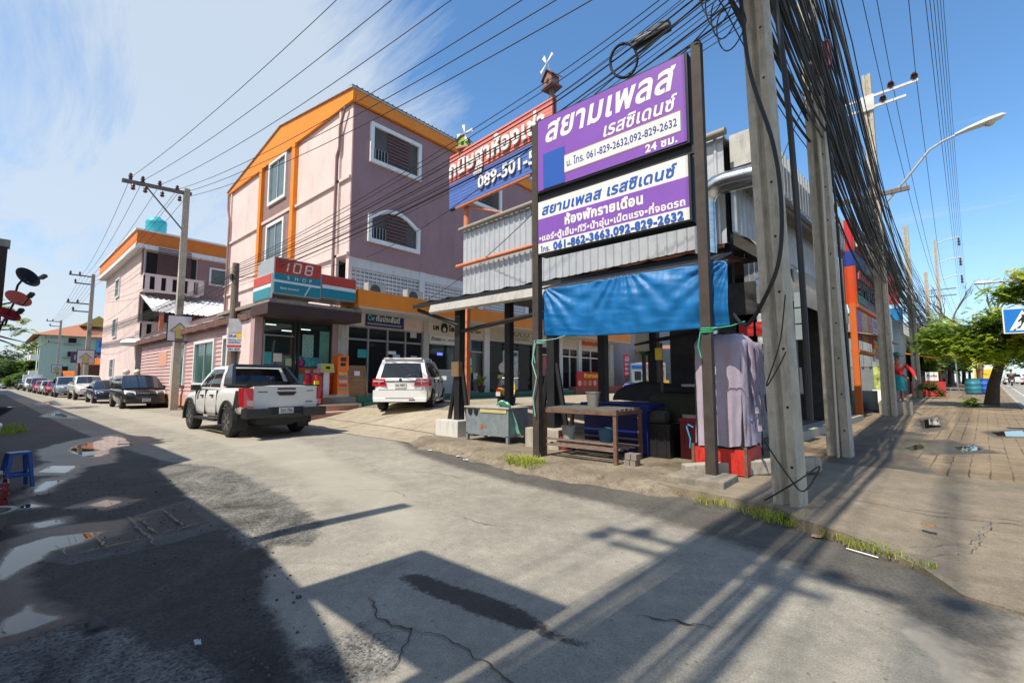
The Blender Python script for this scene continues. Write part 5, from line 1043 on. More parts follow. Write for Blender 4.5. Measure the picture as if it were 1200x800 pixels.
def birdhouse(x, y, z, wall, roof, label, rz, tall=False):
 t = thing('birdhouse', label, 'birdhouse', Mw(x, y, z), rz - MA)
 if tall:
  m = MB(); m.tube([(0, 0, -.45), (0, 0, .02)], .09, 8); m.build('post', WOODW, t)
 m = MB(); m.box(-.28, .28, -.24, .24, .0, .07); m.build('base', roof, t)
 m = MB(); m.prism([(-.2, .07), (.2, .07), (.2, .4), (0, .58), (-.2, .4)], (0, -.17, 0), FX, FZ, (0, .34, 0)); h = m.build('house_box', wall, t)
 m = MB(); m.box(-.06, .06, -.18, -.17, .15, .3); m.build('hole', DARK, h)
 m = MB()
 for sx in (-1, 1): m.hexa([(sx * .3, -.23, .33), (0, -.23, .62), (0, .23, .62), (sx * .3, .23, .33), (sx * .3, -.23, .37), (0, -.23, .66), (0, .23, .66), (sx * .3, .23, .37)])
 m.build('roof', roof, t)
 m = MB(); c = V((.12 if not tall else 0, -.22, .62 if not tall else .85)); m.tube([c + V((0, .2, -.3)), c + V((0, .05, 0)), c], .02, 6)
 for k in range(4):
  a = pi / 2 * k + (.5 if tall else .2); d = V((cos(a), 0, sin(a))); e = V((-sin(a), 0, cos(a)))
  if k == 3 and tall: continue
  m.hexa([c + d * .05 - e * .02, c + d * .36 - e * .07, c + d * .36 + e * .07, c + d * .05 + e * .02] + [c + d * .05 - e * .02 + V((0, .012, 0)), c + d * .36 - e * .07 + V((0, .03, 0)), c + d * .36 + e * .07 + V((0, .03, 0)), c + d * .05 + e * .02 + V((0, .012, 0))])
 m.build('windmill', WHITE, t); t.scale = (.8,) * 3; return t
birdhouse(-8.25, .0, 9.02, pm('lime_paint', (.22, .42, .03), .6, var=.1), pm('pink_roof', (.42, .17, .15), .7, var=.1), 'lime green birdhouse with little windmill on the left end of the red sign', R(25))
birdhouse(-4.42, .0, 9.3, pm('brown_pink', (.30, .16, .13), .6, var=.15), pm('maroon', (.14, .06, .055), .7, var=.15), 'maroon birdhouse with white windmill on a post right of the red sign', R(-10), True)
# shop signs on the row facing the forecourt (+X side)
GY_, GZ_ = (0, 1, 0), (0, 0, 1)
S1RED = pm('shop_red', (.52, .045, .02), .4, var=.04); S1TEAL = pm('shop_teal', (.008, .22, .28), .4, var=.04); S1W = pm('shop_white', (.7, .72, .74), .4, var=0)
sg = thing('shop_sign', 'red white and teal box sign with big slanted digits above the corner shop', 'sign', (-16.3, 7.4, 4.15))
m = MB(); m.box(-17.05, -15.62, 5.99, 7.6, 4.28, 5.5); m.build('casing', pm('casing_grey', (.4, .42, .43), .4, .3, var=.05), sg, True)
def band(n_, y0, y1, z0, z1, mt, x=-15.6, par=sg, th=.02):
 m = MB(); m.box(x - th, x, y0, y1, z0, z1); return m.build(n_, mt, par, True)
band('red_panel', 6.02, 7.57, 4.97, 5.47, S1RED); band('teal_band', 6.02, 7.57, 4.74, 4.968, S1TEAL); band('white_stripe', 6.02, 7.57, 4.66, 4.738, S1W); band('teal_panel', 6.02, 7.57, 4.31, 4.658, S1TEAL)
m = MB(); m.box(-16.9, -15.63, 7.62, 8.96, 4.36, 5.2); m.build('casing', pm('casing_grey', (.4, .42, .43), .4, .3), sg, True)
band('red_panel', 7.64, 8.94, 4.83, 5.18, S1RED); band('white_stripe', 7.64, 8.94, 4.70, 4.828, S1W); band('teal_panel', 7.64, 8.94, 4.38, 4.698, S1TEAL)
m = MB(); m.box(-17.15, -15.66, 5.93, 5.985, 4.12, 4.95); m.build('return_panel', S1W, sg, True)
m = MB(); m.box(-17.13, -15.67, 5.915, 5.929, 4.62, 4.93); m.build('red_panel', S1RED, sg, True); m = MB(); m.box(-17.13, -15.67, 5.915, 5.929, 4.14, 4.48); m.build('teal_panel', S1TEAL, sg, True)
def seg7(mb, y, z, w_, h, segs, t=.045):
 """slanted segment digits"""
 sh = lambda yy, zz: (-15.592, yy + (zz - z) * .15, zz)
 Q = {'a': (y + t, y + w_ - t, z + h - t, z + h), 'g': (y + t, y + w_ - t, z + h / 2 - t / 2, z + h / 2 + t / 2), 'd': (y + t, y + w_ - t, z, z + t), 'f': (y, y + t, z + h / 2 + .01, z + h - .02), 'b': (y + w_ - t, y + w_, z + h / 2 + .01, z + h - .02), 'e': (y, y + t, z + .02, z + h / 2 - .01), 'c': (y + w_ - t, y + w_, z + .02, z + h / 2 - .01)}
 for k in segs:
  a, b_, c, d = Q[k]; p = [sh(a, c), sh(b_, c), sh(b_, d), sh(a, d)]; mb.hexa([V(q) for q in p] + [V(q) + V((.012, 0, 0)) for q in p])
m = MB(); seg7(m, 6.22, 5.04, .2, .36, 'bc'); seg7(m, 6.58, 5.04, .26, .36, 'abcdef'); seg7(m, 6.98, 5.04, .26, .36, 'abcdefg'); m.build('lettering', pm('sign_cream', (.75, .68, .6), .4, var=0), sg, True)
m = MB()
for k, ch in enumerate('SHOP'): text(m, ch, (-15.594, 6.42 + k * .25, 4.79), GY_, GZ_, height=.125, bold=.01)
m.build('lettering', S1W, sg, True); m = MB(); text(m, 'พิเศษ สะดวกกว่า', (-15.594, 6.2, 4.45), GY_, GZ_, width=.62, bold=.03); m.build('lettering', S1W, sg, True)
m = MB(); m.hexa([(-15.6, 7.0, 4.31), (-15.6, 7.04, 4.31), (-15.594, 7.04, 4.31), (-15.594, 7.0, 4.31), (-15.6, 7.18, 4.66), (-15.6, 7.22, 4.66), (-15.594, 7.22, 4.66), (-15.594, 7.18, 4.66)]); m.build('slash', S1W, sg, True)
for y in (6.3, 7.4, 8.7):
 m = MB(); m.tube([(-16.2, y, 4.12), (-16.2, y, 4.4)], .03, 6); m.build('bracket', STEEL, sg, True)
def board_sign(name, label, y0, y1, z0, z1, bgm, lines, x=-16.93, th=.04):
 t = thing(name, label, 'sign', (x, (y0 + y1) / 2, z0)); m = MB(); m.box(x - th, x, y0, y1, z0, z1); m.build('board', bgm, t, True, bevel=.006)
 for tx, u, v_, hh, ww, mt, bo in lines:
  m = MB(); text(m, tx, (x + .006, y0 + (y1 - y0) * u, z0 + (z1 - z0) * v_), GY_, GZ_, height=hh, width=ww, bold=bo); m.build('lettering', mt, t, True)
 return t
NAVY = pm('navy_board', (.012, .035, .12), .35, var=.05)
board_sign('shop_sign', 'navy signboard with white Thai shop name over the dark glazed shop', 10.2, 12.1, 3.68, 4.27, NAVY, [('Cw', .05, .42, .24, .32, pm('text_mint', (.2, .6, .5), .4, var=0), .03), ('กัมประสันต์', .25, .42, .22, 1.22, SWHITE, .04), ('รับเหมาก่อสร้างต่อเติมและออกแบบทุกชนิด', .04, .14, .07, 1.7, SWHITE, .02)])
t = board_sign('shop_sign', 'cream signboard with black Thai lettering around a bobbed hair head silhouette', 13.42, 17.2, 3.6, 4.28, CREAM, [('เค', .09, .34, .24, .36, BLACK, .07), ('โอชา', .345, .34, .24, .78, BLACK, .07), ('HAIR TEAM', .68, .38, .15, .95, BLACK, .03)])
m = MB(); cy, cz = 14.45, 3.95
m.prism([(.22 * cos(a) * (1 if sin(a) > -.2 else 1.05), .27 * max(sin(a), -.85)) for a in [2 * pi * k / 20 for k in range(20)]], (-16.925, cy, cz), GY_, GZ_, (.012, 0, 0)); m.build('hair_emblem', BLACK, t, True)
m = MB(); m.prism([(.1 * cos(a), -.08 + .12 * sin(a)) for a in [2 * pi * k / 14 for k in range(14)]], (-16.91, cy, cz), GY_, GZ_, (.004, 0, 0)); m.build('face_emblem', CREAM, t, True)
board_sign('shop_sign', 'pale barber signboard with thin wide black letters beside the hair emblem board', 17.65, 21.6, 3.62, 4.48, paint('pale_board', (.55, .52, .46), .3), [('SOLO', .42, .36, .34, 1.7, pm('text_grey', (.08, .08, .08), .4, var=0), .0), ('BALDBARBERS', .4, .14, .12, 1.8, pm('text_grey', (.08, .08, .08), .4, var=0), .0)])
board_sign('shop_sign', 'orange red signboard over the white framed shop far along the row', 26.8, 30.5, 3.86, 4.66, pm('orange_red', (.62, .10, .02), .45, var=.1), [('ซักอบรีด', .08, .36, .34, 3.0, SWHITE, .05)], -16.9)
t = board_sign('banner', 'red food banner with yellow Thai lettering on the terracotta plinth', 24.5, 27.9, 1.03, 1.98, pm('banner_red', (.5, .02, .02), .45, var=.08), [('ข้าวราดแกง', .25, .62, .24, 2.0, pm('text_yellow', (.85, .65, .03), .4, var=0), .05)], -15.86)
for k in range(5):
 m = MB(); m.lathe([(.19, 0), (.17, .012)], (-15.86, 24.85 + k * .62, 1.25), 'x', 14); m.build('dish_picture', pm('dish_%d' % (k % 3), ((.5, .42, .36), (.4, .2, .1), (.3, .33, .15))[k % 3], .5, var=.6, scale=18), t, True)
t = board_sign('menu_board', 'tall red menu board with rows of white lines by the far shop', 30.6, 31.5, 1.7, 3.35, pm('menu_red', (.6, .03, .05), .45, var=.1), [('เมนู', .2, .84, .12, .55, SWHITE, .03)], -15.7)
for k in range(4):
 m = MB(); m.box(-15.7, -15.69, 30.7, 31.4, 1.85 + k * .33, 2.05 + k * .33); m.build('menu_row', pm('menu_row', (.6, .45, .5), .5, var=.6, scale=16), t, True)
# arrow signs, notice, pedestrian sign
def arrow_sign(label, loc, w_, h, rz):
 t = thing('arrow_sign', label, 'sign', loc, rz); m = MB(); m.box(-.03, 0, -w_ / 2, w_ / 2, 0, h); m.build('border', BLACK, t, bevel=.01)
 m = MB(); m.box(-.01, .006, -w_ / 2 + .05, w_ / 2 - .05, .05, h - .05); m.build('plate', pm('plate_lilac', (.5, .47, .5), .5, var=.05), t)
 A = lambda k, e: [(-.17 * k - e * .3, -.42 * k - e), (.17 * k + e * .3, -.42 * k - e), (.17 * k + e * .3, 0 - e * 0), (.38 * k + e, 0 - e * .3), (0, .40 * k + e), (-.38 * k - e, 0 - e * .3), (-.17 * k - e * .3, 0)]
 for k, e, x, mt, n_ in ((.9 * w_, .05, .008, pm('arrow_dark', (.03, .012, .04), .5, var=0), 'arrow_outline'), (.9 * w_, -.01, .016, pm('arrow_gold', (.42, .33, .12), .5, var=.05), 'arrow')):
  m = MB(); m.prism(A(k, e), (x, 0, h * .40), (0, 1, 0), (0, 0, 1), (.006, 0, 0)); m.build(n_, mt, t)
 return t
arrow_sign('square white sign with a gold up arrow on the nearest lane pole', (-26.62, 6.0, 3.28), 1.02, 1.3, R(-14))
arrow_sign('smaller pinkish up arrow sign on the second lane pole', (-55.1, 5.65, 2.9), 1.2, 1.25, R(-8)); arrow_sign('tiny pale arrow sign on the farthest lane pole', (-97.2, 6.85, 2.6), 1.2, 1.2, R(-5))
t = thing('notice', 'weathered white notice with a yellow corner and red strip tied to the wooden pole', 'notice', (-18.75, 5.98, 2.5), R(-35)); m = MB(); m.box(-.01, .01, -.3, .3, 0, .66); m.build('sheet', paint('notice_white', (.6, .6, .58)), t)
m = MB(); m.box(-.008, .006, -.28, .2, .68, 1.2); m.build('backing', pm('notice_grey', (.42, .42, .43), .6, var=.2), t)
m = MB(); m.box(.011, .016, .0, .3, .5, .66); m.build('yellow_patch', YEL, t); m = MB(); m.box(.011, .016, -.3, .3, .14, .22); m.build('red_strip', RED, t)
m = MB(); text(m, 'ให้เช่า', (.014, -.26, .5), (0, 1, 0), FZ, height=.1, bold=.03); m.build('lettering', NAVYT, t); m = MB(); text(m, 'ห้องว่าง รายวัน', (.014, -.26, .38), (0, 1, 0), FZ, width=.5, bold=.03); m.build('lettering', NAVYT, t); m = MB(); text(m, 'รายเดือน', (.014, -.26, .28), (0, 1, 0), FZ, width=.4, bold=.03); m.build('lettering', NAVYT, t); m = MB(); text(m, '081-829', (.014, -.26, .03), (0, 1, 0), FZ, height=.08, bold=.03); m.build('lettering', NAVYT, t)
ps = thing('crossing_sign', 'blue pedestrian crossing sign with walking figure on a grey pole at the kerb', 'road sign', (2.22, 16.4, .15), R(8))
m = MB(); m.tube([(.0, .04, 0), (.0, .04, 2.95)], .045, 10); m.build('pole', STEEL, ps, smooth=60)
m = MB(); m.box(-.40, .28, -.01, .01, 2.4, 3.02); m.build('border', SWHITE, ps, bevel=.006); m = MB(); m.box(-.375, .255, -.014, -.009, 2.425, 2.995); m.build('plate', pm('road_blue', (.005, .17, .55), .4, var=.03), ps)
m = MB(); m.prism([(-.30, 2.47), (.18, 2.47), (-.06, 2.96)], (0, -.015, 0), FX, FZ, (0, -.003, 0)); m.build('triangle', SWHITE, ps)
m = MB()
m.lathe([(.03, 0), (.03, .003)], (-.05, -.0215, 2.82), 'y', 12)
for poly in ([(-.08, 2.79), (-.02, 2.79), (-.01, 2.66), (-.09, 2.66)], [(-.09, 2.67), (-.05, 2.67), (-.12, 2.52), (-.18, 2.52), (-.10, 2.6)], [(-.05, 2.67), (-.01, 2.67), (.05, 2.52), (.0, 2.52)], [(-.08, 2.78), (-.15, 2.69), (-.13, 2.67), (-.06, 2.74)], [(-.02, 2.78), (.05, 2.70), (.03, 2.68), (-.03, 2.74)], [(-.24, 2.475), (-.2, 2.475), (-.18, 2.51), (-.21, 2.51)], [(.08, 2.475), (.13, 2.475), (.11, 2.51), (.08, 2.51)]): m.prism(poly, (0, -.0185, 0), FX, FZ, (0, -.003, 0))
m.build('walking_figure', BLACK, ps)
# tall stacked signboard by the road
ss = thing('sign_tower', 'tall red and orange framed stack of shop signs facing the main road', 'sign', Mw(.22, 11.4, 0), -MA)
LW = 6.2
for n_, z0, z1, sc, fc in (('red_panel', 6.17, 7.35, pm('deep_red', (.5, .015, .025), .4, var=.05), pm('dull_red', (.26, .045, .045), .5, var=.08)), ('blue_panel', 5.6, 6.165, pm('deep_blue', (.012, .04, .26), .4, var=.05), pm('steel_blue', (.12, .22, .38), .5, var=.08)), ('orange_panel', 4.2, 5.595, pm('orange_red2', (.6, .07, .015), .4, var=.05), pm('dark_mauve', (.09, .04, .05), .5, var=.1))):
 m = MB(); m.box(-.3, .04, 0, .06, z0, z1); o = m.build(n_, sc, ss); m = MB(); m.box(-.3, .03, .062, LW, z0 + .02, z1 - .02); m.build('face', fc, o)
m = MB(); text(m, 'กนิษฐาห้องเช่า', (.035, .4, 6.42), GY_, GZ_, height=.5, width=5.4, bold=.05, depth=.12); m.build('lettering', SWHITE, ss); m = MB(); text(m, '089-501-54', (.035, 2.2, 5.68), GY_, GZ_, height=.36, width=3.4, bold=.04, depth=.08); m.build('lettering', SWHITE, ss)
for tx, z, h, mt_, ww in (('ห้องเช่ารายวัน', 5.18, .26, pm('letters_red', (.5, .12, .12), .5, var=.1), 5.2), ('รายเดือน', 4.62, .36, pm('letters_black', (.02, .022, .025), .5, var=.1), 5.4)):
 m = MB(); text(m, tx, (.035, .4, z), GY_, GZ_, height=h, width=ww, bold=.07, depth=.04); m.build('lettering', mt_, ss)
m = MB(); m.box(.03, .05, .3, 1.8, 4.26, 4.56); m.build('green_strip', GREEN, ss)
for y in (.05, 6.1):
 m = MB(); m.box(-.22, -.02, y - .09, y + .09, 0, 4.2 if y > 1 else 4.2); m.build('post', pm('post_orange', (.58, .13, .02), .5, var=.1), ss)
m = MB(); m.box(-.42, -.31, -.12, .1, 0, 7.4); m.build('rear_post', pm('post_grey', (.14, .14, .14), .8, var=.2, grime=.3), ss)
m = MB(); m.box(-.25, .06, 0, LW, 4.06, 4.19); m.box(-.25, .02, 0, LW, 2.42, 2.52); m.build('frame_bar', pm('post_orange', (.58, .13, .02), .5, var=.1), ss)
for y0, y1, z0, z1, c in ((.1, .9, 2.9, 4.0, pm('ad_magenta', (.3, .06, .4), .5, var=.8, scale=5)), (.95, 2.2, 2.9, 4.0, pm('ad_ochre', (.42, .27, .12), .5, var=.6, scale=7)), (2.25, 3.4, 2.9, 4.0, pm('ad_red', (.4, .06, .08), .5, var=.6, scale=6)), (3.45, 6.0, 3.5, 4.0, pm('ad_lilac', (.45, .45, .6), .5, var=.25, scale=9)), (3.45, 6.0, 2.95, 3.45, pm('ad_pale', (.5, .52, .62), .5, var=.25, scale=9)), (3.45, 6.0, 2.72, 2.92, ORANGE), (3.45, 6.0, 2.2, 2.7, SWHITE)):
 m = MB(); m.box(-.1, -.02, y0, y1, z0, z1); m.build('advert_panel', c, ss)
m = MB(); text(m, 'ร้านอาหาร', (-.015, 3.6, 3.6), GY_, GZ_, width=2.2, bold=.04); m.build('lettering', pm('letters_dull', (.25, .08, .15), .5, var=0), ss); m = MB(); text(m, 'ซ่อมมือถือ', (-.015, 3.6, 3.08), GY_, GZ_, width=2.2, bold=.04); m.build('lettering', pm('letters_dull', (.25, .08, .15), .5, var=0), ss); m = MB(); text(m, 'เติมเงิน', (-.015, 3.6, 2.32), GY_, GZ_, width=2.0, bold=.05); m.build('lettering', pm('letters_dull', (.25, .08, .15), .5, var=0), ss)
m = MB(); m.box(-2.2, -.35, .3, 6, .1, .95); m.box(-2.5, -2.3, .3, 6, .1, 3.6); m.build('shop_counter', pm('dim_counter', (.05, .055, .05), .6, var=.4), ss)
m = MB(); m.hexa([(-2.6, 0, 3.7), (.5, 0, 3.0), (.5, 6.2, 3.0), (-2.6, 6.2, 3.7), (-2.6, 0, 3.74), (.5, 0, 3.04), (.5, 6.2, 3.04), (-2.6, 6.2, 3.74)]); m.build('awning', pm('awning_tan', (.30, .23, .15), .8, var=.3), ss)
# ================================================= POLES
def ipole(label, x, y, h, w0, w1, lean=(0, 0), group=None, rz=0, z0=0):
 """ribbed concrete pole: I section with grooves in two faces"""
 t = thing('utility_pole', label, 'utility pole', (x, y, z0), rz, group); rings = []
 for k in range(15):
  f = k / 14; a = (w0 + (w1 - w0) * f) / 2; g_ = a * .30; d = a * .42; cx, cy = lean[0] * f * h, lean[1] * f * h; z = h * f
  P4 = [(-a, -a * .8), (-g_, -a * .8), (-g_ * .6, -a * .8 + d), (g_ * .6, -a * .8 + d), (g_, -a * .8), (a, -a * .8), (a, a * .8), (g_, a * .8), (g_ * .6, a * .8 - d), (-g_ * .6, a * .8 - d), (-g_, a * .8), (-a, a * .8)]
  rings.append([V((cx + px_, cy + py_, z)) for px_, py_ in P4])
 m = MB(); m.loft(rings); m.build('shaft', CONCP, t, bevel=0)
 m = MB()
 for k in range(int(h / .62)):
  f = (k * .62 + .5) / h; a = (w0 + (w1 - w0) * f) / 2; m.cyl((lean[0] * f * h + a * .66, lean[1] * f * h - a * .803, k * .62 + .5), (lean[0] * f * h + a * .66, lean[1] * f * h - a * .79, k * .62 + .5), .016, n=8)
 m.build('bolt_holes', DARK, t); return t
pA = ipole('massive ribbed concrete pole nearest the camera, dark cables tied to its side', -1.02, 5.68, 12, .26, .215, (-.019, .0), rz=R(-14))
pB = ipole('ribbed concrete pole second from the camera with a conduit in its groove', -.97, 9.85, 12, .34, .23, (-.012, 0), rz=R(-8), z0=.05)
pC = ipole('sunlit concrete pole carrying insulator arms and the street lamp', -.58, 21.3, 12.9, .40, .26, (0, 0), rz=R(-6), z0=.1)
for i, (x, y, h, lb) in enumerate(((.35, 37, 10.8, 'concrete pole with a tangled cable knot, first beyond the street lamp'), (1.6, 53, 10.6, 'grey concrete pole second beyond the street lamp pole'), (3.0, 68, 16.8, 'tall pale pole with three long line arms far down the road'), (6.2, 105, 12, 'distant pole at the far end of the road'))):
 ipole(lb, x, y, h, .4, .25, rz=R(-5), z0=.2)
ipole('concrete pole with double insulator arms behind the viewpoint', -1.62, -3.9, 12.9, .4, .26)
# pole furniture
m = MB(); m.tube([(-.97 - .02, 9.62, .1), (-.98, 9.64, 5), (-1.05, 9.66, 9)], .03, 6); single(m, 'conduit', pm('conduit_cream', (.5, .45, .36), .6, var=.1), 'pale conduit pipe running up the groove of the second concrete pole', 'pipe', smooth=60)
def arms(par, z, xs, gap=.42, x0=-.9, x1=1.45):
 for k in (0, 1):
  m = MB(); m.box(x0 if k == 0 else x0 + .25, x1 if k == 0 else x1 - .35, -.16, -.1, z - k * gap, z - k * gap + .09); m.build('crossarm', pm('arm_grey', (.5, .5, .48), .6, .3, var=.15), par)
  for x in (xs if k == 0 else xs[1:]):
   m = MB(); m.lathe([(.03, .09), (.05, .14), (.11, .16), (.06, .2), (.115, .22), (.06, .26), (.1, .28), (.05, .36), (.02, .38)], (x - k * .25, -.13, z - k * gap), 'z', 12); m.build('insulator', CERAM, par, smooth=50)
 m = MB(); m.box(-.2, .2, -.18, -.08, z - gap - .05, z + .12); m.build('arm_bracket', pm('arm_grey', (.5, .5, .48), .6, .3), par)
arms(pC, 11.9, (1.35, .7, -.75))
zz = [o for o in C.objects if o.get('label', '').startswith('concrete pole with double')][0]; arms(zz, 12.3, (1.35, .7, -.75), .5, -1.1, 1.1)
m = MB(); m.box(-1.7, 1.0, -.2, -.1, 8.05, 8.2); m.build('crossarm', WOODW, pC)
m = MB(); m.tube([(.1, -.1, 7.55), (.9, -.25, 8.45), (1.55, -.4, 9.25), (1.9, -.45, 9.42), (2.4, -.5, 9.55)], .042, 8); lampo = thing('street_lamp', 'grey street lamp head on a bent arm reaching over the road', 'street lamp', (-.58, 21.3, .1)); m.build('arm', pm('arm_grey2', (.42, .43, .43), .5, .4, var=.05), lampo, smooth=60)
m = MB(); m.loft([[V((x, -.5 + a * w_, z + b_ * h)) for a, b_ in ((-1, -.3), (-.7, .6), (0, 1), (.7, .6), (1, -.3), (.6, -.7), (-.6, -.7))] for x, z, w_, h in ((2.2, 9.52, .06, .05), (2.5, 9.6, .13, .09), (3.0, 9.7, .2, .13), (3.3, 9.76, .15, .1), (3.4, 9.78, .04, .03))]); hd = m.build('lamp_head', pm('lamp_grey', (.55, .56, .56), .4, .2, var=.05), lampo, smooth=50)
m = MB(); m.lathe([(.02, -.15), (.12, -.1), (.15, -.02), (.15, 0)], (3.02, -.5, 9.66), 'z', 14); m.build('lamp_glass', pm('lamp_lens', (.5, .45, .35), .2, var=0), hd, smooth=50)
lp = thing('street_lamp', 'far street lamp head seen above the tree crown', 'street lamp', (5.2, 36, .2)); m = MB(); m.tube([(0, 0, 0), (0, 0, 6.2), (-.5, 0, 6.55), (-1.4, -.1, 6.6)], .07, 8); m.build('arm', pm('arm_grey2', (.42, .43, .43), .5, .4), lp, smooth=60)
m = MB(); m.loft([[V((x, -.1 + a * w_, z + b_ * h)) for a, b_ in ((-1, -.3), (-.7, .6), (0, 1), (.7, .6), (1, -.3), (0, -.8))] for x, z, w_, h in ((-1.2, 6.58, .06, .05), (-1.5, 6.6, .2, .1), (-2.0, 6.62, .2, .12), (-2.2, 6.62, .04, .03))]); m.build('lamp_head', pm('lamp_grey', (.55, .56, .56), .4, .2), lp, smooth=50)
mt_ = thing('meter_box', 'row of grey electricity meter boxes strapped beside the first concrete pole', 'meter box', Mw(.55, 2.6, 2.3), -MA)
for k in range(3):
 m = MB(); m.box(-.1, .1, -.1, .1, k * .36, k * .36 + .33); m.build('housing', pm('meter_grey', (.25, .30, .31), .5, var=.1), mt_, bevel=.02)
m = MB(); m.box(-.16, -.11, -.06, .06, -2.2, 1.6); m.build('mounting_post', BLACK, mt_)
# lane poles
def lpole(label, x, y, h, arm=None, mat=CONCP, r=.16, z0=0):
 t = thing('utility_pole', label, 'utility pole', (x, y, z0)); m = MB(); a, b_ = r, r * .72
 m.hexa([(-a, -a, 0), (a, -a, 0), (a, a, 0), (-a, a, 0), (-b_, -b_, h), (b_, -b_, h), (b_, b_, h), (-b_, b_, h)]); m.build('shaft', mat, t, bevel=.02)
 return t
ARM = pm('arm_grey', (.5, .5, .48), .6, .3); ARMD = pm('arm_dark', (.16, .15, .14), .7, .2, var=.3)
l1 = lpole('slim square concrete pole holding the nearest arrow sign, with one long arm', -26.9, 6.0, 11.0)
m = MB(); m.hexa([(-.09, -2.5, 10.55), (.09, -2.5, 10.55), (.09, .2, 10.72), (-.09, .2, 10.72), (-.09, -2.5, 10.7), (.09, -2.5, 10.7), (.09, .2, 10.87), (-.09, .2, 10.87)]); m.build('crossarm', ARMD, l1)
m = MB(); m.tube([(0, -1.6, 10.6), (0, -.1, 8.9)], .035, 6); m.build('arm_brace', ARMD, l1)
for y in (-2.2, -1.75, -1.1, -.4):
 m = MB(); m.lathe([(.03, .1), (.09, .14), (.05, .2), (.1, .24), (.05, .3), (.08, .34), (.03, .42)], (0, y, 10.65), 'z', 10); m.build('insulator', CERAM, l1, smooth=50)
 m = MB(); m.lathe([(.05, -.34), (.1, -.28), (.05, -.2), (.09, -.16), (.03, -.05)], (.1, y + .1, 10.6), 'z', 10); m.build('insulator', CERAM, l1, smooth=50)
for (x, y, h, lb) in ((-55.3, 5.75, 11, 'concrete lane pole with stacked arms behind the white pickup'), (-97.4, 6.9, 10.6, 'far concrete lane pole carrying a small arrow sign'), (-150, 7.5, 10, 'farthest lane pole by the trees')):
 p = lpole(lb, x, y, h)
 for z in (h - .3, h - 1.0, h - 2.8, h - 3.5):
  m = MB(); m.box(-.06, .06, -1.6 if z in (h - .3, h - 2.8) else -1.2, .1, z, z + .1); m.build('crossarm', ARMD, p)
  for yy in (-1.5, -.9)[: 2 if z in (h - .3, h - 2.8) else 1]:
   m = MB(); m.lathe([(.04, .1), (.1, .16), (.05, .22), (.09, .28), (.03, .4)], (0, yy + (.35 if z in (h - 1., h - 3.5) else 0), z), 'z', 8); m.build('insulator', CERAM, p)
lpole('thin brown wooden pole in front of the green building', -78, 8.2, 9.4, mat=WOODW, r=.17)
wp = thing('utility_pole', 'short weathered wooden pole with tangled cables before the clapboard house', 'utility pole', (-19.1, 5.95, 0)); m = MB(); m.tube([(0, 0, 0), (.05, 0, 3), (.0, 0, 5.85)], .15, 10, rs=[.17, .15, .12]); m.build('shaft', WOODW, wp, smooth=60)
m = MB(); m.box(-.1, .1, -.16, -.1, 5.2, 5.4); m.build('cable_clamp', BLACK, wp)
# ================================================= CABLES: each wire an object of its own
def wire(pts, sag, r, name, label, group, mat=CABLE, n=16, sides=5):
 m = MB(); P_ = []
 for (a, b_) in zip(pts, pts[1:]):
  a, b_ = V(a), V(b_)
  for i in range(n):
   t = i / n; p = a.lerp(b_, t); p.z -= sag * 4 * t * (1 - t) * min(1, (b_ - a).length / 15); P_.append(p)
 P_.append(V(pts[-1])); m.tube(P_, r, sides, caps=False)
 return single(m, name, mat, label, 'cable', V(pts[0]), group, smooth=180)
rnd = random.Random(11)
GREYC = pm('cable_grey', (.10, .10, .105), .6, var=0)
for i in range(112):
 u = rnd.random(); lat = rnd.uniform(-.38, .55) if rnd.random() < .5 else rnd.gauss(-.05, .12); e = lambda s_: rnd.uniform(-s_, s_)
 zA = 6.0 + 2.6 * u; zB = 5.9 + 2.5 * u + e(.15); zC = 5.0 + 3.1 * u + e(.15); zD = 4.8 + 2.9 * u + e(.2); zE = 5.2 + 2.6 * u
 zZ = 6.4 + 2.3 * u
 pts = [(-2.1 + lat * 1.1 + e(.1), -16, zZ), (-1.62 + lat + e(.08), -3.9, zZ + e(.3)), (-1.06 + lat + e(.12), 5.7, zA), (-.95 + lat * .9 + e(.06), 9.85, zB), (-.55 + lat * .9 + e(.06), 21.2, zC), (.38 + lat + e(.06), 37, zD), (1.65 + lat + e(.06), 53, zE), (3.05 + lat, 68, zE + .2), (6.3 + lat, 105, zE + .5)]
 wire(pts, rnd.uniform(.15, .75), rnd.choice((.006, .008, .010, .012, .018, .014 if i % 3 else .022)), 'cable', 'black cable in the dense bundle strung along the main road poles', 'cables bundled along the main road', CABLE if rnd.random() < .85 else GREYC, 9)
for k, (xo, zo) in enumerate(((1.35, 12.25), (.7, 12.25), (.45, 11.85), (-.75, 12.25), (-1.0, 11.85))):
 wire([(-2.2 + xo, -22, zo + .3), (-1.62 + xo, -3.9, zo + .35), (-.55 + xo, 21.2, zo + .1), (1.65 + xo * .7, 53, 10.8), (3.1 + xo * .6, 68, 10.9), (6.3 + xo * .6, 105, 11)], .5, .011, 'power_line', 'power line carried on brown insulators over the main road poles', 'power lines on the insulator arms', n=12)
for k in range(6):
 wire([(-1.5 + .04 * k - .25, -22, 12.2 + k * .9), (4.55 + .12 * k, 68, 12.6 + .85 * k), (8.3 + .12 * k, 118, 12.5 + .6 * k)], .6, .010, 'power_line', 'thin line hanging straight overhead towards the tall pale pole arms', 'lines on the tall far pole', n=20)
tp = [o for o in C.objects if o.get('label', '').startswith('tall pale pole')][0]
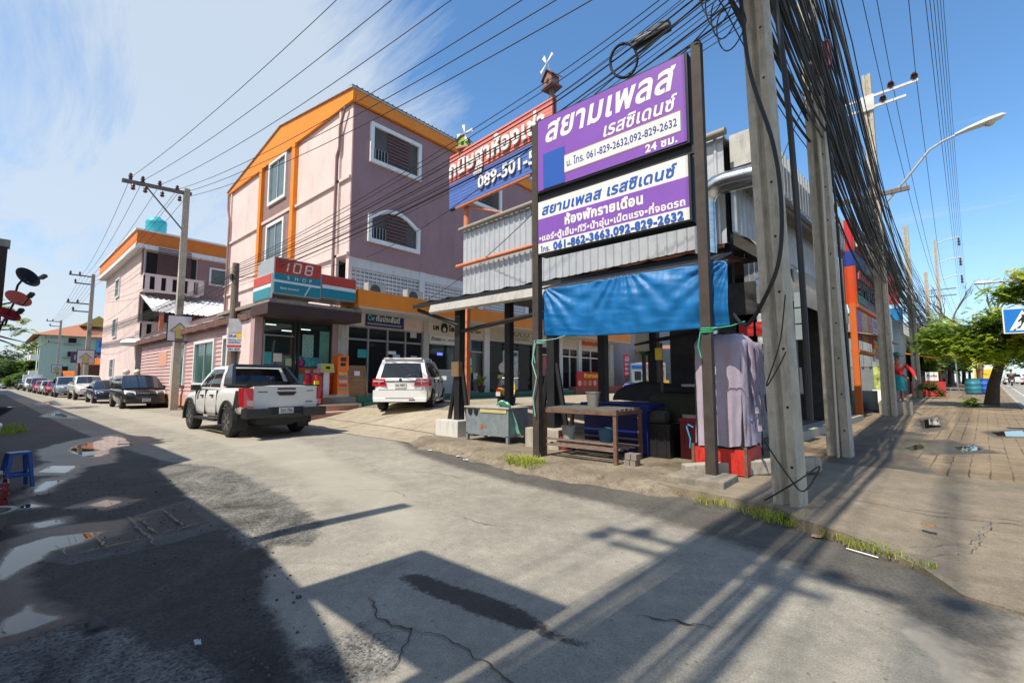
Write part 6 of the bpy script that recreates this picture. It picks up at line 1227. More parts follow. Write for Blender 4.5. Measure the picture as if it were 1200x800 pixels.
for z in (12.4, 14.3, 16.5):
 m = MB(); m.tube([(0, 0, z - .2), (1.2, 0, z + .1), (2.0, 0, z + .15)], .05, 6); m.build('line_arm', ARM, tp)
 m = MB(); m.lathe([(.03, -.9), (.13, -.8), (.05, -.6), (.13, -.5), (.05, -.3), (.1, -.2), (.03, 0)], (1.9, 0, z + .1), 'z', 8); m.build('insulator', CERAM, tp)
for z in (10.4, 11.1):
 m = MB(); m.box(-1.2, 1.4, -.06, .06, z, z + .1); m.build('crossarm', ARMD, tp)
# wires that leave the first pole for the lane
for k, (yo, zA) in enumerate(((-2.2, 11.5), (-1.75, 10.0), (-1.1, 8.9), (-.4, 7.9), (-.4, 7.5), (.0, 7.15))):
 wire([(-1.2, 5.75, zA), (-26.9, 6.0 + yo, 11.0 - (.15 if k < 4 else .4)), (-55.3, 5.0 + .2 * k, 10.9 - .15 * k), (-97.4, 5.8 + .2 * k, 10.4)], .55, .010, 'power_line', 'power line crossing from the first concrete pole to the lane pole arm', 'lines to the lane pole', n=18)
for k in range(15):
 u = k / 14; a = rnd.uniform(-.1, .1)
 wire([(-1.12 + a, 6.0, 5.95 + 1.2 * u), (-4.9, 7.0 + a, 6.2 + 1.15 * u * u + .06 * sin(k * 2)), (-19.05, 5.9 + a, 4.95 + .75 * u), (-26.75, 5.9, 4.9 + .6 * u), (-55.2, 5.7, 5.4 + .5 * u)], .22, rnd.choice((.006, .007, .009, .014)), 'cable', 'black cable running from the first concrete pole to the wooden pole and down the lane', 'cables along the lane', n=12)
for k, (a, b_) in enumerate((((-1.1, 5.8, 6.6), (-16.0, 9.6, 6.3)), ((-1.1, 5.8, 6.35), (-15.7, 12.5, 5.0)), ((-19.1, 5.95, 5.3), (-17.1, 9.3, 6.2)), ((-19.1, 5.95, 5.1), (-38.9, 8, 5.9)), ((-26.9, 6, 5.3), (-39.1, 6.4, 7.0)), ((-26.9, 6, 5.1), (-39.1, 6.4, 4.2)), ((-39.1, 6.3, 7.0), (-55.3, 5.7, 6.4)), ((-39.1, 6.3, 5.5), (-55.3, 5.7, 5.7)), ((-39.1, 6.3, 4.2), (-55.3, 5.7, 5.2)))):
 wire([a, b_], .5, .01, 'cable', 'thin service cable drooping from a pole to a house wall', 'service cables to the houses', n=16)
def hang(pts, r, label, name='cable'):
 m = MB(); P_ = [V(p) for p in pts]; Q = []
 for i in range(len(P_) - 1):
  p0, p1, p2, p3 = P_[max(i - 1, 0)], P_[i], P_[i + 1], P_[min(i + 2, len(P_) - 1)]
  for k in range(8):
   t = k / 8; Q.append(.5 * ((2 * p1) + (p2 - p0) * t + (2 * p0 - 5 * p1 + 4 * p2 - p3) * t * t + (3 * p1 - p0 - 3 * p2 + p3) * t ** 3))
 Q.append(P_[-1]); m.tube(Q, r, 7); return single(m, name, CABLE, label, 'cable', P_[0], smooth=60)
hang([(-1.25, 5.5, 6.4), (-1.18, 5.46, 5.0), (-.98, 5.47, 4.0), (-.93, 5.48, 3.3), (-.98, 5.5, 2.7), (-1.15, 5.55, 2.3), (-1.4, 5.8, 2.05), (-1.75, 6.6, 2.3)], .022, 'thick black cable drooping down the front of the nearest pole')
hang([(-.96, 5.5, 6.5), (-.85, 5.5, 5), (-.8, 5.5, 3.6), (-.78, 5.5, 2.2), (-.78, 5.52, 1.0)], .03, 'straight black cable running down the right edge of the nearest pole')
hang([(-1.2, 5.5, .75), (-1.0, 5.44, .45), (-.86, 5.44, .3), (-.72, 5.5, .55), (-.9, 5.42, .4), (-1.15, 5.45, .2), (-1.25, 5.6, .12)], .008, 'thin loose wire looped around the foot of the nearest pole')
hang([(-.93, 5.44, 2.3), (-1.0, 5.43, 1.8), (-1.15, 5.45, 1.35), (-1.02, 5.43, 1.55), (-.95, 5.43, 1.7)], .007, 'thin wire dangling across the middle of the nearest pole')
hang([(-.9, 9.7, 7.2), (-1.6, 9.3, 5.3), (-1.9, 9.2, 4.5)], .008, 'single thin wire hanging between the first two concrete poles')
hang([(-.86, 9.6, 6), (-.8, 9.58, 4.5), (-.78, 9.6, 2.5), (-.75, 9.6, 1.0)], .02, 'black cable running down the edge of the second concrete pole')
for k in range(5):
 c = V((-1.35 - .05 * k, 5.5 - .03 * k, 5.55 + .16 * k)); hang([c + V((.16 * cos(a), .05 * sin(2 * a), .26 * sin(a))) for a in [2 * pi * q / 9 + k for q in range(10)]], .008, ('small wire loop tied left of the nearest pole top', 'tight coil of thin wire by the nearest pole', 'open wire loop above the coil by the nearest pole', 'uppermost wire coil left of the nearest pole', 'ragged wire loop highest beside the nearest pole')[k])
m = MB()
for k in range(4): c = V((-3.30, 6.62 + .015 * k, 6.72)); m.tube([c + V((.26 * cos(a) * .75, .1 * cos(a), .30 * sin(a) + .02 * (k % 2))) for a in [2 * pi * q / 28 for q in range(29)]], .014, 6)
single(m, 'cable_coil', CABLE, 'round coil of black cable hung on the wires above the purple sign', 'cable coil', (-3.3, 6.62, 6.4), smooth=60)
m = MB(); m.obox((-2.78, 6.55, 6.85), (.62, .14, .15), Matrix.Rotation(R(-3), 3, 'Y')); m.obox((-2.78, 6.55, 6.76), (.5, .04, .03), Matrix.Rotation(R(-3), 3, 'Y')); sb = single(m, 'splice_box', pm('box_black', (.05, .052, .055), .5, var=.2), 'black cable splice box with white print hung in the wires at the top', 'splice box', (-2.78, 6.55, 6.68), bevel=.02)
m = MB()
for k in range(3): m.box(-.24, .0 + .05 * k, -.0725, -.071, .20 - k * .035, .212 - k * .035)
m.build('white_print', pm('print_white', (.35, .35, .36), .6, var=.6, scale=40), sb)
m = MB(); m.box(-1.02, -.72, 9.5, 9.62, 7.0, 7.5); single(m, 'pole_box', pm('box_maroon', (.16, .05, .05), .7, var=.3), 'small maroon box fixed high on the second concrete pole', 'junction box', (-.87, 9.56, 7.0), bevel=.02)
# ================================================= STALL UNDER THE TARP
TARP = pm('tarp_blue', (.004, .135, .37), .48, var=.16, scale=2.2, spec=.4, stretch=(1, 1, 3), bump=.05, bscale=26, grime=.3)
m = MB()
def tarp(u, v_):
 x = -4.80 + 3.05 * u; z0 = 2.14 - .06 * u + .05 * (2 * u - 1) ** 2; z1 = 3.02
 q = x + 4.8; f = noise.noise((x * .8, v_ * .9, 3)) * .06 + .006 * noise.noise((x * 14, v_ * 4, 5))
 for cx, cz, sg in ((-.05, 1.08, 1), (3.1, 1.05, -1), (1.5, 1.3, 1)):
  r_ = math.hypot(q - cx, (v_ - cz) * .9); an = atan2((cz - v_) * .9, (q - cx) * sg + 1e-4); f += .03 * sin(an * 19 + cx * 4 + 2 * noise.noise((an * 3, r_ * 2, cx))) * math.exp(-r_ * 1.25)
 f += .016 * abs(noise.noise((x * 3.1 + v_ * 1.5, v_ * 5, 8))) + .012 * abs(noise.noise((x * 1.2, v_ * 9 + x, 2)))
 return V((x, 6.40 + f - .05 * sin(pi * v_) * .6, z0 + (z1 - z0) * v_))
m.grid(tarp, 150, 40); single(m, 'tarpaulin', TARP, 'bright blue tarpaulin hung between the two signposts under the purple signs', 'tarp', (-3.3, 6.4, 2.1), sol=.004, smooth=180)
for x, lb in ((-4.78, 'pale green rope tied round the left signpost'), (-2.0, 'bright green rope tied round the right signpost')):
 m = MB()
 for k in range(3): m.tube([V((x + .085 * cos(a), 6.27 + .08 * sin(a), 2.05 + .025 * k + .01 * sin(a))) for a in [2 * pi * q / 10 for q in range(11)]], .009, 5)
 m.tube([(x - .06, 6.19, 2.05), (x - .09, 6.17, 1.85), (x - .05, 6.16, 1.7)], .008, 5); m.tube([(x + .08, 6.2, 2.08), (x + .3, 6.3, 2.11), (x + .45, 6.35, 2.16)], .008, 5)
 if x < -4: m.tube([(x - .08, 6.19, 2.1), (x - .12, 6.17, 1.7), (x - .02, 6.16, 1.45), (x - .1, 6.16, 1.1), (x - .06, 6.17, .8)], .012, 5)
 single(m, 'rope', pm('rope_green' if x > -4 else 'rope_mint', (.03, .4, .2) if x > -4 else (.2, .42, .38), .8, var=.1), lb, 'rope', (x, 6.27, 1.7))
# cloth wrapped cabinet
cb = thing('wrapped_cabinet', 'tall cabinet wrapped in dusty purple cloth with a peeling red base', 'cabinet', (-2.05, 7.2, .09))
m = MB(); m.box(-2.37, -1.74, 6.80, 7.62, .13, 1.9); m.build('carcass', BLACK, cb, True)
m = MB(); m.box(-2.39, -1.72, 6.775, 6.80, .12, .46); m.box(-1.74, -1.715, 6.80, 7.62, .12, .46); m.build('base_panel', pm('peeling_red', (.62, .035, .02), .5, var=.15, scale=9, grime=1.0), cb, True)
for x in (-2.41, -1.715):
 m = MB(); m.box(x - .02, x + .02, 6.75, 6.79, .09, .5); m.build('leg', RUST, cb, True)
def drape(cx, cy, hx, hy, z0, z1, amp, seed, n=96, nz=26, bow=.0):
 m = MB(); rings = []
 for i in range(nz + 1):
  t = i / nz; z = z1 - (z1 - z0) * t; ring = []
  for k in range(n):
   a = 2 * pi * k / n; c, s_ = cos(a), sin(a); e = 5
   r = 1 / ((abs(c) ** e + abs(s_) ** e) ** (1 / e)); sx, sy = c * r, s_ * r
   f = amp * t * (noise.noise((sx * 3 + seed, sy * 3, t * .8)) + .7 * noise.noise((sx * 9 + seed, sy * 9, t * 1.1 + 3))) + .010 * noise.noise((sx * 6, sy * 6 + t * 7, seed)) + bow * sin(pi * t)
   top = 1 - .25 * max(0, 1 - t * 9) ** 2
   ring.append(V((cx + sx * (hx + f) * top, cy + sy * (hy + f) * top, z + .02 * noise.noise((sx * 4, sy * 4, seed + 9)) * (1 if i == nz else .2) * 3 - (.0 if i else -.0))))
  rings.append(ring)
 m.loft(rings, cap=False); m.face([m.b.verts.new(p + V((0, 0, .015))) for p in rings[0]]); return m
CLOTH = pm('cloth_mauve', (.40, .335, .405), .9, var=.14, scale=2.5, bump=.3, bscale=14)
m = drape(-2.05, 7.2, .36, .46, .50, 2.06, .06, 1.5); cl = m.build('cloth', CLOTH, None, smooth=180); tag(cl, 'dusty purple grey cloth draped over the tall cabinet', 'cloth')
m = MB()
for k in range(7):
 y = 6.9 + k * .1; m.grid(lambda u, v_: V((-1.66 + .045 * sin(u * pi) + .03 * v_ + .03 * noise.noise((k * 3, v_ * 4, u)), y + .075 * u + .04 * noise.noise((k, v_ * 3, 0)), 1.95 - v_ * (.75 + .25 * (k % 3)))), 5, 12)
m.grid(lambda u, v_: V((-1.66 + .12 * v_, 6.85 + .12 * u * (1 - v_ * .6) + .02 * sin(v_ * 9), .85 - v_ * .34)), 5, 8)
o = m.build('torn_hem', CLOTH, cl, sol=.004, smooth=180)
m = MB(); m.tube([(-2.43, 6.85, .72), (-2.5, 6.83, .76), (-2.52, 6.83, .72), (-2.47, 6.83, .55), (-2.48, 6.83, .42)], .009, 5); single(m, 'string', pm('string_blue', (.03, .3, .6), .7, var=0), 'short light blue string hanging on the left of the purple cloth', 'string', (-2.43, 6.85, .42))
# rusty work table
tb = thing('work_table', 'rusty steel work table with slatted top and lower shelf behind the left signpost', 'table', (-4.15, 6.85, .09))
for x, y in ((-4.83, 6.43), (-3.47, 6.43), (-4.83, 7.28), (-3.47, 7.28)):
 m = MB(); m.box(x - .028, x + .028, y - .028, y + .028, .09, .92); m.build('leg', RUST, tb, True, bevel=.004)
m = MB(); m.box(-4.87, -3.43, 6.39, 6.45, .86, .92); m.box(-4.87, -3.43, 7.26, 7.31, .86, .92); m.box(-4.87, -4.81, 6.45, 7.26, .86, .92); m.box(-3.49, -3.43, 6.45, 7.26, .86, .92); m.build('top_frame', RUST, tb, True)
m = MB()
for k in range(6): m.box(-4.85, -3.45, 6.42 + k * .15, 6.53 + k * .15, .921, .945 + .006 * (k % 3))
m.build('table_top', pm('grey_planks', (.13, .12, .105), .85, var=.4, scale=5, stretch=(.6, 6, 6)), tb, True)
for z, ys in ((.30, (6.43, 6.62, 6.82, 7.02, 7.26)), (.40, (6.43, 7.28))):
 m = MB()
 for y in ys: m.box(-4.85, -3.45, y - .02, y + .02, z, z + .03)
 m.build('shelf', pm('rust_slat', (.2, .14, .11), .8, var=.35, scale=8), tb, True)
ck = thing('cool_box', 'big dark blue plastic cool box standing behind the rusty table', 'cool box', (-4.0, 7.75, .09)); PB = pm('plastic_blue', (.008, .018, .14), .4, var=.1)
m = MB(); m.box(-4.65, -3.4, 7.42, 8.1, .12, .88); m.build('tub', PB, ck, True, bevel=.05, smooth=50); m = MB(); m.box(-4.7, -3.35, 7.37, 8.15, .885, 1.0); m.build('lid', PB, ck, True, bevel=.04, smooth=50)
m = MB(); m.box(-4.72, -4.66, 7.6, 7.9, .5, .58); m.build('handle', PB, ck, True, bevel=.01)
for i, (dx, dz) in enumerate(((0, 0), (.1, 0), (.02, .1), (.12, .1))):
 m = MB(); m.box(-3.38 + dx, -3.29 + dx, 6.5, 6.68, .095 + dz, .19 + dz)
 single(m, 'brick', pm('brick_grey', (.22, .19, .16), .9, var=.25, bump=.3), ('grey brick lower left in the little stack by the table', 'grey brick lower right in the little stack by the table', 'grey brick upper left in the little stack by the table', 'grey brick upper right in the little stack by the table')[i], 'brick', (-3.3 + dx, 6.6, .095 + dz), 'bricks stacked by the table', bevel=.008)
# galvanised steel tub on legs
gt = thing('steel_tub', 'dented galvanised steel bin on short legs with a rust spot and yellow rim', 'bin', (-6.85, 7.35, .09)); GAL = pm('zinc_blue', (.30, .36, .38), .45, .5, var=.2, scale=6, grime=.25)
m = MB(); m.box(-7.45, -6.2, 7.02, 7.65, .25, .82); m.build('tub', GAL, gt, True, bevel=.012)
m = MB(); m.box(-7.48, -6.17, 6.99, 7.68, .822, .85); m.build('top', pm('tub_top', (.42, .4, .34), .6, var=.25, grime=.4), gt, True, bevel=.006)
m = MB(); m.box(-7.0, -6.25, 7.005, 7.018, .73, .80); m.build('yellow_rim', pm('old_yellow', (.5, .42, .18), .7, var=.25), gt, True)
m = MB(); m.prism([(.05 * cos(a) + .012 * sin(3 * a), .05 * sin(a)) for a in [2 * pi * k / 12 for k in range(12)]], (-6.95, 7.017, .42), FX, FZ, (0, -.002, 0)); m.prism([(.02 * cos(a), .03 * sin(a)) for a in [2 * pi * k / 10 for k in range(10)]], (-6.84, 7.017, .42), FX, FZ, (0, -.002, 0)); m.build('rust_spot', pm('rust_orange', (.35, .09, .02), .9, var=.3, scale=20), gt, True)
for x, y in ((-7.42, 7.05), (-6.24, 7.05), (-7.42, 7.62), (-6.24, 7.62)):
 m = MB(); m.box(x - .03, x + .03, y - .03, y + .03, .09, .27); m.build('leg', GAL, gt, True)
m = MB()
for dx in (-7.38, -7.2): m.prism([(0, .0), (.14, 0), (.12, -.1), (.07, -.14), (.02, -.1)], (dx, 7.004, .79), FX, FZ, (0, -.004, 0))
m.build('dark_flap', BLACK, gt, True)
NET = pm('net_green', (.22, .52, .42), .8, var=.3, scale=20, bump=.4)
m = MB(); m.grid(lambda u, v_: V((-6.62 + .42 * u + (.25 * max(0, v_ - .35)), 7.3 - .1 * u + .25 * v_ - .2, .90 + .05 * noise.noise((u * 5, v_ * 5, 2)) + .08 * sin(u * 3) - (1.05 * max(0, v_ - .35)) * (1 if True else 0))), 20, 20)
single(m, 'netting', NET, 'crumpled mint green netting hanging over the end of the steel bin', 'net', (-6.3, 7.3, .85), sol=.006, smooth=180)
# covered cart and dark goods deeper in the stall
m = drape(-3.15, 8.5, .55, .5, .25, 1.18, .12, 4.2); single(m, 'covered_cart', pm('cloth_olive', (.045, .047, .03), .95, var=.2, bump=.3), 'dark olive sheet thrown over a cart deep in the stall', 'covered cart', (-3.15, 8.5, .25), smooth=180)
m = MB(); m.grid(lambda u, v_: V((-4.0 + .85 * cos(2 * pi * u) * sin(v_ * pi / 2), 9.0 + .6 * sin(2 * pi * u) * sin(v_ * pi / 2), 1.0 + .38 * cos(v_ * pi / 2) + .03 * noise.noise((cos(2 * pi * u) * 3, sin(2 * pi * u) * 3, v_ * 3)))), 32, 10); single(m, 'folded_umbrella', pm('canvas_charcoal', (.04, .04, .042), .9, var=.2), 'charcoal canvas hump behind the cool box', 'canvas', (-4, 9, 1.0), smooth=180)
for x0, x1, y0, y1, z1, mt, nm, lb in ((-2.95, -2.55, 7.7, 8.2, .72, pm('crate_red', (.22, .02, .03), .45, var=.2), 'crate', 'dark red plastic crate left of the wrapped cabinet'), (-3.7, -3.05, 7.5, 7.95, .62, BLACK, 'crate', 'black crate in the middle of the stall floor'), (-3.68, -3.15, 7.55, 7.9, .0, BLACK, '', ''), (-2.7, -2.3, 8.6, 9.1, 1.5, pm('box_dim', (.04, .042, .05), .7, var=.3), 'cabinet', 'dim upright box behind the wrapped cabinet'), (-5.2, -4.8, 8.3, 8.8, .9, pm('bucket_blue', (.01, .05, .2), .5, var=.1), 'drum', 'blue drum beside the second lean-to post')):
 if not nm: continue
 t = thing(nm, lb, nm, ((x0 + x1) / 2, (y0 + y1) / 2, .09)); m = MB(); m.box(x0, x1, y0, y1, .095, z1); m.build('body', mt, t, True, bevel=.025)
 m = MB(); m.box(x0 - .02, x1 + .02, y0 - .02, y1 + .02, z1 + .002, z1 + .05); m.build('rim', mt, t, True, bevel=.012)
 m = MB()
 for k in range(4): a = x0 + (x1 - x0) * (k + .5) / 4; m.box(a - .02, a + .02, y0 - .012, y0 - .001, .15, z1 - .06)
 m.build('ribs', mt, t, True)
m = MB(); m.obox((-3.4, 7.7, .78), (.55, .38, .3), Matrix.Rotation(R(12), 3, 'Z')); single(m, 'bag', pm('bag_black', (.014, .014, .015), .5, var=.3, bump=.4, bscale=8), 'black bag lying on the black crate', 'bag', (-3.4, 7.7, .63), bevel=.08, smooth=60)
m = MB(); m.obox(Mw(.95, -2.05, .2), (.17, 1.9, .19), Matrix.Rotation(R(-48), 3, 'Z') @ Matrix.Rotation(R(3), 3, 'X')); single(m, 'concrete_beam', CONC, 'old concrete beam lying between the wrapped cabinet and nearest pole', 'beam', Mw(.95, -2.05, .1), bevel=.02)
t = thing('hanging_notice', 'white notice with red blocks hanging behind the top of the purple cloth', 'notice', (-2.05, 9.0, 2.2)); m = MB(); m.box(-2.35, -1.75, 9.0, 9.02, 2.05, 2.6); m.build('sheet', WHITE, t, True)
m = MB()
for k in range(2): m.box(-2.3 + k * .28, -2.06 + k * .28, 8.985, 8.998, 2.2, 2.45)
m.build('red_block', RED, t, True)
t = thing('yellow_banner', 'yellow banner with dark printing hanging inside the open side of the shed', 'banner', Mw(-.7, 5.6, 2.0), -MA); m = MB(); m.box(-.35, .35, 0, .02, 0, 1.3); m.build('cloth', pm('banner_yellow', (.55, .36, .01), .6, var=.1), t); m = MB(); m.box(.0, .2, -.01, -.001, .25, .45); m.build('print', BLACK, t)
for i, (x, y, z0, z1, w_, c, lb) in enumerate(((-.5, 3.2, 1.2, 2.5, .3, (.4, .3, .27), 'faded pink shirt hung in the dark side of the shed'), (-.45, 3.9, .9, 2.3, .3, (.02, .035, .07), 'navy cloth hung in the dark side of the shed'), (-.5, 5.2, 1.7, 1.95, .25, (.01, .4, .15), 'bright green tag hung in the dark side of the shed'), (-.6, 7, 1.0, 1.8, .35, (.35, .3, .25), 'beige rag hung in the dark side of the shed'))):
 m = MB(); m.grid(lambda u, v_: Mw(x + .03 * sin(u * 9 + v_ * 2), y + w_ * (u - .5) * (1 - .15 * v_), z0 + (z1 - z0) * v_), 12, 8); single(m, 'hung_cloth', pm('hung%d' % i, c, .9, var=.15), lb, 'cloth', Mw(x, y, z0), sol=.01, smooth=180)
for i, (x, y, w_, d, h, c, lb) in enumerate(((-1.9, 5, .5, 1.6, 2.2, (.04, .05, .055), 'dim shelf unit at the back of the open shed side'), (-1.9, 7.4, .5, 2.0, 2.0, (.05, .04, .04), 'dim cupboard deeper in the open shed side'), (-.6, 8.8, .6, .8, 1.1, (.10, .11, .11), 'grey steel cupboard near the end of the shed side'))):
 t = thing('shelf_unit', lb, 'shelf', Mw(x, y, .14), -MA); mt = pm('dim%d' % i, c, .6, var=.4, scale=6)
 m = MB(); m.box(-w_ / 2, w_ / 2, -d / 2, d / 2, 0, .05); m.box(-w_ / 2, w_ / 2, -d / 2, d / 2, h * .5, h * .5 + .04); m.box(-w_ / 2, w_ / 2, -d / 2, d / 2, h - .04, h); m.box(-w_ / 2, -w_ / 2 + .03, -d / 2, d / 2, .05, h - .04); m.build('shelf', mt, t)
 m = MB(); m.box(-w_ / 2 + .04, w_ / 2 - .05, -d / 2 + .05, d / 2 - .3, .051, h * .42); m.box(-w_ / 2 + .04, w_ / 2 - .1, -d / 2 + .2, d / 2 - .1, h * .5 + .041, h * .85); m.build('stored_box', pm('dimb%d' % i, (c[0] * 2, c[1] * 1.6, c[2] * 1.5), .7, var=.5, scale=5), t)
ct = thing('food_cart', 'dark food cart with a small black sloped roof in the middle of the stall', 'cart', (-2.95, 7.75, .09))
m = MB(); m.hexa([(-3.55, 7.3, 2.0), (-2.4, 7.3, 2.12), (-2.4, 8.3, 2.3), (-3.55, 8.3, 2.18), (-3.55, 7.3, 2.03), (-2.4, 7.3, 2.15), (-2.4, 8.3, 2.33), (-3.55, 8.3, 2.21)]); m.build('roof', BLACK, ct, True)
for x, y in ((-3.45, 8.2), (-2.5, 8.2), (-2.5, 7.4)): m = MB(); m.box(x - .02, x + .02, y - .02, y + .02, .1, 2.1); m.build('post', RUST, ct, True)
m = MB(); m.box(-3.0, -2.45, 7.95, 8.35, .75, .82); m.box(-3.0, -2.45, 7.95, 8.35, 1.3, 1.34); m.build('shelf', STEEL, ct, True)
m = MB(); m.box(-3.2, -3.08, 7.35, 7.36, 1.75, 1.95); m.build('yellow_tag', YEL, ct, True)
for i, (x, y, z, s_, c, lb) in enumerate(((-4.15, 9.0, 2.0, .12, (.05, .25, .1), 'green bag hanging behind the table'),)):
 m = MB(); m.lathe([(.01, s_ * 2.2), (.02, s_ * 1.6), (s_ * .7, s_ * .9), (s_, .2 * s_), (s_ * .7, -s_ * .5), (.01, -s_ * .6)], (x, y, z), n=14); single(m, 'bag', pm('bagc%d' % i, c, .6, var=.2, bump=.4, bscale=12), lb, 'bag', (x, y, z), smooth=60)
for i, (x, y, z, c, lb) in enumerate(((-5.0, 7.25, .1, (.35, .05, .03), 'red bucket under the lean-to by the second footing'), (-4.55, 6.75, .36, (.3, .32, .3), 'grey bucket on the lower table shelf'), (-3.85, 6.8, .36, (.03, .12, .2), 'blue bucket on the lower table shelf'), (-4.2, 7.0, .95, (.42, .4, .36), 'steel pot standing on the rusty table'))):
 m = MB(); m.lathe([(.09, 0), (.125, .24), (.135, .24), (.135, .26), (.115, .26), (.08, .03), (.01, .03)], (x, y, z), n=18); single(m, 'bucket' if 'pot' not in lb else 'pot', pm('buck%d' % i, c, .45, var=.12, metal=.7 if 'pot' in lb else 0), lb, 'bucket' if 'pot' not in lb else 'pot', (x, y, z), smooth=40)
# ================================================= THINGS IN FRONT OF THE SHOPS
kz = .8
k_ = thing('topup_kiosk', 'tall bright orange top-up kiosk with a small screen and rows of coloured buttons', 'kiosk', (-16.25, 8.78, kz), R(8)); KO = pm('kiosk_orange', (.80, .16, .01), .35, var=.04, coat=.3)
m = MB(); m.box(-.22, .2, -.27, .27, 0, .1); m.build('base', pm('kiosk_base', (.4, .38, .35), .6), k_)
m = MB(); m.hexa([(-.2, -.25, .1), (.2, -.25, .1), (.2, .25, .1), (-.2, .25, .1), (-.2, -.22, 1.0), (.13, -.22, 1.0), (.13, .22, 1.0), (-.2, .22, 1.0)]); m.build('lower_body', KO, k_, bevel=.02)
m = MB(); m.box(-.2, .16, -.24, .24, 1.0, 1.55); m.box(-.1, .05, -.08, .08, 1.55, 1.62); m.build('head', KO, k_, bevel=.02); m = MB(); m.box(.155, .165, -.12, .12, 1.33, 1.48); m.build('screen', pm('screen_dark', (.05, .06, .08), .1, var=0), k_); m = MB(); m.box(.155, .17, -.12, .1, 1.15, 1.27); m.build('slot_panel', BLACK, k_)
cols = [(.7, .65, .1), (.05, .25, .5), (.6, .6, .58), (.5, .05, .1), (.1, .4, .2), (.35, .1, .4)]
for r_ in range(5):
 m = MB(); xx = .197 - (.85 - r_ * .15 - .1) * .078 + .004
 for c in range(4): m.box(xx - .02, xx + .012, -.17 + c * .09, -.105 + c * .09, .83 - r_ * .15, .92 - r_ * .15)
 m.build('button_row', pm('btn%d' % r_, cols[r_], .4, var=.8, scale=30), k_)
t = thing('weighing_machine', 'white coin weighing machine with a yellow display on a column', 'scale', (-15.95, 8.1, kz), R(0)); m = MB(); m.box(-.28, .28, -.26, .26, 0, .09); m.build('foot_plate', pm('plate_steel', (.3, .3, .3), .4, .6, var=.1), t, bevel=.02); m = MB(); m.box(-.18, -.03, -.11, .11, .09, .95); m.build('column', pm('column_white', (.6, .62, .62), .4, var=.05), t, bevel=.02)
m = MB(); m.hexa([(-.25, -.25, .9), (.08, -.25, .9), (.08, .25, .9), (-.25, .25, .9), (-.25, -.25, 1.22), (-.02, -.25, 1.22), (-.02, .25, 1.22), (-.25, .25, 1.22)]); hd = m.build('head', pm('head_grey', (.5, .5, .48), .4, var=.05), t, bevel=.02); m = MB(); m.hexa([(.085, -.22, .95), (.09, -.22, .95), (.09, .22, .95), (.085, .22, .95), (.0, -.22, 1.2), (.005, -.22, 1.2), (.005, .22, 1.2), (.0, .22, 1.2)]); m.build('display', pm('display_yellow', (.6, .5, .02), .4, var=.1), hd); m = MB(); m.box(.07, .085, -.08, .08, 1.03, 1.12); m.build('screen', DARK, hd)
for i, (x, y, lb) in enumerate(((-15.78, 7.62, 'red gas cylinder in front, nearest the pickup'), (-16.15, 7.50, 'red gas cylinder behind the front one, left side'), (-16.1, 7.85, 'red gas cylinder behind the front one, right side'), (-16.4, 8.35, 'red gas cylinder half hidden behind the weighing machine'))):
 t = thing('gas_cylinder', lb, 'gas cylinder', (x, y, kz), 0, 'gas cylinders at the corner shop'); m = MB(); m.lathe([(.13, .0), (.15, .04), (.15, .70), (.13, .8), (.06, .86), (.03, .9)], n=18); m.build('bottle', pm('gas_red', (.5, .02, .03), .4, var=.1), t, smooth=40)
 m = MB(); m.lathe([(.1, .86), (.11, .86), (.11, 1.0), (.1, 1.0)], n=14); m.build('collar', pm('gas_collar', (.4, .2, .18), .5), t); m = MB(); m.lathe([(.03, .9), (.03, .98), (.05, .98), (.01, 1.02)], n=8); m.build('valve', CHROME, t)
t = thing('wooden_board', 'plywood board with wooden frame leaning behind the orange kiosk', 'board', (-16.45, 9.55, kz), R(0)); PLY = pm('plywood', (.30, .16, .07), .7, var=.25, scale=4, stretch=(4, .6, 4)); m = MB(); m.hexa([(.15, -.42, 0), (.18, -.42, 0), (.18, .42, 0), (.15, .42, 0), (-.12, -.42, 1.2), (-.09, -.42, 1.2), (-.09, .42, 1.2), (-.12, .42, 1.2)]); m.build('panel', PLY, t)
m = MB(); m.hexa([(.185, -.42, .02), (.22, -.42, .02), (.22, -.36, .02), (.185, -.36, .02), (-.085, -.42, 1.2), (-.05, -.42, 1.2), (-.05, -.36, 1.2), (-.085, -.36, 1.2)]); m.hexa([(.185, .36, .02), (.22, .36, .02), (.22, .42, .02), (.185, .42, .02), (-.085, .36, 1.2), (-.05, .36, 1.2), (-.05, .42, 1.2), (-.085, .42, 1.2)]); m.box(.03, .08, -.36, .36, .58, .66); m.build('batten', pm('batten', (.36, .2, .09), .7, var=.2), t); m = MB(); m.box(.02, .03, -.1, .14, .8, .98); m.build('paper', WHITE, t)
for i, (y, lb) in enumerate(((10.3, 'air conditioner outdoor unit nearest the shop sign on the canopy'), (12.2, 'air conditioner outdoor unit further along the canopy'))):
 t = thing('air_conditioner', lb, 'air conditioner', (-16.45, y, 4.72), 0, 'outdoor units on the canopy'); m = MB(); m.box(-.17, .17, -.42, .42, .06, .66); m.build('casing', pm('ac_white', (.36, .36, .33), .5, var=.15, grime=.7), t, bevel=.02)
 m = MB(); m.lathe([(.24, 0), (.24, .01), (.2, .02)], (.172, -.1, .36), 'x', 20); m.build('fan_grille', pm('fan_dark', (.05, .05, .05), .6), t); m = MB(); m.box(-.15, .15, -.35, -.28, 0, .06); m.box(-.15, .15, .28, .35, 0, .06); m.build('feet', BLACK, t)
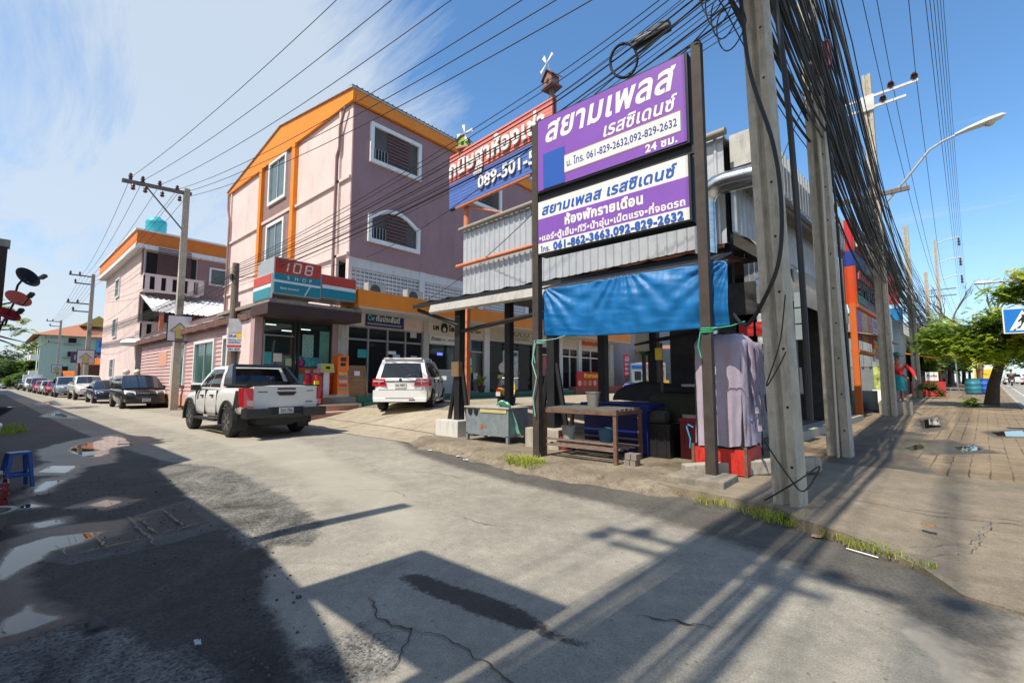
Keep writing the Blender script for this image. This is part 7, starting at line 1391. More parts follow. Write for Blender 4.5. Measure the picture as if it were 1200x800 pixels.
def leaf_mat(n_, c):
 m = pm(n_, c, .5, var=.25, scale=3); t = m.node_tree; b = t.nodes['Principled BSDF']; tr = t.nodes.new('ShaderNodeBsdfTranslucent'); tr.inputs[0].default_value = (c[0] * 1.5, c[1] * 1.6, c[2] * .8, 1)
 x = t.nodes.new('ShaderNodeMixShader'); x.inputs[0].default_value = .45; t.links.new(b.outputs[0], x.inputs[1]); t.links.new(tr.outputs[0], x.inputs[2]); t.links.new(x.outputs[0], t.nodes['Material Output'].inputs[0]); return m
LEAF = [leaf_mat('leaf_light', (.40, .47, .05)), leaf_mat('leaf_mid', (.24, .32, .04)), leaf_mat('leaf_dark', (.07, .12, .02)), leaf_mat('leaf_yellow', (.55, .44, .06))]
def potted(label, x, y, z, h):
 t = thing('potted_plant', label, 'plant', (x, y, z)); m = MB(); m.lathe([(.14, 0), (.2, .3), (.22, .3), (.22, .34), (.17, .34), (.15, .3)], n=16); m.build('pot', pm('pot_dark', (.06, .045, .04), .6, var=.2), t, smooth=40)
 m = MB(); r_ = random.Random(int(x * 10))
 for k in range(46):
  a = r_.uniform(0, 2 * pi); L_ = h * r_.uniform(.6, 1); o = V((cos(a), sin(a), 0)); p = [V((0, 0, .33)) + o * (.38 * L_ * q) + V((0, 0, L_ * (q - .45 * q * q))) for q in (0, .4, .75, 1)]; s_ = V((-sin(a), cos(a), 0)) * .035
  m.mi = r_.choice((0, 1, 1, 2))
  for i in range(3): w0, w1 = (.5, 1, .7, .05)[i], (.5, 1, .7, .05)[i + 1]; m.quad(p[i] - s_ * w0, p[i + 1] - s_ * w1, p[i + 1] + s_ * w1, p[i] + s_ * w0)
 m.build('leaves', LEAF, t, norm=False)
potted('leafy potted plant by the barber shop doorway', -16.5, 16.6, .82, .95); potted('low potted plant beside the white framed windows', -16.4, 22.2, .82, .8)
t = thing('poster_stand', 'tall white price poster stand by the barber shop door', 'poster stand', (-16.2, 18.5, .82), R(-25)); m = MB(); m.box(-.02, .02, -.45, .45, .1, 2.2); m.build('poster', pm('price_poster', (.5, .52, .5), .5, var=.45, scale=7), t); m = MB(); m.box(-.2, .2, -.4, .4, 0, .08); m.build('foot', BLACK, t); m = MB(); m.box(.021, .03, -.3, .4, 1.9, 2.1); m.build('heading', pm('heading_dark', (.05, .12, .1), .5), t)
t = thing('round_sign', 'round white cafe sign on a stand in front of the poster', 'sign', (-15.75, 17.5, .82), R(-25)); m = MB(); m.lathe([(.3, -.02), (.3, .02)], (0, 0, 1.25), 'x', 24); m.build('disc', pm('disc_white', (.55, .5, .48), .5, var=.2, scale=9), t); m = MB(); m.box(-.02, .02, -.03, .03, .3, .96); m.build('stem', BLACK, t); m = MB(); m.box(-.015, .02, -.36, .36, .7, .88); m.build('name_strip', pm('strip_yellow', (.45, .4, .15), .5, var=.3, scale=20), t); m = MB(); m.hexa([(-.2, -.3, 0), (.2, -.3, 0), (.2, .3, 0), (-.2, .3, 0), (-.14, -.24, .68), (.14, -.24, .68), (.14, .24, .68), (-.14, .24, .68)]); m.build('stand_box', pm('stand_grey', (.3, .32, .33), .5, var=.3, scale=6), t)
t = thing('vending_machine', 'white drinks vending machine with lit glass front at the end of the row', 'vending machine', (-15.3, 34.2, .5), R(-30)); m = MB(); m.box(-.5, .4, -1.1, 1.1, 0, 2.3); m.build('cabinet', pm('vend_white', (.55, .55, .55), .4), t, bevel=.02); m = MB(); m.box(.4, .42, -1.0, 1.0, .95, 2.0); m.build('glass_front', pm('vend_glass', (.25, .27, .28), .2, var=.6, scale=4), t); m = MB(); m.box(.405, .43, -1.0, 1.0, 2.05, 2.2); m.build('header', pm('vend_pink', (.55, .12, .2), .4), t); m = MB(); m.box(.4, .9, -.9, 1.0, .2, .95); m.build('yellow_bin', pm('vend_yellow', (.65, .42, .06), .4, var=.2), t)
t = thing('water_machine', 'grey blue drinking water machine beside the drinks vending machine', 'vending machine', (-15.6, 31.9, .5), R(-30)); m = MB(); m.box(-.4, .4, -.55, .55, 0, 2.2); m.build('cabinet', pm('water_grey', (.30, .38, .42), .4, .2), t, bevel=.02); m = MB(); m.box(.4, .42, -.2, .35, .95, 1.6); m.build('hatch', BLACK, t); m = MB(); m.box(.4, .42, -.45, .45, 1.8, 2.05); m.build('header', SBLUE, t)
# far end of the forecourt: low houses with awnings
t = thing('row_house', 'low whitewashed house with rusty sheet roof at the end of the forecourt', 'house', (-9, 38, 0)); m = MB(); m.box(-14, -3.5, 38, 44, 0, 4.0); m.build('wall', pm('white_dim', (.42, .40, .37), .8, var=.15, grime=.3), t, True)
m = MB(); m.hexa([(-17, 35, 3.9), (-3, 35, 3.9), (-3, 38.2, 4.4), (-17, 38.2, 4.4), (-17, 35, 3.95), (-3, 35, 3.95), (-3, 38.2, 4.45), (-17, 38.2, 4.45)]); m.build('roof', pm('roof_rust', (.3, .13, .09), .8, var=.5, scale=1.5), t, True); m = MB(); m.box(-12, -9, 37.97, 37.995, .4, 3.2); m.build('shutter', pm('shutter_dark', (.06, .05, .045), .7, var=.2), t, True)
m = MB(); m.box(-24, -17, 31.5, 46, 0, 7); single(m, 'end_block', pm('dull_plaster', (.30, .27, .25), .85, var=.12, grime=.3), 'plain plastered block closing the far end of the shop row', 'building', (-20, 38, 0))
# two wheelers
def bike(name, label, loc, rz, col, kind='scooter', group=None):
 t = thing(name, label, 'motorcycle', loc, rz, group); bm_ = gloss('bike_' + col[0], col[1])
 for x in (.62, -.62):
  wo = thing('wheel', None, None, (x, 0, .28)); wo.parent = t; m = MB(); m.lathe([(.18, -.04), (.26, -.045), (.28, 0), (.26, .045), (.18, .04)], axis='y', n=22); m.build('tyre', RUBBER, wo, smooth=40); m = MB(); m.lathe([(.02, -.03), (.18, -.015), (.18, .015), (.02, .03)], axis='y', n=14); m.build('rim', ALU, wo)
 m = MB(); m.tube([(.62, 0, .28), (.42, 0, .95), (.38, 0, 1.02)], .03, 8); m.tube([(.40, -.32, 1.06), (.42, 0, 1.0), (.40, .32, 1.06)], .015, 6); m.build('fork', ALU, t)
 m = MB(); m.loft([[V((x, w_ * a, z + h * b_)) for a, b_ in ((-1, -.6), (-1, .5), (-.6, 1), (.6, 1), (1, .5), (1, -.6), (0, -1))] for x, z, w_, h in ((-.85, .62, .08, .06), (-.6, .58, .16, .16), (-.2, .52, .16, .18), (.1, .36, .14, .07), (.25, .34, .13, .06))]); m.build('rear_body', bm_, t, smooth=50)
 m = MB(); m.loft([[V((x, w_ * a, z)) for a in (-1, -.5, .5, 1)] + [V((x - .06, w_ * a, z)) for a in (1, .5, -.5, -1)] for x, z, w_ in ((.30, .34, .16), (.42, .6, .2), (.46, .8, .17), (.44, 1.0, .12))]); m.build('front_shield', bm_, t, smooth=50)
 m = MB(); m.loft([[V((x, w_ * a, z + h * b_)) for a, b_ in ((-1, 0), (-.7, 1), (.7, 1), (1, 0))] for x, z, w_, h in ((-.75, .74, .1, .04), (-.5, .75, .15, .08), (-.05, .70, .13, .05))]); m.build('seat', PLASTIC_BK, t, smooth=50)
 m = MB(); m.box(-.92, -.82, -.07, .07, .6, .68); m.build('tail_light', TAIL, t, bevel=.015); m = MB(); m.box(-.93, -.91, -.08, .08, .42, .56); m.build('number_plate', pm('plate', (.6, .6, .58), .4, var=.03), t); m = MB(); m.lathe([(.05, 0), (.07, .03), (.02, .06)], (.44, 0, .9), 'x', 12); m.build('headlight', LAMP, t)
 for s in (-1, 1):
  m = MB(); m.tube([(.40, s * .25, 1.05), (.38, s * .3, 1.2)], .008, 5); m.lathe([(.05, -.01), (.05, .01)], (.37, s * .33, 1.23), 'x', 10); m.build('mirror', PLASTIC_BK, t)
 return t
bike('scooter', 'yellow scooter parked behind the black posts of the lean-to', (-11.2, 12.6, .45), R(112), ('yellow', (.75, .5, .04)))
bike('motorcycle', 'blue motorcycle parked in front of the water machine', (-13.2, 27.5, .52), R(40), ('blue', (.03, .08, .5)))
# ================================================= PEOPLE (skin-grown bodies)
def skinned(name, joints, edges, mat, parent=None, sub_=2):
 me = bpy.data.meshes.new(name); keys = list(joints); me.from_pydata([joints[k][0] for k in keys], [(keys.index(a), keys.index(b_)) for a, b_ in edges], [])
 o = bpy.data.objects.new(name, me); C.objects.link(o); md = o.modifiers.new('s', 'SKIN'); md.branch_smoothing = .6
 for i, k in enumerate(keys): r_ = joints[k][1]; me.skin_vertices[0].data[i].radius = (r_, r_) if not isinstance(r_, tuple) else r_; me.skin_vertices[0].data[i].use_root = i == 0
 sb_ = o.modifiers.new('u', 'SUBSURF'); sb_.levels = sub_; sb_.render_levels = sub_
 bpy.context.view_layer.update(); n_ = bpy.data.meshes.new_from_object(o.evaluated_get(bpy.context.evaluated_depsgraph_get())); bpy.data.objects.remove(o); bpy.data.meshes.remove(me); n_.name = name; n_.materials.clear(); n_.materials.append(mat)
 for p in n_.polygons: p.use_smooth = True
 r_ = bpy.data.objects.new(name, n_); C.objects.link(r_)
 if parent is not None: r_.parent = parent
 return r_
SKIN = pm('skin', (.30, .16, .10), .55, var=.08)
def person(label, loc, rz, pose='stand', shirt=(.5, .02, .02), lower=(.02, .02, .03), hat=None, skirt=None, group=None, scale=1.):
 t = thing('person', label, 'person', loc, rz, group)            # faces +x
 J = {'pelvis': ((0, 0, .95), (.15, .11)), 'chest': ((.02, 0, 1.28), (.17, .11)), 'neck': ((.02, 0, 1.47), .06), 'head': ((.04, 0, 1.60), (.085, .1)), 'crown': ((.03, 0, 1.71), (.07, .08))}
 E_ = [('pelvis', 'chest'), ('chest', 'neck'), ('neck', 'head'), ('head', 'crown')]
 if pose == 'reach': arms_ = {1: ((.1, .22, 1.36), (.35, .28, 1.12), (.58, .2, .92)), -1: ((.08, -.22, 1.36), (.3, -.24, 1.15), (.55, -.14, .95))}
 elif pose == 'ride': arms_ = {1: ((.02, .21, 1.36), (.22, .27, 1.16), (.46, .26, 1.08)), -1: ((.02, -.21, 1.36), (.22, -.27, 1.16), (.46, -.26, 1.08))}
 else: arms_ = {1: ((.02, .22, 1.38), (.0, .27, 1.10), (.08, .25, .85)), -1: ((.02, -.22, 1.38), (.0, -.27, 1.10), (.08, -.25, .85))}
 for s in (1, -1):
  a, b_, c = arms_[s]; k = 'l' if s > 0 else 'r'; d = (V(c) - V(b_)).normalized()
  J.update({k + 'sh': (a, .07), k + 'el': (b_, .048), k + 'wr': (c, .034), k + 'ha': (tuple(V(c) + d * .1), (.038, .022)), k + 'fi': (tuple(V(c) + d * .17), (.03, .014))}); E_ += [('chest', k + 'sh'), (k + 'sh', k + 'el'), (k + 'el', k + 'wr'), (k + 'wr', k + 'ha'), (k + 'ha', k + 'fi')]
  if pose == 'ride': L_ = ((.06, s * .1, .92), (.42, s * .17, .86), (.34, s * .16, .46), (.48, s * .16, .40))
  else: L_ = ((0, s * .1, .88), (.03, s * .11, .48), (0, s * .11, .09), (.15, s * .12, .04))
  for n_, p, r_ in zip(('hip', 'kn', 'an', 'to'), L_, (.095, .062, .045, .04)): J[k + n_] = (p, r_)
  E_ += [('pelvis', k + 'hip'), (k + 'hip', k + 'kn'), (k + 'kn', k + 'an'), (k + 'an', k + 'to')]
 skinned('body', J, E_, SKIN, t)
 cn = '%.2f%.2f%.2f' % shirt; S_ = {k: (p, tuple(q * 1.16 for q in r_) if isinstance(r_, tuple) else r_ * 1.3) for k, (p, r_) in J.items() if k in ('pelvis', 'chest', 'lsh', 'rsh', 'lel', 'rel', 'lwr', 'rwr')}
 skinned('shirt', S_, [e for e in E_ if e[0] in S_ and e[1] in S_], pm('shirt' + cn, shirt, .8, var=.12), t)
 T_ = {k: (p, tuple(q * 1.12 for q in r_) if isinstance(r_, tuple) else r_ * 1.22) for k, (p, r_) in J.items() if k in ('pelvis', 'lhip', 'rhip', 'lkn', 'rkn', 'lan', 'ran')}
 if skirt: m = MB(); m.lathe([(.17, .98), (.2, .8), (.22, .55), (.23, .42), (.21, .42)], n=18); m.build('skirt', pm('skirt', skirt, .8, var=.15), t, smooth=60)
 else: skinned('trousers', T_, [e for e in E_ if e[0] in T_ and e[1] in T_], pm('trs%.2f' % lower[2], lower, .8, var=.1), t)
 if hat: m = MB(); m.lathe([(.24, 1.69), (.23, 1.70), (.12, 1.72), (.115, 1.80), (.08, 1.84), (.01, 1.85)], (.03, 0, 0), n=20); m.build('hat', pm('hat', hat, .8, var=.2), t, smooth=50)
 else: m = MB(); m.lathe([(.02, 1.60), (.09, 1.61), (.108, 1.68), (.09, 1.76), (.04, 1.80), (.005, 1.805)], (.0, 0, 0), n=16); m.build('hair', BLACK, t, smooth=60)
 f = MB()
 for s in (1, -1): f.lathe([(.012, 0), (.006, .006)], (.124, s * .035, 1.645), 'x', 8)
 f.lathe([(.02, 0), (.008, .028)], (.122, 0, 1.61), 'x', 8); f.build('face_features', pm('face_dark', (.10, .05, .035), .5, var=0), t); t.scale = (scale,) * 3; return t
person('person in red shirt, green hat and teal skirt on the step behind the lit pole', (-.32, 22.3, .62), R(-55), 'reach', (.55, .012, .015), hat=(.05, .14, .09), skirt=(.01, .25, .28))
m = MB(); m.box(-.9, .05, 21.9, 24.5, .1, .62); single(m, 'low_step', CONC, 'concrete step behind the lit pole where the red shirted person stands', 'step', (0, 22.5, .1), bevel=.02)
# ================================================= TREES
def crown_leaves(m, c, rx, ry, rz, n, size, rnd_, droop=.5, light=1.0):
 """leaf sprays: each spray is a short drooping stalk with paired leaves"""
 clumps = []
 for k in range(max(6, n // 60)):
  a = rnd_.uniform(0, 2 * pi); u = rnd_.uniform(-.75, 1); r_ = (rnd_.random() ** .45)
  q = sqrt(max(0, 1 - u * u)); clumps.append((V((c[0] + rx * q * cos(a) * r_, c[1] + ry * q * sin(a) * r_, c[2] + rz * u * r_)), rnd_.choice((0, 0, 1, 1, 1, 2, 2, 3) if light else (1, 2, 2))))
 for k in range(n):
  cc, tone = rnd_.choice(clumps); g_ = lambda: rnd_.gauss(0, .23)
  p = cc + V((g_() * rx, g_() * ry, g_() * rz)); a = rnd_.uniform(0, 2 * pi); d = V((cos(a), sin(a), -droop * rnd_.random())).normalized(); s_ = d.cross(V((0, 0, 1))).normalized()
  L_ = size * rnd_.uniform(.7, 1.4); w_ = L_ * .22
  m.mi = tone if rnd_.random() < .65 else rnd_.choice((0, 1, 1, 2))
  for i in range(3):
   b0 = p + d * (L_ * .35 * i) + V((0, 0, -.10 * L_ * i * i * droop))
   for sg in (-1, 1):
    e = b0 + s_ * sg * L_ * .45 + d * L_ * .25 + V((0, 0, -L_ * .25 * droop * (1 + rnd_.random()))); mid = b0.lerp(e, .55)
    t_ = (e - b0).normalized().cross(V((0, 0, 1))); t_ = t_.normalized() * w_ if t_.length > .01 else V((w_, 0, 0))
    m.quad(b0, mid + t_, e, mid - t_)
def tree(label, x, y, z, trunk, crowns, n, size, seed, cat='tree', name='broadleaf_tree', bark=None):
 t = thing(name, label, cat, (x, y, z)); r_ = random.Random(seed); bk = bark or pm('bark', (.07, .05, .038), .9, var=.35, scale=9, bump=.5)
 m = MB(); m.tube([V(p) for p, _ in trunk], .1, 10, rs=[q for _, q in trunk]); top = V(trunk[-1][0])
 for c, rx, ry, rz in crowns:
  for k in range(5):
   e = V(c) + V((r_.uniform(-.7, .7) * rx, r_.uniform(-.7, .7) * ry, r_.uniform(-.2, .6) * rz)); st_ = V(trunk[-2][0]).lerp(top, r_.random()); md = st_.lerp(e, .5) + V((r_.uniform(-.15, .15), r_.uniform(-.15, .15), .12)); m.tube([st_, md, e], .05, 6, rs=[.06, .04, .012])
 m.build('trunk', bk, t, smooth=60)
 m = MB()
 for c, rx, ry, rz in crowns: crown_leaves(m, c, rx, ry, rz, n, size, r_)
 m.build('crown', LEAF, t, norm=False); return t
tree('bushy yellow green tree leaning on the pavement before the blue bins', 2.65, 28.8, .33, [((0, 0, 0), .26), ((.12, 0, .9), .2), ((.38, .0, 1.9), .16), ((.4, 0, 2.6), .1)], [((-.9, .1, 3.0), 1.5, 1.5, 1.15), ((.7, .0, 3.5), 1.5, 1.5, 1.0), ((1.6, .2, 2.6), 1.2, 1.4, 1.1), ((-.1, -.4, 2.5), 1.3, 1.2, .9)], 900, .25, 3)
tree('taller yellow green tree at the right edge beyond the crossing sign', 4.15, 25.6, .3, [((0, 0, 0), .2), ((.0, 0, 1.5), .16), ((.0, .0, 3.0), .13), ((0, 0, 3.6), .08)], [((-.6, .1, 4.6), 1.0, 1.0, .65), ((.8, .0, 4.4), 1.4, 1.4, 1.2), ((.3, -.2, 3.2), 1.1, 1.1, .9)], 600, .24, 5)
m = MB(); crown_leaves(m, (0, 0, .22), .38, .3, .22, 60, .2, random.Random(4)); t = thing('shrub', 'small leafy shrub at the foot of the pavement tree', 'shrub', (1.9, 28.2, .35)); m.build('foliage', LEAF, t, norm=False)
t = thing('bare_tree', 'dead leafless tree with forked branches above the green crown', 'tree', (4.6, 57, .5)); m = MB(); r_ = random.Random(2)
def branch(p, d, L_, r0, dep):
 e = p + d * L_; m.tube([p, p.lerp(e, .5) + V((r_.uniform(-.1, .1),) * 3) * L_, e], r0, 6, rs=[r0, r0 * .85, r0 * .6])
 if dep:
  for k in range(2 + (dep > 2)): branch(p.lerp(e, r_.uniform(.6, 1)), (d + V((r_.uniform(-.8, .8), r_.uniform(-.4, .4), r_.uniform(-.1, .6)))).normalized(), L_ * r_.uniform(.55, .8), r0 * .55, dep - 1)
branch(V((0, 0, 0)), V((-.05, 0, 1)).normalized(), 4.2, .22, 0); branch(V((-.2, 0, 4.1)), V((-.5, 0, 1)).normalized(), 2.6, .15, 4); branch(V((-.2, 0, 4.1)), V((.7, 0, 1)).normalized(), 3.0, .14, 4)
m.build('trunk', pm('dead_wood', (.10, .085, .07), .9, var=.3), t, smooth=60)
# far greenery: trees one can tell apart behind the lane and down the main road
LEAFF = [leaf_mat('far_leaf_light', (.11, .17, .035)), leaf_mat('far_leaf_mid', (.05, .10, .025)), leaf_mat('far_leaf_dark', (.022, .05, .016)), leaf_mat('far_leaf_yellow', (.2, .2, .04))]
def far_tree(label, x, y, h, r, n, size, seed, tone, z=0):
 t = thing('roadside_tree', label, 'tree', (x, y, z), 0); r_ = random.Random(seed); m = MB(); m.tube([(0, 0, 0), (.1, 0, h * .35), (0, .1, h * .7)], .2, 7, rs=[.22, .17, .08]); m.build('trunk', pm('bark', (.07, .05, .038), .9, var=.35), t, smooth=60)
 m = MB()
 for k in range(3): crown_leaves(m, (r_.uniform(-.4, .4) * r, r_.uniform(-.4, .4) * r, h * r_.uniform(.5, .72)), r * .7, r * .7, h * .28, n, size, r_)
 m.build('crown', [LEAFF[i] for i in tone], t, norm=False); return t
for i, (x, y, h, r, tone, lb) in enumerate(((-128, -1, 6.5, 6, (1, 2, 2, 1), 'dark green tree at the left end of the lane'), (-124, 5.5, 6, 4.5, (0, 0, 1, 3), 'yellowish green tree by the end of the lane'), (-120, 9.5, 4, 3, (0, 1, 1, 0), 'low bright green tree before the balconied building'), (-135, 12, 7, 6, (2, 2, 1, 1), 'dark tree behind the balconied building'), (-140, -8, 8, 7, (2, 1, 2, 2), 'big dark tree at the far left edge of the lane'), (-118, 4, 3.2, 2.6, (0, 0, 1, 0), 'small light green tree beside the parked cars end'), (-150, 3, 9, 7, (1, 2, 2, 1), 'tall dim tree closing the lane'))):
 far_tree(lb, x, y, h, r, 240, .95, 20 + i, tone)
for i, (x, y, h, r, tone, lb) in enumerate(((3.0, 62, 5.5, 2.6, (1, 1, 2, 0), 'green tree behind the shelter on the pavement'), (5, 78, 6, 3, (1, 2, 2, 1), 'dark green tree further along the pavement'), (8.5, 120, 8, 5, (2, 1, 2, 1), 'hazy tree row tree far down the road, left side'), (17, 130, 9, 6, (1, 2, 2, 1), 'rounded tree far down the road'), (27, 128, 8, 6, (2, 1, 1, 2), 'dark tree on the far side of the main road'), (30, 105, 9, 6, (1, 2, 1, 0), 'bright tree on the far side of the main road'), (30, 85, 9, 6, (2, 1, 1, 2), 'broad tree across the main road'), (.2, 45, 5, 1.6, (0, 1, 1, 0), 'slim green tree behind the silver building'), (.4, 53, 6, 2.2, (1, 1, 2, 0), 'leafy green tree behind the tangled cable pole'))):
 far_tree(lb, x, y, h, r, 200, .5 if y < 80 else .8, 50 + i, tone, .5 if y < 80 else .9)
# sparse tree branch overhead at the left edge
t = thing('broadleaf_tree', 'sparse tree with thin branches at the left edge of the lane', 'tree', (-33, -.55, 0)); m = MB(); r_ = random.Random(9); m.tube([(0, 0, 0), (.1, 0, 2.5), (0, .1, 4.2)], .1, 7, rs=[.16, .12, .07]); L2 = MB()
for e in ((-1, 1.3, 4.6), (.5, 1.5, 3.9), (-.5, 1.8, 3.3), (.3, 1.6, 3.0), (-.8, .8, 5.2), (.6, .8, 4.9)):
 m.tube([(0, .1, 3.0 + r_.random()), V(e) * .6 + V((0, 0, 1.5)), e], .04, 6, rs=[.06, .04, .015]); crown_leaves(L2, e, .5, .45, .3, 26, .22, r_)
m.build('trunk', pm('bark', (.07, .05, .038), .9, var=.35), t, smooth=60); L2.build('crown', LEAF, t, norm=False)
# ================================================= LEFT EDGE OF THE LANE
dp = thing('dish_mast', 'rusty brown mast with a tangle of brackets for the three dishes', 'mast', (-13.75, .02, 0)); m = MB(); m.box(-.09, .09, -.09, .09, 0, 4.1); m.build('post', pm('mast_brown', (.07, .04, .03), .8, var=.3), dp); m = MB(); m.box(-.12, .12, -.12, .12, 4.1, 4.25); m.build('cap', CONC, dp)
def dish(label, loc, r, col, tilt, rz):
 t = thing('satellite_dish', label, 'satellite dish', loc, rz); M_ = Matrix.Rotation(tilt, 3, 'Y'); m = MB(); n = 24; rings = []
 for k in range(7):
  q = r * k / 6; rings.append([M_ @ V((-.16 * r + .35 * r * (q / r) ** 2, q * cos(2 * pi * i / n), q * sin(2 * pi * i / n))) if k else M_ @ V((-.16 * r, .002 * cos(2 * pi * i / n), .002 * sin(2 * pi * i / n))) for i in range(n)])
 m.loft(rings, cap=False); m.build('reflector', pm('dish_' + col[0], col[1], .5, var=.12, grime=.15), t, smooth=60, sol=.012)
 m = MB(); f = M_ @ V((r * 1.5, 0, -r * .7)); b0 = M_ @ V((.05, 0, -r * .95)); m.tube([b0, f], .011, 6); m.tube([M_ @ V((.1, -r * .5, -r * .8)), b0], .008, 5); m.build('feed_arm', PLASTIC_BK, t); m = MB(); m.obox(f, (.12, .07, .06), M_); m.build('receiver', PLASTIC_BK, t, bevel=.015)
 m = MB(); m.tube([M_ @ V((-.1, 0, 0)), M_ @ V((-.22, 0, -.05)), (-.25, 0, -.5), (-.3, -.25, -.62)], .02, 6); m.build('bracket', PLASTIC_BK, t); return t
d1 = dish('black mesh satellite dish, topmost of the three at the left edge', (-13.55, .40, 3.5), .22, ('black', (.02, .02, .022)), R(-28), R(38))
dish('salmon red satellite dish with a white strip below the black dish', (-13.4, .30, 3.02), .21, ('salmon', (.8, .22, .13)), R(-38), R(30))  # reflector colour lightened in place of sunlight falling on it
dish('small dark red satellite dish, lowest of the three at the left edge', (-13.5, .2, 2.7), .18, ('darkred', (.5, .03, .05)), R(-40), R(32))
st_ = thing('stool', 'blue plastic stool standing on the shaded wet ground', 'stool', (-8.98, .34, 0), R(12)); st_.scale = (.68, .68, 1); SB = pm('stool_blue', (.008, .06, .28), .4, var=.06)
m = MB(); m.box(-.15, .15, -.15, .15, .43, .46); m.build('seat', SB, st_, bevel=.012)
for a in (-1, 1):
 for b_ in (-1, 1):
  m = MB(); m.hexa([(a * .19 - .025, b_ * .19 - .025, 0), (a * .19 + .025, b_ * .19 - .025, 0), (a * .19 + .025, b_ * .19 + .025, 0), (a * .19 - .025, b_ * .19 + .025, 0), (a * .125 - .03, b_ * .125 - .03, .43), (a * .125 + .03, b_ * .125 - .03, .43), (a * .125 + .03, b_ * .125 + .03, .43), (a * .125 - .03, b_ * .125 + .03, .43)]); m.build('leg', SB, st_)
m = MB()
for a in (-1, 1): m.box(-.15, .15, a * .16 - .012, a * .16 + .012, .14, .19); m.box(a * .16 - .012, a * .16 + .012, -.15, .15, .141, .189)
m.build('stretcher', SB, st_)
t = thing('bottle_crate', 'red crate holding glass bottles beside the blue stool', 'crate', (-8.0, .08, 0)); m = MB()
for k in range(4): z = .02 + k * .06; m.box(-.2, .2, -.17, -.155, z, z + .04); m.box(-.2, .2, .155, .17, z, z + .04); m.box(-.2, -.185, -.155, .155, z, z + .04); m.box(.185, .2, -.155, .155, z, z + .04)
m.box(-.2, .2, -.17, .17, 0, .018); m.build('crate_body', pm('crate_bright_red', (.35, .01, .015), .4, var=.1), t)
for i in range(4):
 for j_ in range(3): m = MB(); m.lathe([(.035, 0), (.037, .02), (.037, .17), (.015, .24), (.014, .31), (.018, .32)], (-.14 + i * .093, -.1 + j_ * .1, .02), n=10); m.build('bottle', pm('bottle_glass', (.12, .13, .12), .05, var=.3, spec=.8), t, smooth=50)
t = thing('basin', 'pale plastic wash basin with milky water at the left edge', 'basin', (-6.62, .04, 0)); m = MB(); m.lathe([(.15, 0), (.2, .15), (.24, .16), (.24, .175), (.2, .17), (.15, .03), (.01, .03)], n=28); m.build('bowl', pm('basin_grey', (.25, .22, .18), .4, var=.08), t, smooth=40); m = MB(); m.lathe([(.185, .12), (.185, .122)], n=24); m.build('water', pm('soap_water', (.3, .32, .36), .05, var=.1), t)
t = thing('wash_table', 'steel wash table at the left edge under the basins', 'table', (-13.75, -.12, 0)); m = MB(); m.box(-.5, .3, -.4, .38, .5, .53); m.build('table_top', STEEL, t)
for a in (-.46, .26):
 for b_ in (-.36, .34): m = MB(); m.box(a - .02, a + .02, b_ - .02, b_ + .02, 0, .5); m.build('leg', STEEL, t)
m = MB(); m.lathe([(.2, 0), (.26, .2), (.29, .22), (.25, .21), (.18, .03), (.01, .03)], n=24); single(m, 'basin', pm('basin_yellow', (.5, .5, .01), .4, var=.08), 'yellow plastic basin on the steel wash table', 'basin', (-13.6, .12, .532), smooth=40) .location = (-13.6, .12, .532)
m = MB(); m.lathe([(.1, 0), (.22, .1), (.27, .17), (.26, .17), (.2, .09), (.01, .02)], n=24); o = single(m, 'steel_bowl', pm('bowl_steel', (.5, .52, .55), .15, 1, var=.05), 'shiny steel bowl stacked in the yellow basin', 'bowl', (0, 0, 0), smooth=40); o.location = (-13.58, .14, .71)
# ================================================= GRASS, LITTER
def tufts(name, spots, mats, hmax, lab=None):
 m = MB(); r_ = random.Random(len(spots))
 for (x, y, z, rad, n, h) in spots:
  for k in range(n):
   a = r_.uniform(0, 2 * pi); q = rad * sqrt(r_.random()); p = V((x + q * cos(a), y + q * sin(a) * .6, z)); b_ = r_.uniform(0, 2 * pi); d = V((cos(b_), sin(b_), 0)); L_ = h * r_.uniform(.5, 1.2); s_ = V((-d.y, d.x, 0)) * .0022 * (1 + h * 6)
   m.mi = r_.choice((0, 0, 1, 1, 2, 3)) if h < .25 else r_.choice((0, 1, 1, 2)); e1 = p + d * L_ * .25 + V((0, 0, L_ * .6)); e2 = p + d * L_ * .75 + V((0, 0, L_ * .8))
   m.quad(p - s_, p + s_, e1 + s_ * .8, e1 - s_ * .8); m.face([m.b.verts.new(v_) for v_ in (e1 - s_ * .8, e1 + s_ * .8, e2)])
 o = m.build(name, mats, None, norm=False); o['kind'] = 'stuff'; o['label'] = lab; o['category'] = 'grass'; return o
sp = []
for (x, y, r, n, h) in ((-7.9, 6.42, .25, 60, .07), (-7.0, 6.2, .3, 90, .07), (-6.4, 6.08, .25, 60, .06), (-5.6, 5.95, .35, 170, .09), (-5.1, 5.88, .3, 200, .12), (-4.75, 5.80, .36, 520, .20), (-4.5, 5.66, .2, 120, .12), (-4.4, 5.8, .25, 120, .09), (-4.1, 5.76, .15, 40, .07), (-7.6, 6.75, .2, 30, .06), (-6.3, 6.5, .2, 30, .06), (-8.5, 6.6, .2, 50, .07), (-1.75, 5.42, .22, 120, .08), (-1.3, 5.3, .2, 90, .08), (-1.02, 5.2, .26, 210, .11), (-.75, 5.2, .18, 110, .09), (-.55, 4.98, .16, 90, .08), (-.35, 4.83, .16, 120, .08), (-.2, 4.74, .12, 60, .07), (-.02, 4.66, .12, 70, .05), (-.9, 9.5, .2, 40, .06), (.0, 9.5, .15, 30, .05), (-1.6, 5.62, .2, 40, .06)): sp.append((x, y, .03, r, n, h))
tufts('verge_grass', sp, LEAF, .2, 'tufts of green weeds along the broken kerb edge of the lane')
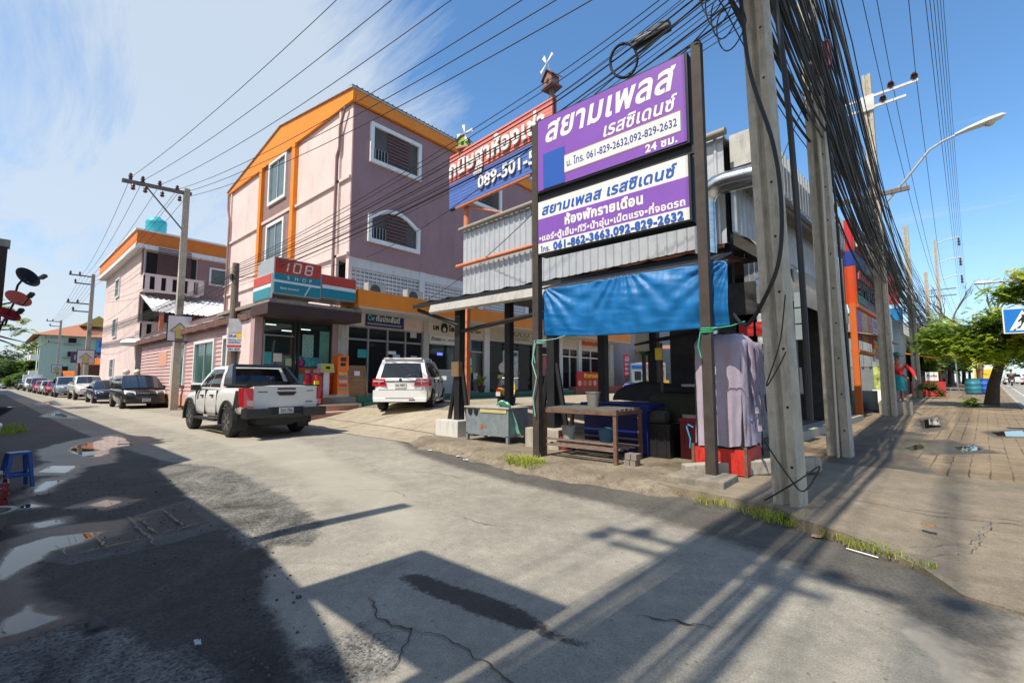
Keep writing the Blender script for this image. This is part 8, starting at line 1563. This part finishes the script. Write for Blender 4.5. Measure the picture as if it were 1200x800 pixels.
tufts('verge_grass', [(-18 - k * .35, .4 + .12 * (k % 3), 0, .4, 170, .12) for k in range(9)], [LEAF[1], LEAF[1], LEAF[2], LEAF[0]], .1, 'patch of short green grass at the left edge of the lane')
r_ = random.Random(5)
m = MB()
for k in range(900):
 x = r_.uniform(-9, -1.9); y = r_.uniform(-.8, 1.9 if x < -5 else 1.25 + (-2 - x) * .2); s_ = r_.uniform(.003, .009) * (1.7 if r_.random() < .04 else 1)
 if winding(V((x, y)), [[V(q) for q in p] for p in WETP]) != 0: continue
 m.hexa([V((x, y, .0)) + V((a * s_ * r_.uniform(.6, 1.1), b_ * s_ * r_.uniform(.6, 1.1), c * s_)) for c in (0, 1.1) for a, b_ in ((-1, -1), (1, -1), (1, 1), (-1, 1))])
o = m.build('loose_gravel', pm('gravel_grey', (.09, .083, .072), .9, var=.4, scale=30)); tag(o, 'loose gravel chips scattered over the shaded broken asphalt', 'gravel', None, 'stuff')
for i, (x, y, z, sx, sy, c, lb) in enumerate(((.06, 5.62, .107, .05, .035, (.35, .16, .07), 'dry brown leaf on the cement pavement'), (-.70, 4.96, .01, .04, .04, (.3, .2, .15), 'curled dry leaf on the dark kerb asphalt'), (-5.95, 5.62, .01, .05, .03, (.6, .58, .55), 'white scrap of litter by the weeds'), (-6.35, 5.8, .01, .04, .04, (.62, .6, .57), 'white crumpled paper on the road edge'), (-2.95, .83, .0, .025, .012, (.6, .6, .6), 'white scrap on the shaded gravel'), (-3.6, .5, .0, .05, .04, (.09, .085, .075), 'grey stone lying on the shaded gravel'), (-7.3, 5.9, .01, .04, .03, (.6, .58, .55), 'small white litter near the footing block'))):
 m = MB(); m.grid(lambda u, v_: V((x + sx * (u - .5) * 2, y + sy * (v_ - .5) * 2, z + .012 + .02 * noise.noise((u * 3 + i, v_ * 3, i)) + (.04 * (1 - (2 * u - 1) ** 2) * (1 - (2 * v_ - 1) ** 2) if 'stone' in lb else 0))), 6, 6); single(m, 'stone' if 'stone' in lb else 'litter' if 'leaf' not in lb else 'dry_leaf', pm('lit%d' % i, c, .8, var=.2), lb, 'stone' if 'stone' in lb else 'litter', (x, y, z), sol=.003, smooth=180)
m = MB(); m.tube([(-.47, 4.76, .02), (-.26, 4.68, .02)], .006, 5); single(m, 'stick', WHITE, 'thin white stick lying along the kerb weeds', 'stick', (-.37, 4.72, .01))
# ================================================= FURTHER ALONG THE MAIN ROAD
for x, y, c, lb, top in ((3.23, 43.5, (.03, .20, .26), 'faded turquoise drum beside the pavement tree', 1), (3.80, 43.9, (.01, .09, .42), 'deep blue drum right beside the tree trunk', 1)):
 t = thing('drum', lb, 'bin', (x, y, .55), 0, None); m = MB(); m.lathe([(.34, 0), (.4, .05), (.4, .3), (.42, .33), (.4, .36), (.4, .62), (.42, .65), (.4, .68), (.38, .95)], n=20); m.build('barrel', pm('drum%.2f' % c[2], c, .5, var=.2), t, smooth=40); m = MB(); m.lathe([(.39, .95), (.41, .96), (.41, 1.0), (.36, 1.0)], n=20); m.build('rim', pm('drum%.2f' % c[2], c, .5), t, smooth=40)
t = thing('bus_shelter', 'small brown roofed bus shelter beyond the drums', 'shelter', (3.0, 50, .6)); m = MB(); m.hexa([(-1.3, -1.4, 2.5), (1.3, -1.4, 2.75), (1.3, 1.6, 2.75), (-1.3, 1.6, 2.5), (-1.3, -1.4, 2.58), (1.3, -1.4, 2.85), (1.3, 1.6, 2.85), (-1.3, 1.6, 2.58)]); m.build('roof', BROWN, t)
for a in (-1.1, 1.1):
 for b_ in (-1.2, 1.4): m = MB(); m.box(a - .05, a + .05, b_ - .05, b_ + .05, 0, 2.6); m.build('post', pm('shelter_red', (.3, .1, .06), .6, var=.1), t)
m = MB(); m.box(-1.1, 1.1, .8, 1.2, .4, .46); m.build('bench', WOODW, t)
t = thing('railing', 'low grey railing across the pavement before the shelter', 'railing', (1.6, 45, .5)); m = MB(); m.box(-1.6, 1.5, -.05, .05, .0, .12); m.box(-1.6, 1.5, -.03, .03, .35, .42); m.build('rail', STEEL, t)
m = MB()
for k in range(8): m.box(-1.58 + k * .43, -1.53 + k * .43, -.02, .02, .12, .35)
m.build('bars', STEEL, t)
t = thing('stall_table', 'red draped street stall with a white notice on the pavement', 'stall', (.9, 39.5, .45)); m = MB(); m.box(-.8, .8, -.5, .5, .0, .9); m.build('drape', pm('stall_red', (.45, .03, .03), .7, var=.3, scale=4), t, bevel=.04); m = MB(); m.box(-.1, .5, -.3, -.26, .95, 1.5); m.build('notice', WHITE, t); m = MB(); text(m, 'ข้าวต้ม', (-.04, -.305, 1.2), FX, FZ, width=.48, bold=.04); m.build('lettering', BLACK, t)
m = MB(); crown_leaves(m, (0, 0, .55), .45, .45, .5, 120, .22, random.Random(8), light=0); t = thing('shrub', 'dark bushy plant standing on the pavement before the red stall', 'shrub', (1.0, 36.5, .45)); m.build('foliage', [LEAF[2], LEAF[2], LEAF[2], pm('leaf_maroon', (.05, .02, .025), .6)], t, norm=False)
sv = thing('silver_building', 'grey sheet clad building with vertical pipes beyond the stacked signs', 'building', Mw(-3.5, 24, 0), -MA); m = MB(); m.box(-4, 3.2, 0, 7, 0, 5.4); m.build('wall', pm('sheet_grey', (.22, .235, .24), .5, .3, var=.15), sv); m = MB(); m.corrug((-1.5, -.02, 2.2), (1, 0, 0), (0, 0, 1), 4.7, 3.1, .35, .08); m.build('ribbed_cladding', pm('sheet_grey_light', (.30, .32, .33), .45, .3, var=.15), sv)
m = MB(); m.tube([(3.3, -.1, .2), (3.3, -.1, 5.2)], .08, 8); m.build('drainpipe', pm('pipe_aqua', (.2, .36, .38), .5), sv); m = MB(); m.box(2.4, 3.19, -.05, -.021, .9, 2.2); m.build('poster', pm('poster_green_yellow', (.4, .45, .12), .5, var=.9, scale=3), sv); m = MB(); m.box(2.3, 3.2, -.06, -.021, 0, .9); m.build('base_tiles', WHITE, sv)
t = thing('shop_sign', 'square red sign with a white letter on the grey clad building', 'sign', Mw(-.85, 25, 5.45), -MA); m = MB(); m.box(-1.1, 1.0, -.06, .06, .35, 2.2); m.build('panel', pm('pink_red', (.6, .06, .07), .4, var=.04), t); m = MB(); text(m, 'ก', (-.1, -.07, .75), FX, FZ, height=.95, bold=.08, align='c'); m.build('lettering', SWHITE, t); m = MB(); text(m, 'h', (-1.0, -.07, .75), FX, FZ, height=.8, bold=.06); m.build('lettering', SWHITE, t); m = MB(); m.box(-.95, -.85, -.05, .05, -.05, .35); m.box(.75, .85, -.05, .05, -.05, .35); m.build('stand', STEEL, t)
t = thing('shop_sign', 'small blue sign with white marks under the square red sign', 'sign', Mw(-.5, 24.2, 4.75), -MA); m = MB(); m.box(-.8, .85, -.2, -.14, 0, .7); m.build('panel', pm('sign_skyblue', (.02, .2, .5), .4, var=.05), t); m = MB(); text(m, '2', (-.55, -.21, .15), FX, FZ, height=.4, bold=.06); m.build('lettering', SWHITE, t); m = MB(); text(m, 'ชม.', (-.05, -.21, .2), FX, FZ, height=.22, bold=.04); m.build('lettering', SWHITE, t)
t = thing('shop_sign', 'little red sign with white letters above the bus shelter', 'sign', (3.2, 56, 3.6)); m = MB(); m.box(-.55, .55, -.05, .05, 0, 1.1); m.build('panel', pm('pink_red', (.6, .06, .07), .4, var=.04), t); m = MB(); text(m, 'or', (0, -.06, .35), FX, FZ, height=.35, bold=.06, align='c'); m.build('lettering', SWHITE, t); m = MB(); m.box(-.05, .05, -.04, .04, -3, 0); m.build('post', STEEL, t)
cols_ = [(.42, .36, .3), (.3, .32, .33), (.45, .3, .25), (.35, .38, .36), (.5, .46, .4), (.28, .25, .24)]
yy = 33.
for i in range(6):
 h = (4.2, 5.5, 4.6, 7, 6, 8)[i]; L_ = (7, 8, 7, 12, 16, 24)[i]; t = thing('shophouse', ('beige', 'grey', 'pinkish', 'pale green', 'cream', 'brown')[i] + ' shophouse along the main road, ' + ('first', 'second', 'third', 'fourth', 'fifth', 'last')[i] + ' beyond the grey building', 'shophouse', Mw(-4, yy, 0), -MA)
 m = MB(); m.box(-4, 3.4, 0, L_, 0, h + .6); m.build('wall', pm('shop%d' % i, cols_[i], .8, var=.1, grime=.3), t); m = MB(); m.box(3.41, 3.44, .4, L_ - .4, .5, 3.2); m.build('shutter', pm('shutter_dark', (.06, .05, .045), .7, var=.2), t); m = MB(); m.hexa([(3.45, .1, 3.3), (5.0, .1, 2.9), (5.0, L_ - .1, 2.9), (3.45, L_ - .1, 3.3), (3.45, .1, 3.36), (5.0, .1, 2.96), (5.0, L_ - .1, 2.96), (3.45, L_ - .1, 3.36)]); m.build('awning', (ORANGE, GREEN, CREAM, SBLUE, RED, CREAM)[i], t); yy += L_ + .3
for i, (x, y, h, L_, c) in enumerate(((20, 60, 7, 22, (.4, .38, .35)), (20, 90, 9, 26, (.33, .36, .38)), (19.5, 125, 6, 40, (.45, .4, .33)))):
 t = thing('shophouse', ('cream', 'bluish', 'tan')[i] + ' block on the far side of the main road', 'building', Mw(x, y, 0), -MA); m = MB(); m.box(0, 10, 0, L_, 0, h); m.build('wall', pm('far%d' % i, c, .8, var=.1), t)
 for k in range(int(L_ / 4)): m = MB(); m.box(-.03, 0, 1 + k * 4, 3.4 + k * 4, h - 2.8, h - 1.2); m.build('window', BGLASS, t)
simple_car('sedan', 'white taxi like saloon driving away far down the main road', ('white4', (.7, .7, .7)), (10.0, 85.5, .9), 85, 'sedan')
simple_car('sedan', 'green and orange saloon further down the main road', ('taxi_green', (.02, .3, .12)), (12.5, 110, .9), 85, 'sedan'); simple_car('suv', 'dark SUV coming along the far lane of the main road', ('darkgrey', (.05, .05, .055)), (17, 98, .9), -95, 'suv')
tr = thing('delivery_truck', 'white box truck with a yellow tail panel stopped by the kerb', 'truck', (6.6, 74, .88), R(85)); m = MB(); m.box(-3.0, 1.2, -1.0, 1.0, .9, 3.0); m.build('box_body', WHITE, tr, bevel=.03); m = MB(); m.box(-3.03, -3.002, -.9, .9, .75, 1.75); m.build('tail_panel', YEL, tr); m = MB(); m.box(1.3, 2.9, -.95, .95, .5, 2.2); m.build('cab', WHITE, tr, bevel=.12); m = MB(); m.box(-3.0, 2.6, -.8, .8, .5, .9); m.build('chassis', BLACK, tr)
for s in (-1, 1): m = MB(); m.box(-3.05, -3.0, s * .8 - .12, s * .8 + .12, .55, .72); m.build('tail_light', TAIL, tr)
for x in (-1.8, 1.9):
 for s in (-1, 1): wheel(tr, x, s * .85, .42, .28, ALU)
b1 = bike('motorcycle', 'dark motorcycle with a rider seen from behind on the main road', (7.6, 66, .9), R(85), ('dark', (.03, .03, .035))); person('rider in dark shirt on the further motorcycle', (7.58, 65.85, .74), R(85), 'ride', (.04, .045, .06))
b2 = bike('motorcycle', 'motorcycle with an orange vested rider at the right edge', (6.9, 51.5, .6), R(85), ('red', (.3, .02, .02))); person('rider in an orange vest on the motorcycle at the right edge', (6.88, 51.35, .44), R(85), 'ride', (.75, .3, .02))
bike('motorcycle', 'dark red motorcycle parked on the pavement by the shelter', (2.0, 53, .62), R(60), ('maroon', (.2, .02, .02))); bike('motorcycle', 'black motorcycle parked on the pavement behind the stall', (1.5, 56, .65), R(70), ('black2', (.02, .02, .022)))
# ================================================= FAR END OF THE LANE
gb = thing('apartment_building', 'pale green apartment block with a brick red hipped roof and blue banner', 'building', (-118, 11, 0)); m = MB(); m.box(-134, -111, 5.6, 19, 0, 9.3); m.build('wall', pm('pale_green', (.42, .52, .42), .8, var=.08, grime=.15), gb, True)
m = MB(); zr, ze = 12.4, 9.2; A_ = [(-135, 4.6, ze), (-110, 4.6, ze), (-110, 20, ze), (-135, 20, ze)]; r0, r1 = (-128, 12, zr), (-117, 12, zr)
m.face([m.b.verts.new(p) for p in (A_[0], A_[1], r1, r0)]); m.face([m.b.verts.new(p) for p in (A_[1], A_[2], r1)]); m.face([m.b.verts.new(p) for p in (A_[2], A_[3], r0, r1)]); m.face([m.b.verts.new(p) for p in (A_[3], A_[0], r0)]); rf = m.build('roof', pm('roof_brick', (.40, .16, .09), .8, var=.2), gb, True)
m = MB(); m.prism([(10.5, 11.4), (15.5, 11.4), (13, 13.4)], (-113, 0, 0), (0, 1, 0), (0, 0, 1), (-6, 0, 0)); sub(m, 'dormer', pm('dormer_yellow', (.5, .38, .08), .7, var=.1), rf, gb)
for y, z in ((9, 8), (9, 5.6), (8.2, 3)): m = MB(); m.box(-110.99, -110.95, y, y + 1.0, z, z + .9); m.build('window', DARK, gb, True); m = MB(); m.box(-110.95, -110.2, y - .6, y + 1.6, z - .2, z); m.build('air_conditioner_ledge', pm('ledge_grey', (.3, .3, .28), .7), gb, True)
m = MB(); m.box(-110.99, -110.9, 12.6, 18.4, 4.6, 8.8); bn_ = m.build('banner', pm('banner_blue', (.12, .30, .55), .5, var=.35, scale=.6), gb, True); m = MB(); text(m, 'ห้องพัก', (-110.88, 13.0, 7.5), GY_, GZ_, width=5, bold=.03); sub(m, 'lettering', SBLUE, bn_, gb); m = MB(); text(m, 'รายวัน รายเดือน', (-110.88, 13.0, 6.2), GY_, GZ_, width=5, bold=.03); sub(m, 'lettering', SBLUE, bn_, gb)
for z in (2.2, 5.0):
 for x in (-133, -127, -121, -115): m = MB(); m.box(x, x + 3.4, 4.6, 5.6, z, z + .9); m.build('balcony', WHITE, gb, True); m = MB(); m.box(x + .4, x + 3, 5.57, 5.59, z + .9, z + 2.5); m.build('window', DARK, gb, True)
for i, (x, y0, y1, z, lb) in enumerate(((-62, 6.3, 9.5, 3.7, 'orange street awning nearest the pink block'), (-70, 6.6, 9.6, 3.5, 'orange street awning second from the pink block'), (-84, 6.4, 13, 2.7, 'long low orange awning before the green building'))):
 t = thing('awning', lb, 'awning', (x, (y0 + y1) / 2, 0)); m = MB(); m.grid(lambda u, v_: V((x + 2.6 * u, y0 + (y1 - y0) * v_, z - .75 * u * u)), 8, 2); m.build('canopy', pm('awning_orange', (.8, .24, .03), .7, var=.1), t, True, sol=.03)
 for y in (y0 + .1, y1 - .1): m = MB(); m.box(x + 2.3, x + 2.4, y - .05, y + .05, 0, z - .6); m.build('post', BROWN, t, True)
 m = MB(); m.box(x - 2.5, x, y0, y1, 0, z); m.build('shop_wall', pm('dim_shop', (.12, .09, .08), .9, var=.4), t, True)
t = thing('round_sign', 'round brown and white shop sign low before the green building', 'sign', (-92, 9.2, 1.8)); m = MB(); m.lathe([(.9, -.05), (.9, .05)], (0, 0, .9), 'x', 20); m.build('disc', pm('disc_brown', (.3, .08, .06), .6, var=.4, scale=2), t); m = MB(); m.box(-.04, .04, -.06, .06, -1.8, .1); m.build('stand', BLACK, t)
t = thing('street_sign', 'dark purple plate sign on the wooden pole before the green building', 'sign', (-77.7, 8.2, 3.6)); m = MB(); m.box(-.05, .05, -1.6, 1.6, 0, 1.4); m.build('plate', pm('plate_purple', (.10, .05, .08), .5, var=.1), t); m = MB(); text(m, 'หอพัก', (.06, -1.3, .4), GY_, GZ_, width=2.6, bold=.04); m.build('lettering', pm('letters_grey', (.4, .35, .38), .5, var=0), t)
t = thing('gate_lamps', 'pair of white globe lamps on the gate piers beside the black people carrier', 'gate', (-37.2, 6.0, 0)); m = MB()
for y in (5.75, 6.3): q = MB(); q.box(-37.4, -37.1, y - .12, y + .12, 0, 1.75); q.build('pier', PINK, t, True); q = MB(); q.lathe([(.02, 1.76), (.15, 1.82), (.2, 1.95), (.15, 2.08), (.02, 2.14)], (-37.25, y, 0), n=14); q.build('globe_lamp', pm('globe_white', (.7, .66, .55), .4, var=0), t, True, smooth=60)
# low houses and walls that close the horizon left and right
for i, (x, y, w_, d, h, c) in enumerate(((-160, -6, 8, 30, 6, (.35, .33, .3)), (-85, 16, 30, 8, 5.5, (.4, .34, .3)))):
 m = MB(); m.box(x - w_ / 2, x + w_ / 2, y - d / 2, y + d / 2, 0, h); single(m, 'house', pm('far_house%d' % i, c, .85, var=.12), ('plain grey house closing the end of the lane behind the trees', 'plain low building behind the orange awnings')[i], 'house', (x, y, 0))
# ================================================= ACROSS THE LANE, BEHIND THE VIEWPOINT (they throw the foreground shade)
tanE = tan(R(SUN_EL))
def eave(ys, y0): return (ys - y0) * tanE
bh = thing('shophouse_row', 'long shophouse row on the near side of the lane behind the viewpoint', 'building', (-30, -8, 0)); Y_E = -1.3
prof = [(-1.6, 1.02), (-2.06, 1.18), (-2.58, 1.34), (-3.23, 1.49), (-4.6, 1.66), (-7.1, 1.72), (-9.4, 1.9), (-9.9, 2.5), (-23, 2.52), (-40, 2.5), (-70, 2.3), (-100, 2.2)]
m = MB()
for (xa, sa), (xb, sb2) in zip(prof, prof[1:]):
 za, zb_ = eave(sa, Y_E), eave(sb2, Y_E)
 m.hexa([(xa, Y_E, za - .12), (xb, Y_E, zb_ - .12), (xb, -5, zb_ + .9), (xa, -5, za + .9), (xa, Y_E, za), (xb, Y_E, zb_), (xb, -5, zb_ + 1.05), (xa, -5, za + 1.05)])
m.build('roof', pm('roof_brown', (.2, .12, .09), .8, var=.2), bh, True); m = MB(); m.box(-100, -1.7, -12, -3.6, 0, 4.3); m.build('wall', pm('row_wall', (.45, .38, .3), .85, var=.1, grime=.3), bh, True)
for k in range(12): m = MB(); m.box(-5.4 - k * 8, -2.4 - k * 8, -3.598, -3.56, 0, 2.7); m.build('shutter', pm('shutter_dark', (.06, .05, .045), .7, var=.2), bh, True)
for k in range(13): m = MB(); m.box(-2.1 - k * 8, -1.95 - k * 8, -1.55, -1.4, 0, eave(1.15, Y_E) - .25); m.build('post', BROWN, bh, True)
m = MB(); m.box(-4.72, -4.52, Y_E - .02, Y_E + .1, 3.4, eave(3.15, Y_E)); m.build('flue', STEEL, bh, True)
bd = thing('signboard', 'square signboard on one post behind the viewpoint', 'sign', (-2.55, -1.0, 0)); m = MB(); m.box(-3.33, -1.84, -1.03, -.97, eave(1.5, -1), eave(2.45, -1)); m.build('panel', PURP, bd, True); m = MB(); m.box(-2.0, -1.88, -1.15, -1.04, 0, eave(2.4, -1)); m.build('post', POSTW, bd, True)
